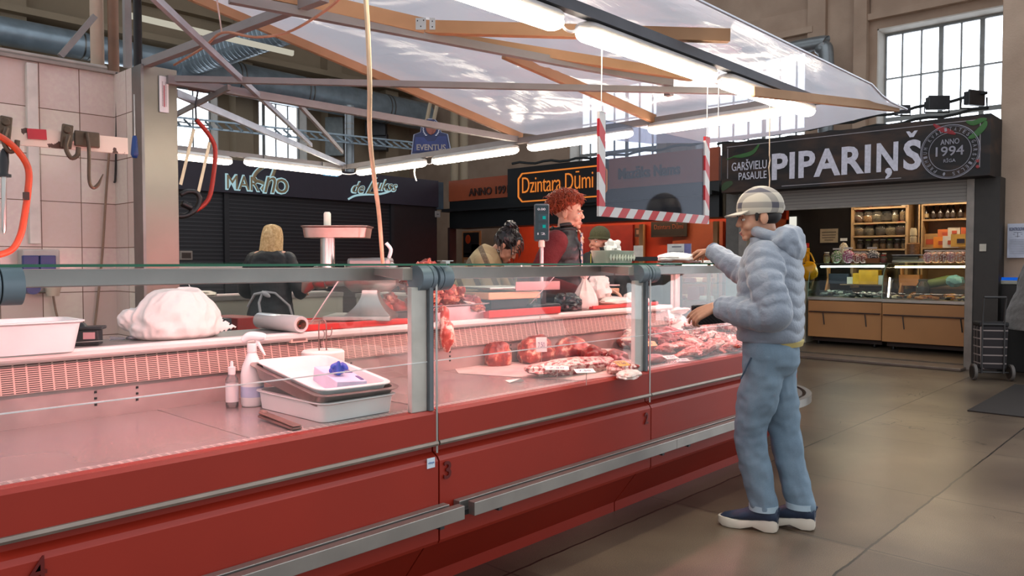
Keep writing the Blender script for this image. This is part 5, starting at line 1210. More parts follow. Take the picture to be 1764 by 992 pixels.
# small lit light-blue exit-like sign under the rear lamp
a = onY(557, 302, 6.78); c_ = onY(582, 294, 6.78); b = MB(); b.box((a.x, 6.775, a.z), (c_.x, 6.785, c_.z + .03)); b.box(((a.x + c_.x) / 2 - .01, 6.77, c_.z), ((a.x + c_.x) / 2 + .01, 6.79, 2.30)); simple('hanging_sign', b, emis('blue_sign_light', '#6fb9e6', .7), 'small light blue sign glowing beneath the rear row strip lamp', 'sign')
# laurel sign
pc = at(743, 235, 11.6); R = Matrix.Rotation(YAW - PI / 2, 3, 'Z')
r = thing('laurel_sign', 'blue shield shaped sign with white laurel wreath and the word EVENTUS', 'sign', pc)
s = 11.6 / FPX
outl = [(-33, -29), (33, -27), (27, 4), (16, 7), (14, 20), (5, 29), (-8, 29), (-16, 20), (-18, 7), (-29, 3)]
def sg(x, y, d=0): return pc + R @ Vector((x * s, -d, y * s))
b = MB(); b.prism([sg(x * 1.06, y * 1.06) for x, y in outl], R @ Vector((0, .03, 0))); b.build('rim', mat('sign_rim', '#9a9fb4', .5), r)
b = MB(); b.prism([sg(x, y, .012) for x, y in outl], R @ Vector((0, .012, 0))); b.build('face', mat('sign_blue', '#1d2550', .5), r)
b = MB(); b.prism([sg(x, y, .02) for x, y in ((-30, -26), (30, -24), (26, 0), (12, 0), (6, -8), (-6, -9), (-12, -2), (-27, -1))], R @ Vector((0, .008, 0))); b.build('banner', mat('sign_blue2', '#27336b', .5), r)
text('EVENTUS', mat('sign_letter', '#9a8f8c', .5), r, 'sign_word', sg(-25, -24, .024), R @ UX, UZ, 50 * s, 10 * s, ext=.006, off=.02)
b = MB()
for sd in (-1, 1):
    for k in range(9):
        a = math.radians(-50 + k * 14); x = sd * 13.5 * math.cos(a); yv = 12 + 13.5 * math.sin(a); b.rbox(sg(x, yv, .024), (3.2 * s, .006, 1.5 * s), R @ Matrix.Rotation(-sd * (a + .9), 3, 'Y'))
b.build('laurel', mat('sign_laurel', '#c6c6d6', .5), r)
b = MB(); b.rbox(sg(1, 11, .026), (5 * s, .01, 17 * s), R @ Matrix.Rotation(.35, 3, 'Y')); b.ell(sg(0, 14, .02), (9 * s, .006, 11 * s), R, 16, 8); b.build('figure', mat('sign_figure', '#8c4a3c', .5), r)
b = MB(); b.tube([sg(-8, 28, -.02), sg(170, 900, -.02)], .03, 6); b.tube([sg(4, 28, -.02), sg(190, 900, -.02)], .03, 6); b.build('hanger', wallm2, r)

# ================================================================ SMOKED FISH STALL (facade X = 10.6)
def onXb(b, px0, px1, py0, py1, x=XD, d=.05):
    """box on the facade plane between two picture columns, heights read at each column's middle"""
    A = onX(px0, py1, x); C = onX(px1, py0, x); pm = (px0 + px1) / 2
    z0 = onX(pm, py1, x).z; z1 = onX(pm, py0, x).z; b.box((x, min(A.y, C.y), z0), (x + d, max(A.y, C.y), z1)); return A, C, z0, z1
r = thing('market_stall', 'orange and black smoked food stall with framed orange lettering', 'market stall', (11.2, 8.0, 0)); FS = r
copper = mat('copper_panel', '#9a4a2c', .5, 0, .05); blackp = mat('black_panel', '#131417', .4)
yA, yB, yC, yD = 11.62, onX(882, 300, XD).y, onX(1047, 300, XD).y, onX(1238, 300, XD).y
b = MB(); b.box((XD, yB, 2.52), (XD + .06, yA, 2.93)); b.build('orange_sign_panel', copper, r)
b = MB(); b.box((XD - .12, yC, 2.26), (XD + .06, yB, 3.02)); b.build('black_sign_panel', blackp, r)
b = MB(); b.box((XD, yD, 2.52), (XD + .06, yC - .02, 3.02)); b.build('orange_sign_panel', copper, r)
b = MB(); b.box((XD + .02, yD, 1.98), (XD + .5, yA, 2.52)); b.build('black_header', blackp, r)
b = MB(); b.box((XD + .06, yD, 2.5), (XD + .8, yA, 2.9)); b.build('roof_box', blackp, r)
b = MB(); b.box((XD - .2, yD, 2.30), (XD, yA, 2.36)); b.build('shutter_box', mat('shutter_housing', '#0f1013', .5), r)
q = onX(808, 358, XD - .01); q2 = onX(876, 352, XD - .01)
text('ANNO 1991', mat('dull_letter', '#3b2019', .5), r, 'sign_letters', (XD - .004, q.y, 2.59), NY, UZ, q.y - q2.y, .15, ext=.02, off=.02)
text('Mazāks Nams', mat('dull_letter', '#3b2019'), r, 'sign_letters', (XD - .004, onX(1066, 320, XD).y, 2.66), NY, UZ, onX(1066, 320, XD).y - onX(1172, 320, XD).y, .19, ext=.02, off=.03)
orl = emis('orange_neon', '#f08a3c', .85)
xs_ = XD - .135
f0 = onX(893, 350, xs_).y; f1 = onX(1045, 335, xs_).y; zt, zb_ = 2.905, 2.40; ch = .09
P = [(xs_, f0, zb_ + ch), (xs_, f0, zt - ch), (xs_, f0 - ch, zt), (xs_, f1 + ch, zt), (xs_, f1, zt - ch), (xs_, f1, zb_ + ch), (xs_, f1 + ch, zb_), (xs_, f0 - ch, zb_), (xs_, f0, zb_ + ch)]
b = MB(); 
for a, c in zip(P[:-1], P[1:]): b.bar(a, c, .02, .022)
b.build('sign_frame', orl, r)
q = onX(900, 335, xs_).y; q2 = onX(1022, 328, xs_).y
text('Dzintara Dūmi', orl, r, 'sign_letters', (xs_ - .002, q, 2.55), NY, UZ, q - q2, .30, ext=.01, off=-.010, track=.95)
# interior
orw = mat('orange_wall', '#bf3a18', .6, 0, .05); reds = mat('deep_red_wall', '#8e1f1c', .6)
b = MB(); b.box((12.3, yD - .3, 0), (12.4, yA, 2.5)); b.build('back_wall', orw, r)
b = MB(); b.box((11.0, yD - .3, 2.40), (12.4, yA, 2.46)); b.build('inner_ceiling', mat('inner_dark', '#3c1d16', .7), r)
b = MB(); b.box((XD + .05, yD - .35, 0), (XD + .25, yD - .1, 2.5)); b.build('end_post', mat('stall_grey_post', '#5b5753', .5), r)
b = MB(); b.box((XD + .02, onX(770, 400, XD).y, 0), (XD + .2, yA, 2.0)); b.build('end_panel', mat('stall_dark_red', '#2f1614', .6), r)
for (p0, p1, m) in ((1160, 1246, copper), (1092, 1110, copper)):
    A, C = onX(p0, 400, 12.2).y, onX(p1, 400, 12.2).y; b = MB(); b.box((12.18, C, 0), (12.26, A, 2.0)); b.build('inner_panel', m, r)
A, C = onX(950, 400, 12.1).y, onX(1090, 400, 12.1).y; b = MB(); b.box((12.1, C, .9), (12.16, A, 2.0)); b.build('red_panel', reds, r)
b = MB(); b.box((11.1, yD - .3, 0), (12.4, yD - .25, 2.0)); b.build('side_wall', copper, r)
# wooden door frame edges inside
for px in (1104, 1232): q = onX(px, 400, 11.2); b = MB(); b.box((11.2, q.y - .04, 0), (11.26, q.y + .04, 1.95)); b.build('wooden_upright', wood, r)
# counter front of the fish stall and its glass cases
b = MB(); b.box((XD - .25, yD, 0), (XD + .45, yA - 1.0, .72)); b.build('counter_front', mat('fish_counter', '#8c4a3c', .5), r)
b = MB(); b.box((XD - .25, yD, 1.27), (XD + .45, yB, 1.285)); b.build('case_top', gtop, r)
b = MB(); b.box((XD - .2, yD, .98), (XD + .45, yB, .995)); b.build('case_shelf', gtop, r)
b = MB(); b.box((XD - .25, yD, .72), (XD - .243, yB, 1.27)); b.build('case_glass', panew, r)
for y_ in (yD + .02, yD + 1.3, yD + 2.6, yD + 3.9): b = MB(); b.box((XD - .25, y_ - .02, .72), (XD - .21, y_ + .02, 1.28)); b.build('case_post', wood, r)
b = MB(); b.tube([(XD + .02, yD + .1, 1.25), (XD + .02, yB - .1, 1.25)], .018, 8); b.build('case_lamp', emis('case_lamp', '#ffd6b8', 16), r)
b = MB(); b.tube([(11.3, yD + .2, 2.3), (11.3, yA - .5, 2.3)], .03, 8); b.build('ceiling_lamp', emis('hidden_lamp', '#ffd0a0', 30), r)  # unseen lamp tucked behind the header, there to light the stall inside
rnd = random.Random(3)
fc = [mat('food_' + c[1:], c, .4) for c in ('#c9805a', '#d9a893', '#a2282a', '#d8c8b8', '#b5663c')]
for i in range(46):
    z = .722 if i % 2 else .997; y = rnd.uniform(yD + .15, yD + 3.6); x = XD + rnd.uniform(-.15, .3)
    if i == 20: b = MB(); b.box((XD - .1, yD + .25, .73), (XD + .05, yD + .45, .93)); simple('red_tub', b, mat('tub_red', '#b01c1c', .4), 'red plastic tub in the smoked food case', 'tub'); continue
    b = MB(); m = fc[i % 5]
    if i % 3: b.rbox((x, y, z + .035), (.14, .16, .07), Matrix.Rotation(rnd.uniform(-.4, .4), 3, 'Z'), .9)
    else: b.cap([(x, y - .09, z + .04), (x, y + .09, z + .04)], [.04, .036], 10)
    simple('food_pack', b, m, 'packed smoked food on the glass shelves of the orange stall', 'food pack', 'packed food in the orange stall case', bevel=.008 if i % 3 else 0, smooth=not i % 3)
# posters
def poster(px0, px1, py0, py1, x, col, lab, extra=None, cat='poster'):
    A = onX(px0, py1, x); C = onX(px1, py0, x); z0 = onX((px0 + px1) / 2, py1, x).z; z1 = onX((px0 + px1) / 2, py0, x).z
    r = thing('poster', lab, cat, (x, (A.y + C.y) / 2, z0)); b = MB(); b.box((x - .01, C.y, z0), (x, A.y, z1)); b.build('sheet', mat('poster_' + col[1:], col, .5), r)
    def sub(fx0, fx1, fz0, fz1, c, nm='print', d=.012):
        b = MB(); b.box((x - d, A.y + (C.y - A.y) * fx1, z0 + (z1 - z0) * fz0), (x - .0095, A.y + (C.y - A.y) * fx0, z0 + (z1 - z0) * fz1)); b.build(nm, mat('ink_' + c[1:], c, .5), r)
    for e in extra or []: sub(*e)
    return r, A, C, z0, z1
pr_, A, C, z0, z1 = poster(797, 829, 398, 480, 12.0, '#c98b5c', 'black and cream poster with an orange balloon shape', [(.06, .9, .45, .97, '#17131a'), (.5, .95, .40, .72, '#c9a9a0'), (.1, .9, .03, .40, '#d6b7a4'), (.14, .5, .50, .54, '#8d8590')])
b = MB(); b.ell((11.985, A.y + (C.y - A.y) * .32, z0 + (z1 - z0) * .83), (.008, .085, .10), n=18, m=10); b.build('balloon', mat('balloon_orange', '#d04a1c', .5), pr_)
pr_, A, C, z0, z1 = poster(1122, 1184, 381, 408, 12.1, '#120f12', 'small black framed sign repeating the orange lettering', [(.06, .94, .06, .08, '#5b2f22'), (.06, .94, .92, .94, '#5b2f22')])
text('Dzintara Dūmi', mat('dull_orange', '#8a4630', .5), pr_, 'sign_letters', (12.085, A.y - .07, z0 + .14), NY, UZ, abs(A.y - C.y) - .14, .09, ext=.004)
poster(1094, 1106, 393, 408, 11.95, '#3a2420', 'tiny dark framed picture inside the orange stall', [(.2, .8, .3, .8, '#8d6a5c')])
poster(1092, 1108, 423, 448, 10.9, '#e3ddd6', 'white paper sheet standing in the orange stall')
pr_, A, C, z0, z1 = poster(1150, 1191, 420, 451, 10.36, '#e9e6e2', 'white desk calendar with a violet photo', [(.72, 1.0, .0, 1.0, '#7c78a8')] + [(.1 + .085 * i, .14 + .085 * i, .12 + .14 * j, .18 + .14 * j, '#8a8890') for i in range(7) for j in range(4)] + [(.2, .6, .8, .88, '#8a8890')])
b = MB(); A = at(1120, 446, 9.6); b.rbox((A.x, A.y, A.z), (.5, .7, .05)); b.rbox((A.x, A.y, A.z / 2 - .03), (.44, .64, A.z - .06)); simple('counter_lid', b, blackp, 'dark glossy topped cabinet beyond the green basket', 'cabinet')

# ================================================================ SPICE SHOP (facade X = 10.6, sign box at 10.3)
r = thing('spice_shop', 'spice shop front with dark printed sign box and half raised grey roller shutter', 'shop', (11, 3.5, 0)); PS = r
XS = 10.30
sy0, sy1 = onX(1706, 260, XS).y, onX(1243, 300, XS).y
signm = patmat('spice_sign_print', lambda nt, X, Y, Z: (
    math_n(nt, 'MULTIPLY', ramp(nt, math_n(nt, 'ADD', math_n(nt, 'MULTIPLY', noise_s(nt, 2.2, 4, stretch=(1, 1, 2.5)), .8), math_n(nt, 'MULTIPLY', math_n(nt, 'ABSOLUTE', math_n(nt, 'SUBTRACT', math_n(nt, 'FRACT', math_n(nt, 'MULTIPLY', Y, .42)), .5)), .35)), [(.42, (0, 0, 0)), (.62, (1, 1, 1))]), .30), '#120e10', '#6d4a34'), .65)
b = MB(); b.box((XS, sy0, 2.30), (XS + .58, sy1, 3.01)); b.build('sign_box', signm, r, bevel=.004)
b = MB()
for (y0, y1, z0, z1) in ((sy0 + .08, sy1 - .08, 2.945, 2.955), (sy0 + .95, sy1 - .9, 2.335, 2.345), (sy0 + .1, sy0 + .11, 2.4, 2.93), (sy1 - .1, sy1 - .09, 2.5, 2.93)): b.box((XS - .004, y0, z0), (XS, y1, z1))
b.build('sign_border', mat('chalk_line', '#8d8588', .6), r)
chalk = mat('chalk_white', '#c9c6d2', .6, 0, .1, 30)
def stext(t, px0, px1, py_mid0, h, z, off=0, m=chalk, nm='sign_letters', track=1.0):
    a, c = onX(px0, 300, XS).y, onX(px1, 300, XS).y
    return text(t, m, r, nm, (XS - .0055, a, z), NY, UZ, a - c, h, ext=.005, off=off, track=track)
stext('GARŠVIELU', 1261, 1321, 0, .150, 2.600, .003)
stext('PASAULE', 1273, 1321, 0, .105, 2.465, .003)
stext('PIPARI', 1330, 1500, 0, .36, 2.43, .03, track=1.05)
stext('N', 1510, 1547, 0, .36, 2.43, .03)
stext('S', 1556, 1587, 0, .37, 2.425, .03)
stext('ˇ', 1560, 1580, 0, .075, 2.825, .02)
stext(',', 1525, 1537, 0, .14, 2.335, .02)
# round stamp
cy_, cz_ = onX(1636, 272, XS).y, 2.61
def ringm(rad, w, nm):
    b = MB(); P = [(XS - .004, cy_ + rad * math.cos(a), cz_ + rad * math.sin(a)) for a in [2 * PI * i / 48 for i in range(49)]]; b.tube(P, w, 5); b.build(nm, mat('stamp_grey', '#8f8c96', .6), r)
ringm(.315, .006, 'stamp_ring'); ringm(.225, .004, 'stamp_ring'); ringm(.30, .003, 'stamp_ring')
st = mat('stamp_grey', '#8f8c96', .6)
msg = 'PREMIUM KVALITĀTES GARŠVIELAS · '
for i, chh in enumerate(msg):
    if chh == ' ': continue
    a = math.radians(235 - i * 360 / len(msg)); p = Vector((XS - .005, cy_ - .245 * math.cos(a), cz_ + .245 * math.sin(a)))
    w_ = Vector((0, -math.cos(a), math.sin(a))); u_ = Vector((0, -math.sin(a), -math.cos(a)))
    text(chh, st, r, 'stamp_letter', p - u_ * .014, u_, w_, .026, .042, ext=.003, off=.006)
def ctext(t, w, h, z): text(t, st, r, 'stamp_word', (XS - .005, cy_ + w / 2, cz_ + z), NY, UZ, w, h, ext=.004, off=.012)
ctext('ANNO', .20, .065, .085); ctext('1994', .30, .115, -.05); ctext('RĪGA', .13, .05, -.125)
# printed chilli and leaves
def on_sign(px, py, d=.006): q = onX(px, py, XS - d); return q
def paint(name, pts, w, m):
    P = smooth_path([on_sign(x, y) for x, y in pts], 5); k = len(P); b = MB(); b.tube(P, [(.002, max(.003, w * math.sin(PI * (i + .6) / (k + .2)) ** .6)) for i in range(k)], 8, ref=UX); b.build(name, m, r, smooth=True)
paint('printed_green_chilli', [(1262, 270), (1280, 268), (1297, 262), (1308, 248)], .03, mat('chilli_green', '#2f5c28', .5)); paint('printed_stem', [(1251, 275), (1262, 271)], .01, mat('chilli_green', '#2f5c28'))
paint('printed_red_chilli', [(1608, 214), (1620, 222), (1634, 226), (1646, 231)], .03, mat('chilli_red', '#8c1420', .5))
paint('printed_leaf', [(1664, 209), (1676, 212), (1690, 207), (1700, 205)], .03, mat('leaf_green', '#2f5f26', .5)); paint('printed_leaf', [(1668, 238), (1680, 232), (1694, 218), (1699, 208)], .035, mat('leaf_green', '#2f5f26'))
paint('printed_leaf', [(1244, 328), (1250, 320), (1262, 314)], .05, mat('leaf_dim', '#2c4020', .5))
b = MB()
for px, py in ((1684, 277), (1684, 287)): b.ell(on_sign(px, py), (.004, .02, .02), n=10, m=6)
b.build('printed_berry', mat('berry_red', '#8c2a2c', .5), r)
# frame, shutter, posts
XF = 10.62
gm_ = mat('shop_frame_grey', '#7d7670', .45, .4)
shut = slat_mat('grey_shutter', '#857e78', '#5d5752', .042, .5)
y_r, y_l = onX(1666, 400, XF).y, onX(1345, 400, XF).y
zs = onX(1520, 348, XF).z
b = MB(); b.box((XF, y_r, 2.055), (XF + .04, sy1 - .1, 2.34)); b.build('roller_shutter', shut, r)
b = MB(); b.box((XF - .01, y_r, 2.03), (XF + .05, sy1 - .1, 2.06)); b.build('shutter_bottom_bar', gm_, r)
b = MB(); b.box((XF - .02, onX(1678, 400, XF).y, 0), (XF + .08, y_r + .01, 2.34)); b.build('guide_post', gm_, r, bevel=.004)
b = MB(); b.box((XF - .02, sy1 - .25, 0), (XF + .08, sy1 - .12, 2.34)); b.build('guide_post', gm_, r, bevel=.004)
b = MB(); b.box((XF + .0, 2.06, 0), (XF + .36, onX(1678, 400, XF).y, 2.31)); b.build('dark_side_panel', mat('anthracite_panel', '#2c2724', .6), r)
a = onX(1687, 433, XF - .01); c = onX(1699, 420, XF - .01); b = MB(); b.box((XF - .015, c.y, a.z), (XF, a.y, c.z)); o = b.build('light_switch', mat('switch_cream', '#b5ada0', .5), r, bevel=.003)
b = MB(); b.box((XF - .25, y_r - .02, 0), (XF + .15, sy1 - .1, .035)); b.build('threshold_step', mat('step_stone', '#5f5048', .4), r, bevel=.008)
b = MB(); b.box((XF + .15, 2.3, 0), (13.15, sy1, .05)); b.build('shop_floor', mat('shop_floor', '#5d5348', .35), r)
# interior shell
XB = 12.9
dkw = mat('dark_wall_print', '#231d1a', .7, 0, .2, 6)
y_sh = onX(1466, 400, XB).y
b = MB(); b.box((XB, y_sh, 0), (XB + .1, sy1 + .2, 2.5)); b.build('dark_back_wall', dkw, r)
b = MB(); b.box((XB + .05, 2.3, 0), (XB + .12, y_sh, 2.5)); b.build('back_wall', mat('shop_wall', '#7d6b58', .7), r)
b = MB(); b.box((XF + .3, 2.2, 2.36), (13.0, sy1 + .2, 2.42)); b.build('shop_ceiling', mat('shop_ceiling', '#c9bfae', .8), r)
b = MB(); b.box((XF + .3, sy1 + .1, 0), (13.0, sy1 + .16, 2.4)); b.build('side_wall', dkw, r)
b = MB(); b.box((XF + .3, 2.2, 0), (13.0, 2.28, 2.4)); b.build('side_wall', mat('shop_wall', '#7d6b58'), r)
for y_ in (2.9, 4.0): b = MB(); b.tube([(12.2, y_ - .4, 2.33), (12.2, y_ + .4, 2.33)], .03, 8); b.build('ceiling_lamp', emis('shop_lamp', '#ffe8c8', 42), r)
# white lit doorway panel
a, c = onX(1345, 405, XB - .02), onX(1372, 373, XB - .02); b = MB(); b.box((XB - .03, c.y, .05 + 1.6 if False else a.z), (XB - .01, a.y, c.z)); simple('lit_panel', b, emis('lit_panel', '#f2eee0', .95), 'bright white panel on the dark back wall beside the jacket hood', 'panel')
pr_, A, C, z0, z1 = poster(1413, 1444, 394, 418, XB - .03, '#b7a78c', 'beige notice on the dark wall of the spice shop', [(.1, .9, .72, .78, '#4f4238'), (.12, .88, .52, .57, '#4f4238'), (.1, .85, .34, .39, '#4f4238'), (.25, .75, .16, .21, '#4f4238')], cat='notice')
# shelves
shw = mat('shelf_wood', '#a58660', .5, 0, .06)
r = thing('wall_shelf', 'light wooden wall shelf with glass jars, left part of the shop shelving', 'shelf', (XB - .15, 4, 0)); 
def yy_(px, x=XB - .3): return onX(px, 400, x).y
def zz_(py, px, x=XB - .3): return onX(px, py, x).z
zsh = [zz_(358, 1515), zz_(384, 1515), zz_(407, 1515), zz_(430, 1515)]
YA, YB_ = yy_(1468), yy_(1562)
for z in zsh: b = MB(); b.box((XB - .3, YB_, z - .012), (XB - .0, YA, z + .012)); b.build('shelf_board', shw, r)
for y_ in (YA, YB_, yy_(1584), yy_(1587)): 
    b = MB(); b.box((XB - .3, y_ - .02, .9), (XB, y_ + .02, 2.33)); b.build('shelf_side', shw, r)
b = MB(); b.box((XB - .01, YB_, .9), (XB + .04, YA, 2.3)); b.build('shelf_back', mat('shelf_back', '#5d4a38', .7), r)
r = thing('wall_shelf', 'light wooden wall shelf with dark bottles, right part of the shop shelving', 'shelf', (XB - .15, 2.8, 0))
YC, YD_ = yy_(1587), yy_(1672)
zr = [zz_(351, 1630), zz_(378, 1630), zz_(427, 1630)]
for z in zr: b = MB(); b.box((XB - .3, YD_, z - .012), (XB, YC - .02, z + .012)); b.build('shelf_board', shw, r)
b = MB(); b.box((XB - .01, YD_, .9), (XB + .04, YC, 2.3)); b.build('shelf_back', mat('shelf_back2', '#8a6c52', .7), r)
glassjar = glassy('jar_glass', (.82, .8, .74), 1.0, .25, .05, (.5, .45, .38))
spice_c = ['#6b3a1e', '#a8742c', '#b89a6a', '#2c241c', '#8c8468', '#94301c', '#c9b98a', '#5a1414']
def jar(c, rad, h, col, lid, label, group, rootname='glass_jar'):
    r = thing(rootname, label, 'jar', c, group)
    b = MB(); b.lathe([(rad * .7, 0), (rad, h * .18), (rad, h * .62), (rad * .62, h * .86), (rad * .62, h * .92)], c, 18); b.build('jar_glass', glassjar, r, smooth=True)
    b = MB(); b.lathe([(rad * .66, .004), (rad * .93, h * .19), (rad * .93, h * .55), (rad * .5, h * .6)], c, 16); b.build('contents', mat('spice_' + col[1:], col, .8, 0, .3, 60), r, smooth=True)
    b = MB(); b.lathe([(rad * .68, h * .9), (rad * .7, h * .93), (rad * .68, h)], c, 16); b.build('lid', mat('lid_' + lid[1:], lid, .4), r, smooth=True)
    return r
xj = XB - .17
row1 = [(1480, .105, .20, 0, '#8c2018'), (1497, .10, .19, 1, '#3a3a38'), (1512, .095, .20, 4, '#3a3a38'), (1528, .10, .16, 3, '#2c2c2c'), (1542, .06, .18, 6, '#b8b0a0'), (1557, .06, .26, 2, '#b8b0a0')]
for (px, rad, h, ci, lid) in row1: c = onX(px, 384, xj); jar(Vector((xj, c.y, zsh[1] + .013)), rad, h, spice_c[ci], lid, 'big round glass jar of spice on the second shelf from the top', 'jars on the second shelf')
row2 = [(1481, .10, .20, 2, '#b02a20'), (1498, .095, .19, 4, '#b02a20'), (1519, .10, .20, 3, '#a02820'), (1536, .10, .20, 6, '#b02a20'), (1554, .105, .21, 7, '#c02a24')]
for (px, rad, h, ci, lid) in row2: c = onX(px, 407, xj); jar(Vector((xj, c.y, zsh[2] + .013)), rad, h, spice_c[ci], lid, 'red lidded glass jar of spice on the third shelf from the top', 'red lidded jars')
for i, px in enumerate((1482, 1496, 1509, 1521, 1533, 1546, 1558)): c = onX(px, 428, xj); jar(Vector((xj, c.y, zsh[3] + .013)), .055, .15, spice_c[(i * 3) % 8], ('#9a9690', '#8fa83c', '#c9c4b8')[i % 3], 'small lidded jar on the lowest visible shelf', 'small jars on the low shelf')
for px in (1499, 1535): c = onX(px, 356, xj); jar(Vector((xj, c.y, zsh[0] + .013)), .045, .11, '#94301c', '#7a1c18', 'small dark jar on the topmost shelf', 'jars on the topmost shelf')
for px in (1592, 1602, 1614, 1627, 1640, 1650, 1663):
    c = onX(px, 350, xj); cc = Vector((xj, c.y, zr[0] + .013)); r = thing('green_jar', 'small jar with bright green label on the top right shelf', 'jar', cc, 'green labelled jars')
    b = MB(); b.lathe([(.042, 0), (.045, .02), (.045, .08), (.03, .1)], cc, 12); b.build('jar_body', mat('green_label', '#8fa832', .5), r, smooth=True)
    b = MB(); b.lathe([(.034, .098), (.034, .12)], cc, 12); b.build('lid', mat('lid_grey', '#55584a', .4), r, smooth=True)
for i, px in enumerate((1595, 1608, 1620, 1633, 1642, 1655)):
    c = onX(px, 377, xj); cc = Vector((xj, c.y, zr[1] + .013)); r = thing('dark_bottle', 'slim dark bottle on the shelf below the green labelled jars', 'bottle', cc, 'dark bottles')
    b = MB(); b.lathe([(.036, 0), (.038, .01), (.038, .12), (.016, .155), (.014, .21), (.017, .215)], cc, 14); b.build('bottle_body', mat('dark_bottle', '#1a100c', .15), r, smooth=True)
    b = MB(); b.lathe([(.0385, .03), (.0385, .09)], cc, 14); b.build('label', mat('bottle_cream' if i == 0 else 'bottle_lab', '#b59c72' if i == 0 else '#33251d', .5), r, smooth=True)
# tall nut jar, boxes
c = onX(1573, 440, 12.3); cc = Vector((12.3, c.y, 1.30)); r = thing('nut_jar', 'tall clear canister filled with brown nuts, white jars stacked on it', 'canister', cc)
b = MB(); b.lathe([(.085, 0), (.088, .27), (.07, .28)], cc, 20); b.build('nuts', patmat('nuts', lambda nt, X, Y, Z: (noise_s(nt, 40, 3), '#3a2114', '#a8794c'), .4), r, smooth=True)
b = MB(); b.lathe([(.04, .285), (.045, .30), (.045, .37), (.03, .385), (.045, .39), (.047, .47), (.035, .50)], cc, 16); b.build('stacked_jars', mat('jar_cream', '#c7b795', .5), r, smooth=True)
for (px, py, w_, h_, col, l, x) in ((1602, 425, .26, .22, '#a8824e', 'kraft box on the right shelf behind the orange cartons', 12.75), (1622, 424, .2, .16, '#e08a2c', 'bright orange carton in front of the kraft box', 12.5), (1638, 424, .2, .17, '#d9d6cc', 'white carton with a dark square print', 12.48), (1655, 422, .24, .18, '#c9a04c', 'golden carton at the right end of the shop shelf', 12.45),
        (1628, 406, .18, .12, '#c46a34', 'orange carton upper row of the right shelf', 12.75), (1644, 404, .16, .13, '#c9c4b4', 'white printed carton upper row of the right shelf', 12.75), (1664, 404, .12, .13, '#b8582c', 'rust coloured carton at the far right of the upper row', 12.72)):
    q = onX(px, py + 3, x); r = thing('carton', l, 'carton', (x, q.y, q.z)); b = MB(); b.rbox((x, q.y, q.z + h_ / 2), (.09, w_, h_), Matrix.Rotation(.1, 3, 'Z')); b.build('box', mat('carton_' + col[1:], col, .6), r, bevel=.003)
    b = MB(); b.rbox((x - .048, q.y - .01, q.z + h_ * .45), (.003, w_ * .4, h_ * .35), Matrix.Rotation(.1, 3, 'Z')); b.build('print', mat('print_' + ('a' if px % 2 else 'b'), '#2c2230' if px % 2 else '#b04a2a', .5), r)
# glass-fronted display cases
def spice_case(y0, y1, x, label, food, lampcol):
    """y0 > y1 ; front glass leans back from z .78 up to 1.27"""
    r = thing('spice_display_case', label, 'display case', (x + .4, (y0 + y1) / 2, 0), 'spice shop display cases')
    wd = mat('case_wood', '#bd8654', .45, 0, .05, 2)
    b = MB(); b.box((x, y1 + .01, .17), (x + .03, y0 - .01, .735)); b.build('wooden_front', wd, r, bevel=.003)
    b = MB(); b.box((x - .035, y1 + .03, .545), (x, y0 - .03, .562)); b.build('bag_rail', mat('rail_brown', '#3a2216', .4), r)
    for t in (.22, .78):
        yv = y0 + (y1 - y0) * t; b = MB(); b.bar((x - .012, yv, .54), (x - .006, yv - .02, .36), .02, .014); b.build('rail_bracket', mat('rail_dark', '#1c120e', .4), r)
    b = MB(); b.box((x + .1, y1 + .03, .1), (x + .8, y0 - .05, .22)); b.build('plinth', mat('plinth_brown', '#33221c', .6), r)
    for yv in (y0 - .12, y1 + .15): b = MB(); b.tube([(x + .15, yv, .05), (x + .15, yv, .12)], .02, 10); b.ell((x + .15, yv, .055), (.035, .035, .008)); b.build('foot', black_p, r)
    b = MB(); b.box((x, y1 + .01, .72), (x + .75, y0 - .01, .77)); b.build('deck', mat('case_deck', '#c9bda8', .4), r)
    b = MB(); b.box((x - .005, y1, .735), (x + .012, y0, .775)); b.build('deck_edge', steel, r)
    g = glassy('case_glass', (.93, .98, .95), .8)
    P = [(x + .005, .78), (x + .02, 1.0), (x + .07, 1.16), (x + .16, 1.25), (x + .26, 1.275)]
    b = MB(); n = len(P)
    for a, c in zip(P[:-1], P[1:]): b.add([(a[0], y0, a[1]), (c[0], y0, c[1]), (c[0], y1, c[1]), (a[0], y1, a[1])], [(0, 1, 2, 3)])
    b.build('curved_glass', g, r, smooth=True)
    b = MB(); b.box((x + .22, y1, 1.275), (x + .75, y0, 1.29)); b.build('glass_top', g, r)
    for yv in (y0, y1):
        b = MB(); b.prism([(px_, yv, pz) for px_, pz in P] + [(x + .7, yv, 1.275), (x + .7, yv, .78)], (0, .006 if yv == y1 else -.006, 0)); b.build('side_glass', g, r)
        b = MB(); b.tube([(px_, yv, pz) for px_, pz in P], .005, 6); b.build('glass_rim', mat('rim_green', '#7d9a8c', .2), r)
    b = MB(); b.prism([(x + .55, y0 - .1, .77), (x + .38, y0 - .1, .80), (x + .50, y0 - .1, 1.05), (x + .46, y0 - .1, 1.25), (x + .58, y0 - .1, 1.25)], (0, -.025, 0)); b.build('wooden_bracket', wd, r)
    b = MB(); b.tube([(x + .24, y0 - .1, 1.235), (x + .24, y1 + .06, 1.245)], .013, 8); b.build('case_tube_lamp', emis('case_tube_' + lampcol[1:], lampcol, 16), r)
    b = MB(); b.box((x + .5, y1 + .05, .95), (x + .74, y0 - .3, .965)); b.build('inner_shelf', shw, r)
    return r
xC = 11.85
y0a, y1a, y1b = onX(1391, 540, xC).y, onX(1520, 540, xC).y, 2.42
c1 = spice_case(y0a, y1a, xC, 'left spice display case with dark packets on crushed ice like paper', None, '#e9fff6')
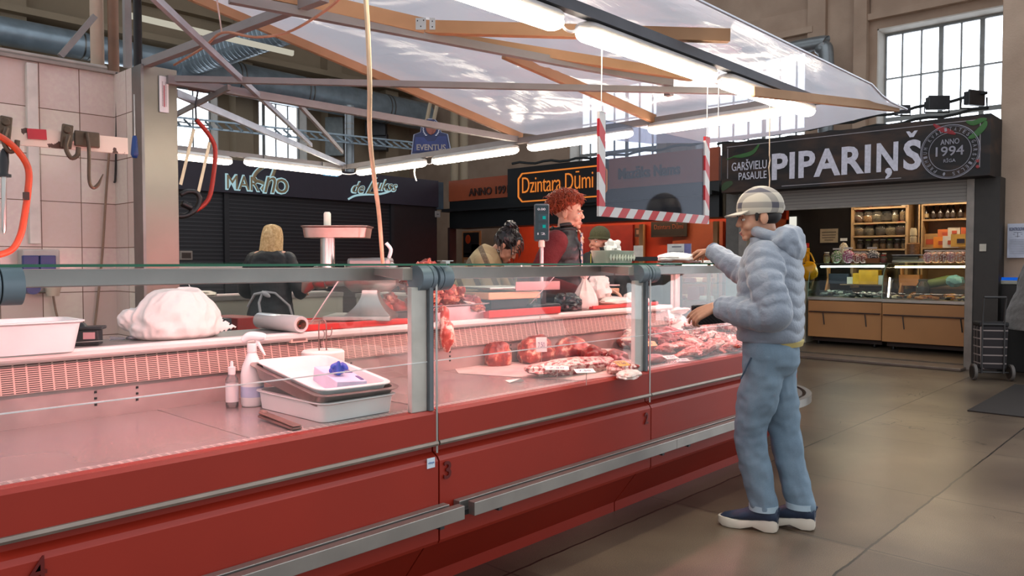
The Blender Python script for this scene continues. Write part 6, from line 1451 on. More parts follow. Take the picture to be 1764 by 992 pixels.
c2 = spice_case(y1a - .02, y1b, xC - .1, 'right spice display case with brown and orange sweets', None, '#ffe6b0')
b = MB(); q0, q1 = onX(1533, 478, xC - .12), onX(1530, 512, xC - .12); b.tube([q0, q1], .012, 8); simple('light_tube', b, emis('case_side_light', '#fff0d8', 6), 'short upright lit tube between the two spice display cases', 'light')
rnd = random.Random(21)
def packs(y0, y1, x, n, cols, lab, grp, nm='spice_packet'):
    for i in range(n):
        yv = rnd.uniform(y1 + .08, y0 - .08); xv = x + rnd.uniform(.06, .5); b = MB(); s_ = rnd.uniform(.03, .055); c = Vector((xv, yv, .775 + (xv - x) * .12 + s_ * .4))
        R = Matrix.Rotation(rnd.uniform(0, 3), 3, 'Z') @ Matrix.Rotation(rnd.uniform(-.4, .4), 3, 'X')
        if rnd.random() < .5: b.rbox(c, (s_ * 2.2, s_ * 1.5, s_ * .5), R)
        else: b.ell(c, (s_ * 1.2, s_ * .8, s_ * .5), R, 10, 6, lambda u: 1 + .3 * noise.noise(u * 3 + c))
        simple(nm, b, cols[i % len(cols)], lab, 'packet', grp, smooth=False)
cA = [mat('pk_' + c[1:], c, .3) for c in ('#1e2424', '#39423f', '#b5c0b4', '#2b3436', '#8c9a92', '#161a1c')]
cB = [mat('pk_' + c[1:], c, .3) for c in ('#2a2018', '#b5702c', '#3c3c38', '#a8622c', '#cfc4a4', '#5c3c22', '#1e1a16', '#c98a3c')]
packs(y0a, y1a, xC, 80, cA, 'small dark or silvery packet in the left spice case', 'packets in the left spice case')
packs(y1a - .02, y1b, xC - .1, 80, cB, 'small brown, black or orange packet in the right spice case', 'packets in the right spice case')
for (px, py, s_, col, l) in ((1490, 470, (.2, .3, .17), '#d9a514', 'yellow box inside the left spice case, left one'), (1499, 474, (.2, .28, .22), '#d39a10', 'yellow box inside the left spice case, right one'), (1477, 480, (.18, .26, .11), '#d0ccb8', 'white box in front of the yellow boxes in the left case'), (1516, 478, (.16, .2, .14), '#c6c8bc', 'white box at the right end of the left case'), (1447, 474, (.14, .3, .16), '#1e2a3a', 'dark blue box inside the left spice case')):
    q = onX(px, py, 12.42); b = MB(); b.rbox((12.42, q.y, .966 + s_[2] / 2), s_, Matrix.Rotation(.06, 3, 'Z')); simple('storage_box', b, mat('sb_' + col[1:], col, .5), l, 'box', bevel=.006)
b = MB(); q = onX(1618, 482, 12.2); b.cap([(12.25, q.y + .15, .99), (12.25, q.y - .1, 1.05)], [.06, .07], 14); simple('green_pouch', b, mat('olive_pouch', '#5f6a3c', .6), 'olive green pouch inside the right spice case', 'pouch', smooth=True)
b = crumple(Vector((12.2, onX(1645, 480, 12.2).y, 1.04)), (.07, .10, .065), 7, .35, 22, 14, None, .2); simple('blue_bag', b, mat('pale_blue_bag', '#6fa0a8', .3), 'pale blue crumpled bag inside the right spice case', 'bag', smooth=True)
c = onX(1590, 486, 12.1); jar(Vector((12.1, c.y, .80)), .09, .26, '#33291f', '#4a4a40', 'big jar of dark pods standing in the right spice case', None)
q = onX(1565, 480, 12.2); b = MB(); b.rbox((12.3, q.y, 1.04), (.15, .28, .16)); simple('kraft_box', b, mat('kraft', '#a86f3c', .6), 'kraft brown box inside the right spice case', 'box', bevel=.004)
# goods on top of the cases
zt = 1.291
def topjar(px, x, h, rad, col, lid, lab, grp): 
    q = onX(px, 450, x); jar(Vector((x, q.y, zt)), rad, h, col, lid, lab, grp)
tx = xC + .32
for i, px in enumerate((1424, 1436, 1446)): topjar(px, tx + .3, .14, .05, spice_c[i], '#d8d2c4', 'white lidded jar in the back row on the left case', 'white lidded jars on the left case')
topjar(1424, tx - .05, .17, .052, '#c9c27a', '#e6e0d2', 'white lidded jar with yellowish label at the left end of the case top', None)
for i, px in enumerate((1470, 1481, 1491, 1512, 1523)): topjar(px, tx + .12, .15, .045, ('#a83c4a', '#7a4a3a', '#8c2c3c')[i % 3], '#d8d2c4', 'white lidded jar with reddish contents on the left case', 'white lidded jars on the left case')
def pouch(px, x, w_, h_, col, col2, lab, grp=None, seed=1):
    q = onX(px, 450, x); r = thing('spice_pouch', lab, 'pouch', (x, q.y, zt), grp)
    b = MB(); b.ell((x, q.y, zt + h_ * .5), (.04, w_ / 2, h_ * .52), n=18, m=12, fn=lambda u: (1 - .25 * max(0, u.z) ** 2) * (1 + .12 * noise.noise(u * 2.5 + Vector((seed, 0, 0)))))
    b.v = [Vector((p.x, p.y, max(p.z, zt))) for p in b.v]
    b.build('pouch_body', patmat('pouch_' + col[1:] + col2[1:], lambda nt, X, Y, Z: (math_n(nt, 'GREATER_THAN', noise_s(nt, 55, 4), .52), col, col2), .3), r, smooth=True)
    b = MB(); b.rbox((x, q.y, zt + h_ * 1.02), (.008, w_ * .7, h_ * .12)); b.build('seal', mat('seal_' + col2[1:], col2, .3), r)
pouch(1441, tx - .1, .16, .21, '#5c8a4a', '#d9d2cc', 'green and white pouch on the left case')
pouch(1461, tx - .1, .17, .22, '#b04a7a', '#e6dcd8', 'pink and white pouch beside the green one')
pouch(1453, tx + .3, .15, .36, '#c9b48c', '#e0ded8', 'tall silvery pouch standing at the back of the left case')
for i, px in enumerate((1476, 1487)): pouch(px, tx - .1, .12, .16, '#8c3c34', '#d9c2b4', 'small clear pouch of reddish candy', 'candy pouches on the left case', i)
pouch(1502, tx - .05, .2, .22, '#3c3a3a', '#c9c6c0', 'silvery grey tinsel wrapped bundle in a small wicker basket')
q = onX(1505, 455, tx - .1); b = MB(); rtray(b, (tx - .1, q.y, zt + .001), Matrix.Rotation(0, 3, 'Z'), .14, .24, .07, .008, .85); simple('wicker_basket', b, patmat('wicker', lambda nt, X, Y, Z: (math_n(nt, 'GREATER_THAN', math_n(nt, 'FRACT', math_n(nt, 'MULTIPLY', math_n(nt, 'ADD', Y, Z), 50)), .5), '#6d3a20', '#a8663c'), .6), 'small brown wicker basket on the left case', 'basket')
topjar(1522, tx - .12, .12, .05, '#b82a34', '#c9382c', 'red jar right of the wicker basket', None)
for i in range(11):
    px = 1598 + i * 6.8; pouch(px, 11.75 + .22 + (i % 2) * .14, .12, .17, ('#c98a94', '#8c4a34', '#d99a7c')[i % 3], '#e6d6cc', 'clear pouch of pink and brown sweets on the right case', 'sweet pouches on the right case', i)
for i, px in enumerate((1607, 1619, 1634, 1648, 1661)): q = onX(px, 450, 12.4); jar(Vector((12.35, q.y, zt)), .05, .17, '#c9a08c', '#e6e0d8', 'white lidded jar behind the sweet pouches', 'white lidded jars on the right case')
# scale on top between cases
q = onX(1569, 452, 12.1); r = thing('shop_scale', 'grey shop scale with keypad on top of the spice cases', 'scale', (12.1, q.y, zt))
b = MB(); b.rbox((12.12, q.y, zt + .04), (.26, .46, .06), None, .9); b.build('body', mat('scale_light', '#a9a79c', .5), r, bevel=.01)
b = MB(); b.rbox((12.0, q.y + .04, zt + .075), (.05, .34, .05), Matrix.Rotation(-.4, 3, 'Y')); b.build('key_panel', mat('scale_dark', '#3b3b3c', .5), r, bevel=.004)
b = MB(); b.box((11.98, q.y - .22, zt + .11), (12.28, q.y + .22, zt + .122)); b.build('platter', steel_d, r)
# left corner of the shop: bags, sacks, cabinet
q = onX(1392, 470, 11.9); b = crumple(Vector((12.0, q.y + .03, 1.17)), (.09, .125, .13), 3, .25, 24, 18, None, .1); simple('yellow_bag', b, yellow_m, 'larger yellow plastic bag hanging beside the customer', 'bag', smooth=True)
b = MB(); b.tube(smooth_path([(11.95, q.y + .1, 1.3), (11.93, q.y + .05, 1.43), (11.93, q.y - .02, 1.44), (11.95, q.y - .08, 1.3)], 5), .012, 6); simple('bag_handle', b, yellow_m, 'yellow loop handle above the larger yellow bag', 'handle')
q = onX(1384, 440, 12.2); b = MB(); b.rbox((12.2, q.y, 1.36), (.12, .16, .34)); simple('yellow_packet', b, mat('yellow_packet', '#d99a12', .5), 'tall yellow packet half hidden by the jacket', 'packet', bevel=.01)
b = MB(); b.rbox((12.2, q.y, 1.57), (.12, .14, .07)); simple('red_blue_tin', b, mat('tin_red', '#a82a24', .4), 'red topped tin on the tall yellow packet', 'tin', bevel=.004)
r = thing('white_cabinet', 'low white cabinet left of the spice display cases', 'cabinet', (12.2, 5.0, .05)); b = MB(); b.box((11.95, 4.90, .05), (12.5, 5.5, 1.0)); b.build('cabinet_body', mat('cabinet_cream', '#c6bda8', .5), r, bevel=.01)
b = MB(); b.box((11.935, 4.93, .42), (11.95, 5.45, .44)); b.box((11.935, 4.93, .72), (11.95, 5.45, .74)); b.build('cabinet_gap', mat('gap_dark', '#5d564a', .6), r)
for i, z in enumerate((.44, .50, .56)): b = MB(); b.ell((11.86, 4.97, z + .02), (.07, .09, .03), n=14, m=8); simple('fruit_net', b, mat('net_%d' % i, ('#8c5a3a', '#7a1f3a', '#6d1c34')[i], .6), ('lowest', 'middle', 'topmost')[i] + ' of the reddish nets stacked by the white cabinet', 'net', smooth=True)

# ================================================================ RIGHT EDGE: notice, scale screen, trolley, mat
pr_, A, C, z0, z1 = poster(1735, 1772, 385, 444, 10.85, '#b9bccb', 'white control notice with a scales emblem taped on the pillar', [(.1 , .9, .52 - .05 * i, .528 - .05 * i, '#6d7080') for i in range(9)] + [(.38, .62, .62, .63, '#3a3d4a'), (.49, .51, .60, .74, '#3a3d4a'), (.3, .7, .735, .745, '#3a3d4a'), (.28, .36, .68, .69, '#3a3d4a'), (.64, .72, .68, .69, '#3a3d4a')], cat='notice')
text('KONTROLSVARI', mat('notice_ink', '#4a5070', .6), pr_, 'notice_title', (10.838, A.y - .02, z1 - .085), NY, UZ, abs(A.y - C.y) - .04, .04, ext=.002, off=.02)
r = thing('control_scale', 'control scale with blue lit display on a dark cabinet by the pillar', 'scale', at(1742, 485, 9.3)); c = at(1742, 486, 9.3)
R = Matrix.Rotation(0, 3, 'Z'); b = MB(); b.rbox(c, (.22, .34, .045), Matrix.Rotation(.0, 3, 'Z')); b.build('body', mat('scale_light', '#a9a79c'), r, bevel=.005)
b = MB(); b.rbox(c + Vector((-.09, 0, .03)), (.012, .28, .06), Matrix.Rotation(.5, 3, 'Y')); b.build('display', emis('blue_display', '#1a5fd0', .8), r)
b = MB(); b.box((c.x - .1, c.y - .35, 0), (min(c.x + .5, 10.85), c.y + .12, c.z - .024)); simple('dark_cabinet', b, mat('cab_black', '#100e0e', .5), 'dark cabinet under the control scale beside the pillar', 'cabinet', bevel=.01)
# trolley
c0 = onZ(1706, 655, 0); r = thing('shopping_trolley', 'dark checked two wheeled shopping trolley standing by the spice shop post', 'shopping trolley', c0)
R = Matrix.Rotation(YAW - PI / 2 - .2, 3, 'Z'); tp = lambda x, y, z: c0 + R @ Vector((x, y, z))
chk = patmat('trolley_check', lambda nt, X, Y, Z: (math_n(nt, 'MAXIMUM', math_n(nt, 'LESS_THAN', math_n(nt, 'FRACT', math_n(nt, 'MULTIPLY', math_n(nt, 'ADD', X, Y), 9)), .12), math_n(nt, 'LESS_THAN', math_n(nt, 'FRACT', math_n(nt, 'MULTIPLY', Z, 11)), .15)), '#221c1e', '#8d807c'), .8)
b = MB(); b.rbox(tp(.02, .08, .36), (.27, .2, .48), R, 1.08); b.build('bag', chk, r, bevel=.02)
b = MB(); b.rbox(tp(.02, .08, .62), (.3, .22, .05), R); b.build('flap', mat('trolley_flap', '#171416', .7), r, bevel=.015)
b = MB()
for sx in (-.1, .12): b.tube([tp(sx, -.03, .08), tp(sx, -.03, .72), tp(sx, -.06, .92)], .009, 8)
b.tube([tp(-.1, -.06, .92), tp(.12, -.06, .92)], .013, 8); b.tube([tp(-.1, -.03, .62), tp(.12, -.03, .62)], .008, 8); b.tube([tp(-.14, .0, .09), tp(.18, .0, .09)], .008, 8); b.build('tube_frame', mat('trolley_frame', '#4c4a4a', .4, .6), r, smooth=True)
for sx in (-.17, .2):
    b = MB(); ax = R @ Vector((1, 0, 0)); cw = tp(sx, .0, .09)
    b.tube([cw - ax * .015, cw + ax * .015], .09, 24); w = b.build('wheel', mat('wheel_grey', '#5a5450', .6), r, smooth=True)
    b = MB(); b.tube([cw - ax * .02, cw + ax * .02], .068, 20); b.build('wheel_disc', black_p, w, smooth=True)
b = MB(); b.box((7.66, -.6, .0), (9.65, 1.70, .010)); simple('floor_mat', b, mat('floor_mat', '#221b18', .95, 0, .1, 60), 'dark rectangular floor mat at the right edge of the photo', 'mat')
# ================================================================ PEOPLE
def skinmat(n, c): return mat(n, c, .5, 0, .05, 20, .08, 120)
class Fig:
    def __init__(s, label, O, F, lean=0, zs=1.0, cat='person'):
        s.O = Vector(O); f = Vector((F[0], F[1], 0)).normalized(); s.F = f; s.R = Vector((f.y, -f.x, 0)); s.lean = lean; s.zs = zs
        s.root = thing('person', label, cat, O)
    def p(s, x, y, z):
        if s.lean:
            k = max(0, min(1, (z - .88) / .30)); a = s.lean * k; h = z - .95
            if z > .88: y, z = y * math.cos(a) + h * math.sin(a), .95 + h * math.cos(a) - y * math.sin(a)
        return s.O + s.R * x + s.F * y + Vector((0, 0, z * s.zs))
    def rot(s, yaw=0, pitch=0, roll=0):
        """head frame: columns right, forward, up"""
        B = Matrix((s.R, s.F, Vector((0, 0, 1)))).transposed()
        return B @ Matrix.Rotation(yaw, 3, 'Z') @ Matrix.Rotation(pitch, 3, 'X') @ Matrix.Rotation(roll, 3, 'Y')
def head_geo(b, C, R, k=1.0, fem=True):
    X = lambda v: C + R @ (Vector(v) * k)
    def e(c, r, n=18, m=12, fn=None): b.ell(X(c), tuple(q * k for q in r), R, n, m, fn)
    e((0, -.012, .140), (.074, .094, .088), 26, 18); e((0, .030, .095), (.061, .060, .082)); e((0, .032, .042), (.050, .050, .036)); e((0, .070, .012), (.020, .018, .016))
    for sx in (-1, 1):
        e((sx * .036, .062, .066), (.022, .022, .022)); e((sx * .030, .082, .120), (.026, .010, .008)); e((sx * .077, -.008, .092), (.009, .019, .031)); e((sx * .082, -.016, .096), (.006, .012, .024)); e((sx * .045, .01, .03), (.012, .04, .02))
        e((sx * .011, .098, .072), (.008, .009, .007))
    b.cap([X((0, .086, .112)), X((0, .094, .094)), X((0, .102, .077))], [.007 * k, .009 * k, .0105 * k], 10)
    e((0, .086, .040), (.022, .011, .006)); e((0, .084, .030), (.020, .011, .006)); e((0, .078, .052), (.018, .010, .012))
def head_extra(C, R, root, k=1.0, brow='#4a2a1c', lip='#a8524a', iris='#3a2c22', squint=1.0):
    X = lambda v: C + R @ (Vector(v) * k)
    for sx in (-1, 1):
        b = MB(); b.ell(X((sx * .030, .0765, .099)), (.0125 * k, .011 * k, .0075 * k * squint), R, 14, 10); e = b.build('eye', mat('eye_white', '#cfc6bd', .2), root, smooth=True)
        b = MB(); b.ell(X((sx * .030, .0855, .099)), (.0052 * k, .003 * k, .0052 * k * squint), R, 10, 8); b.build('iris', mat('iris_' + iris[1:], iris, .15), e, smooth=True)
        b = MB(); b.tube([X((sx * .016, .091, .118)), X((sx * .03, .094, .122)), X((sx * .048, .082, .116))], [(.0032 * k, .003 * k)] * 3, 6); b.build('eyebrow', mat('brow_' + brow[1:], brow, .8), root)
        b = MB(); b.tube([X((sx * .018, .087, .106)), X((sx * .03, .090, .1075)), X((sx * .043, .080, .104))], .0022 * k, 6); b.build('eyelid', mat('lid_skin', '#a8735f', .5), root)
    b = MB(); b.ell(X((0, .0925, .0385)), (.021 * k, .006 * k, .0042 * k), R, 14, 8); b.ell(X((0, .090, .0315)), (.018 * k, .006 * k, .0048 * k), R, 14, 8); b.build('lips', mat('lip_' + lip[1:], lip, .4), root, smooth=True)
def hand_geo(b, W_, d, n, t, curl=(.4, .45, .5, .55), k=1.0, spread=.03, thumb=.6, straight0=None):
    """W_ wrist, d towards the fingers, n the way the palm faces, t towards the thumb"""
    d = Vector(d).normalized(); n = Vector(n); n = (n - d * n.dot(d)).normalized(); t = Vector(t); t = (t - d * t.dot(d) - n * t.dot(n)).normalized()
    L = [(.040, .024, .019), (.045, .028, .020), (.042, .026, .019), (.032, .020, .017)]; kn = []
    for i in range(4):
        off = (.030 - .020 * i) * k; K = W_ + d * (.088 - .004 * abs(i - 1)) * k + t * off + n * (-.004) * k; kn.append(K)
        b.cap([W_ + t * off * .55, W_.lerp(K, .6) + t * off * .2, K], [.014 * k, .0125 * k, .0105 * k], 10)
        a = 0; P = [K]; rs = [.0098 * k]; fd = (d + t * (spread * (1.5 - i) * 1.2)).normalized()
        for j, q in enumerate(L[i]):
            a += curl[i] * (1.0 if j else .8); v = fd * math.cos(a) + n * math.sin(a); P.append(P[-1] + v * q * k); rs.append((.0088, .0078, .0066)[j] * k)
        b.cap(P, rs, 10)
    T0 = W_ + d * .022 * k + t * .022 * k + n * .006 * k; T1 = T0 + (d * .55 + t * .75 * thumb + n * .3).normalized() * .042 * k; T2 = T1 + (d * .8 + t * .35 * thumb + n * .45).normalized() * .032 * k; T3 = T2 + (d * .85 + t * .0 + n * .5).normalized() * .026 * k
    b.cap([T0, T1, T2, T3], [.014 * k, .0115 * k, .0095 * k, .0078 * k], 10)
    return kn
def body_geo(f, b, arms, legs, head=None, hands=None, k=1.0, fem=True, chest=1.0):
    p = f.p
    b.cap([p(0, -.01, .90), p(0, -.01, 1.02), p(0, .0, 1.15), p(0, -.005, 1.28)], [.115, .105, .115, .115], 18)
    b.ell(p(0, -.01, .90), (.145, .10, .09), f.rot()); b.ell(p(0, 0, 1.26), (.15 * chest, .095, .12), f.rot(0, -f.lean))
    b.cap([p(-.11, -.01, 1.345), p(.11, -.01, 1.345)], [.055, .055], 12)
    C, R = head; b.cap([p(0, -.015, 1.32), C + R @ Vector((0, -.025, .0)), C + R @ Vector((0, -.02, .06))], [.06, .052, .052], 16)
    head_geo(b, C, R, k, fem)
    for A in arms: b.cap([p(*A[0]) if not isinstance(A[0], Vector) else A[0], A[1], A[2]], [.046, .037, .025], 12)
    for A in legs: b.cap([p(*A[0]), A[1], A[2]], [.075, .05, .036], 14); b.cap([A[2], A[2] + f.F * .05 - Vector((0, 0, .04))], [.034, .022], 10)
    for h in hands or []: hand_geo(b, **h)
def loft(b, rows, f, quilt=0, per=.055, k=6, n=40, fold=0, seed=0, open_top=False):
    """rows: (x, y, z, rx, ry)"""
    R_ = []
    P = [Vector(r[:3]) for r in rows]; S = smooth_path(P, k); rad = lerp_list([tuple(r[3:5]) for r in rows], k); vs = []; m = len(S)
    s = 0
    for i in range(m):
        if i: s += (S[i] - S[i - 1]).length
        q = 1
        for j in range(n):
            a = 2 * PI * j / n; ca, sa = math.cos(a), math.sin(a); sg = lambda v: math.copysign(abs(v) ** .85, v)
            dq = 0
            if quilt: w = .18 * math.sin(a * 3 + seed) + .12 * math.sin(a * 7 + seed * 2); dq = quilt * (abs(math.sin(PI * (s / per + w))) ** .42 - .6)
            if fold: dq += fold * noise.noise(Vector((ca * 1.6, sa * 1.6, s * 11 + seed))) + fold * .7 * noise.noise(Vector((ca * 3 + s * 9, sa * 3, s * 24 + seed)))
            vs.append(f.p(S[i].x + sg(ca) * (rad[i][0] + dq), S[i].y + sg(sa) * (rad[i][1] + dq), S[i].z))
    fs = [(i * n + j, i * n + (j + 1) % n, (i + 1) * n + (j + 1) % n, (i + 1) * n + j) for i in range(m - 1) for j in range(n)]
    fs += [tuple(range(n))[::-1], tuple((m - 1) * n + j for j in range(n))]
    b.add(vs, fs)
def sleeve(b, pts, rs, quilt=0, per=.05, fold=0, seed=0, step=.006):
    S = smooth_path(pts, 24); rr = lerp_list(list(rs), 24); L = [0]
    for a, c in zip(S[:-1], S[1:]): L.append(L[-1] + (c - a).length)
    def prof(i, a):
        q = 1
        if quilt: q += quilt * (abs(math.sin(PI * (L[i] / per + .10 * math.sin(a * 3 + seed)))) ** .42 - .6)
        if fold: q += fold * noise.noise(Vector((math.cos(a) * 1.5, math.sin(a) * 1.5, L[i] * 12 + seed))) + fold * .6 * noise.noise(Vector((math.cos(a) * 3 + L[i] * 8, math.sin(a) * 3, L[i] * 26 + seed)))
        return q
    b.tube(S, rr, 22, prof=prof); b.ell(S[0], rr[0] if not isinstance(rr[0], tuple) else rr[0][0], n=18, m=12)
def strands(name, root, m, seeds, fn, n, r=.003, k=5, sides=5):
    b = MB(); rnd = random.Random(seeds)
    for i in range(n):
        P = fn(rnd, i, n); P = smooth_path(P, k) if len(P) > 2 else P; q = len(P)
        b.tube(P, [r * (1 - .75 * (j / (q - 1)) ** 2) for j in range(q)], sides)
    return b.build(name, m, root, smooth=True, merge=False)
def shoe(f, heel, d, up_m, sole_m, L=.275, accent=None, k=1.0):
    d = Vector(d).normalized(); sd = Vector((d.y, -d.x, 0)); heel = Vector((heel[0], heel[1], 0))
    P = lambda l, w, z: heel + d * (l * L) + sd * w * k + Vector((0, 0, z))
    W_ = [(0, .026), (.06, .036), (.2, .038), (.4, .034), (.6, .043), (.78, .047), (.9, .038), (.98, .02), (1.0, .008)]
    r = MB(); rows = []
    for l, w in W_:
        bz = .002 + (.016 * math.sin(PI * min(1, max(0, (l - .28) / .24))) if .28 < l < .52 else 0) + (.014 * ((l - .85) / .15) ** 2 if l > .85 else 0) + (.008 * ((.08 - l) / .08) if l < .08 else 0)
        tz = .062 - .018 * min(1, l / .75) + .006 * math.sin(l * 9)
        for s_, z in ((-1, bz), (1, bz), (1.06, (bz + tz) / 2), (1, tz), (-1, tz), (-1.06, (bz + tz) / 2)): rows.append(P(l, s_ * w, z))
    m = len(W_); fs = [(i * 6 + j, i * 6 + (j + 1) % 6, (i + 1) * 6 + (j + 1) % 6, (i + 1) * 6 + j) for i in range(m - 1) for j in range(6)] + [tuple(range(6))[::-1], tuple((m - 1) * 6 + j for j in range(6))]
    sh = MB().add(rows, fs).build('shoe', sole_m, f.root, smooth=True, bevel=.003)
    b = MB(); U = [(.0, .036, .040, .125), (.12, .050, .040, .145), (.28, .052, .040, .140), (.42, .046, .040, .118), (.58, .041, .038, .092), (.75, .043, .034, .076), (.9, .034, .034, .062), (.97, .016, .036, .046)]
    n = 14; vs = []
    for l, w, z0, z1 in U:
        for j in range(n): a = 2 * PI * j / n; vs.append(P(l, math.cos(a) * w, (z0 + z1) / 2 + math.sin(a) * (z1 - z0) / 2))
    fs = [(i * n + j, i * n + (j + 1) % n, (i + 1) * n + (j + 1) % n, (i + 1) * n + j) for i in range(len(U) - 1) for j in range(n)] + [tuple(range(n))[::-1], tuple((len(U) - 1) * n + j for j in range(n))]
    b.add(vs, fs); b.tube([P(.02, 0, .09), P(-.02, 0, .118)], .008, 8); b.build('upper', up_m, sh, smooth=True)
    b = MB()
    for l in (.42, .48, .54, .60): b.tube([P(l, -.024, .098 - (l - .42) * .14), P(l + .01, 0, .104 - (l - .42) * .15), P(l, .024, .098 - (l - .42) * .14)], .003, 6)
    b.build('laces', mat('lace_dark', '#20242c', .8), sh)
    return sh

skin1 = skinmat('skin_warm', '#c28e72'); skin2 = skinmat('skin_pale', '#c9967e'); skin3 = skinmat('skin_ruddy', '#bd7f68')
# ---------------- the customer
f = Fig('person in a pale blue-grey puffer jacket, plaid cap and light jeans reaching over the counter', (3.565, 1.645, 0), (-.22, .975))
p = f.p
jk = mat('puffer_fabric', '#7f8794', .55, 0, .03, 3, .25, 90, sheen=.3)
C = p(.0, .035, 1.415); RH = f.rot(.42, -.12)
Rw = onY(1226, 434, 2.13); Rw = Vector((3.92, 2.135, 1.363)); Rel = Vector((3.83, 1.88, 1.235)); Lw = p(-.15, .19, 1.085); Lel = p(-.235, -.06, 1.075)
hipL, hipR = (-.09, -.01, .86), (.09, -.01, .86)
hL, tL, hR = onZ(1340, 917, 0), onZ(1250, 903, 0), onZ(1404, 913, 0)
dS = (tL - hL).normalized(); aL, aR = hL + dS * .068 + UZ * .09, hR + dS * .068 + UZ * .09; kL, kR = Vector((3.515, 1.70, .47)), Vector((3.70, 1.615, .47))
dR = (onY(1183, 437, 2.35) - Rw); 
b = MB(); dL = Vector((-.10, .85, -.42))
body_geo(f, b, [((-.15, -.01, 1.33), Lel, Lw), ((.15, .0, 1.33), Rel, Rw)], [(hipL, kL, aL), (hipR, kR, aR)], (C, RH),
         [dict(W_=Lw + f.F * .03, d=dL, n=(-.2, -.5, -.8) if False else (.75, .1, -.6), t=(-.3, .45, .8), curl=(.22, .34, .5, .6), k=.98),
          dict(W_=Rw + dR.normalized() * .01, d=dR + Vector((0, 0, -.01)), n=(-.15, .1, -1), t=(-1, -.3, .1), curl=(.42, .5, .6, .65), k=.98, thumb=.3)])
b.build('body', skin1, f.root, remesh=.0045, sm=2)
head_extra(C, RH, f.root, 1, '#3b2a20', '#a5625a')
# fingernails
# jacket
b = MB()
loft(b, [(0, -.01, .925, .170, .136), (0, -.01, .935, .178, .144), (0, -.012, .98, .184, .148), (0, -.012, 1.06, .188, .150), (0, -.012, 1.16, .192, .148), (0, -.014, 1.26, .198, .142), (0, -.016, 1.34, .175, .125), (0, -.014, 1.385, .115, .10), (0, -.005, 1.42, .082, .086)], f, quilt=.0095, per=.060, k=14, n=56, seed=1)
sh0 = p(-.155, -.012, 1.315)
sleeve(b, [p(-.13, -.01, 1.32), p(-.195, -.03, 1.22), p(-.225, -.07, 1.11), Lel + f.F * -.01 + Vector((0, 0, -.01)), p(-.21, .03, 1.065), p(-.18, .11, 1.075), Lw], [.085, .083, .08, .078, .072, .066, .050], quilt=.10, per=.054, fold=.14, seed=2)
sleeve(b, [p(.13, .0, 1.31), p(.20, .07, 1.26), Rel, Rel.lerp(Rw, .5) + Vector((0, 0, -.005)), Rw], [.082, .078, .070, .060, .046], quilt=.10, per=.054, fold=.14, seed=5)
jo = b.build('jacket', jk, f.root, remesh=.0055, sm=1)
# hood lying on the back and high collar
b = MB(); 
def hoodfn(u): return 1 + .10 * noise.noise(u * 2.2) + .05 * (1 - 2 * abs(math.sin(u.x * 6)))
b.ell(p(.0, -.085, 1.395), (.150, .075, .085), f.rot(0, .55), 40, 28, hoodfn); b.ell(p(.0, -.12, 1.355), (.125, .045, .075), f.rot(0, .2), 32, 22, hoodfn)
for i in range(14): 
    a0 = i / 13 * PI * 1.0; x = math.cos(a0) * .098; y = -.02 + math.sin(a0) * .075; 
ring = [p(math.cos(a) * .093, -.022 + math.sin(a) * .083, 1.425 + .028 * math.sin(a)) for a in [2 * PI * i / 24 for i in range(25)]]
b.tube(ring, [(.018, .040)] * 25, 12, ref=UZ) if False else b.tube(ring, .027, 12)
b.build('hood', jk, f.root, remesh=.006, sm=2)
# hem, cuffs, zip pocket
for nm, W0, d_ in (('cuff', Lw, dL), ('cuff', Rw, dR)):
    d_ = Vector(d_).normalized(); b = MB(); b.tube([W0 - d_ * .02, W0 + d_ * .004, W0 + d_ * .014], [.046, .040, .034], 20); b.build(nm, mat('cuff_fabric', '#7f8999', .6), f.root, smooth=True)
b = MB(); loft(b, [(.012, -.032, .905, .148, .124), (.012, -.028, .93, .160, .134), (0, -.01, .945, .15, .12)], f, k=3, n=40); b.build('shirt_hem', mat('yellow_shirt', '#b5a263', .7), f.root, smooth=True)
# jeans
def denim_fn(nt, X, Y, Z): return (math_n(nt, 'ADD', math_n(nt, 'MULTIPLY', noise_s(nt, 3, 3), .7), math_n(nt, 'MULTIPLY', noise_s(nt, 160, 2), .35)), '#536a7e', '#8598a6')
denim = patmat('light_denim', denim_fn, .8)
b = MB(); loft(b, [(0, -.015, .935, .152, .122), (0, -.018, .87, .163, .128), (0, -.02, .82, .158, .124), (0, -.015, .77, .125, .10), (0, -.005, .74, .06, .05)], f, k=8, n=40, fold=.008)
def leg(h, kn, an, seed): 
    S0 = p(*h) - Vector((0, 0, .02)); mid = S0.lerp(kn, .5)
    sleeve(b, [S0 + Vector((0, 0, .04)), mid + Vector((0, 0, 0)), kn, kn.lerp(an, .55), an + Vector((0, 0, .04)), an + Vector((0, 0, .012))], [.098, .092, .076, .071, .068, .066], fold=.13, seed=seed)
leg(hipL, kL, aL, 3); leg(hipR, kR, aR, 9)
jn = b.build('jeans', denim, f.root, remesh=.006, sm=4)
for an in (aL, aR): b = MB(); b.tube([an + Vector((0, 0, .012)), an + Vector((0, 0, .040))], .0695, 24); b.build('leg_cuff', mat('denim_pale', '#9fb2be', .8), f.root, smooth=True)
b = MB(); b.tube([p(-.178, .035, .86), p(-.176, .06, .80), p(-.165, .085, .755)], .0035, 6); b.build('pocket_edge', mat('denim_dark', '#33475a', .8), f.root)
navy = patmat('navy_mesh', lambda nt, X, Y, Z: (noise_s(nt, 25, 4), '#141d30', '#2f3f58'), .6)
solem = mat('cream_sole', '#cfc4b4', .5, 0, .05)
shoe(f, hL, tL - hL, navy, solem, L=.285); shoe(f, hR, (tL - hL), navy, solem, L=.285)
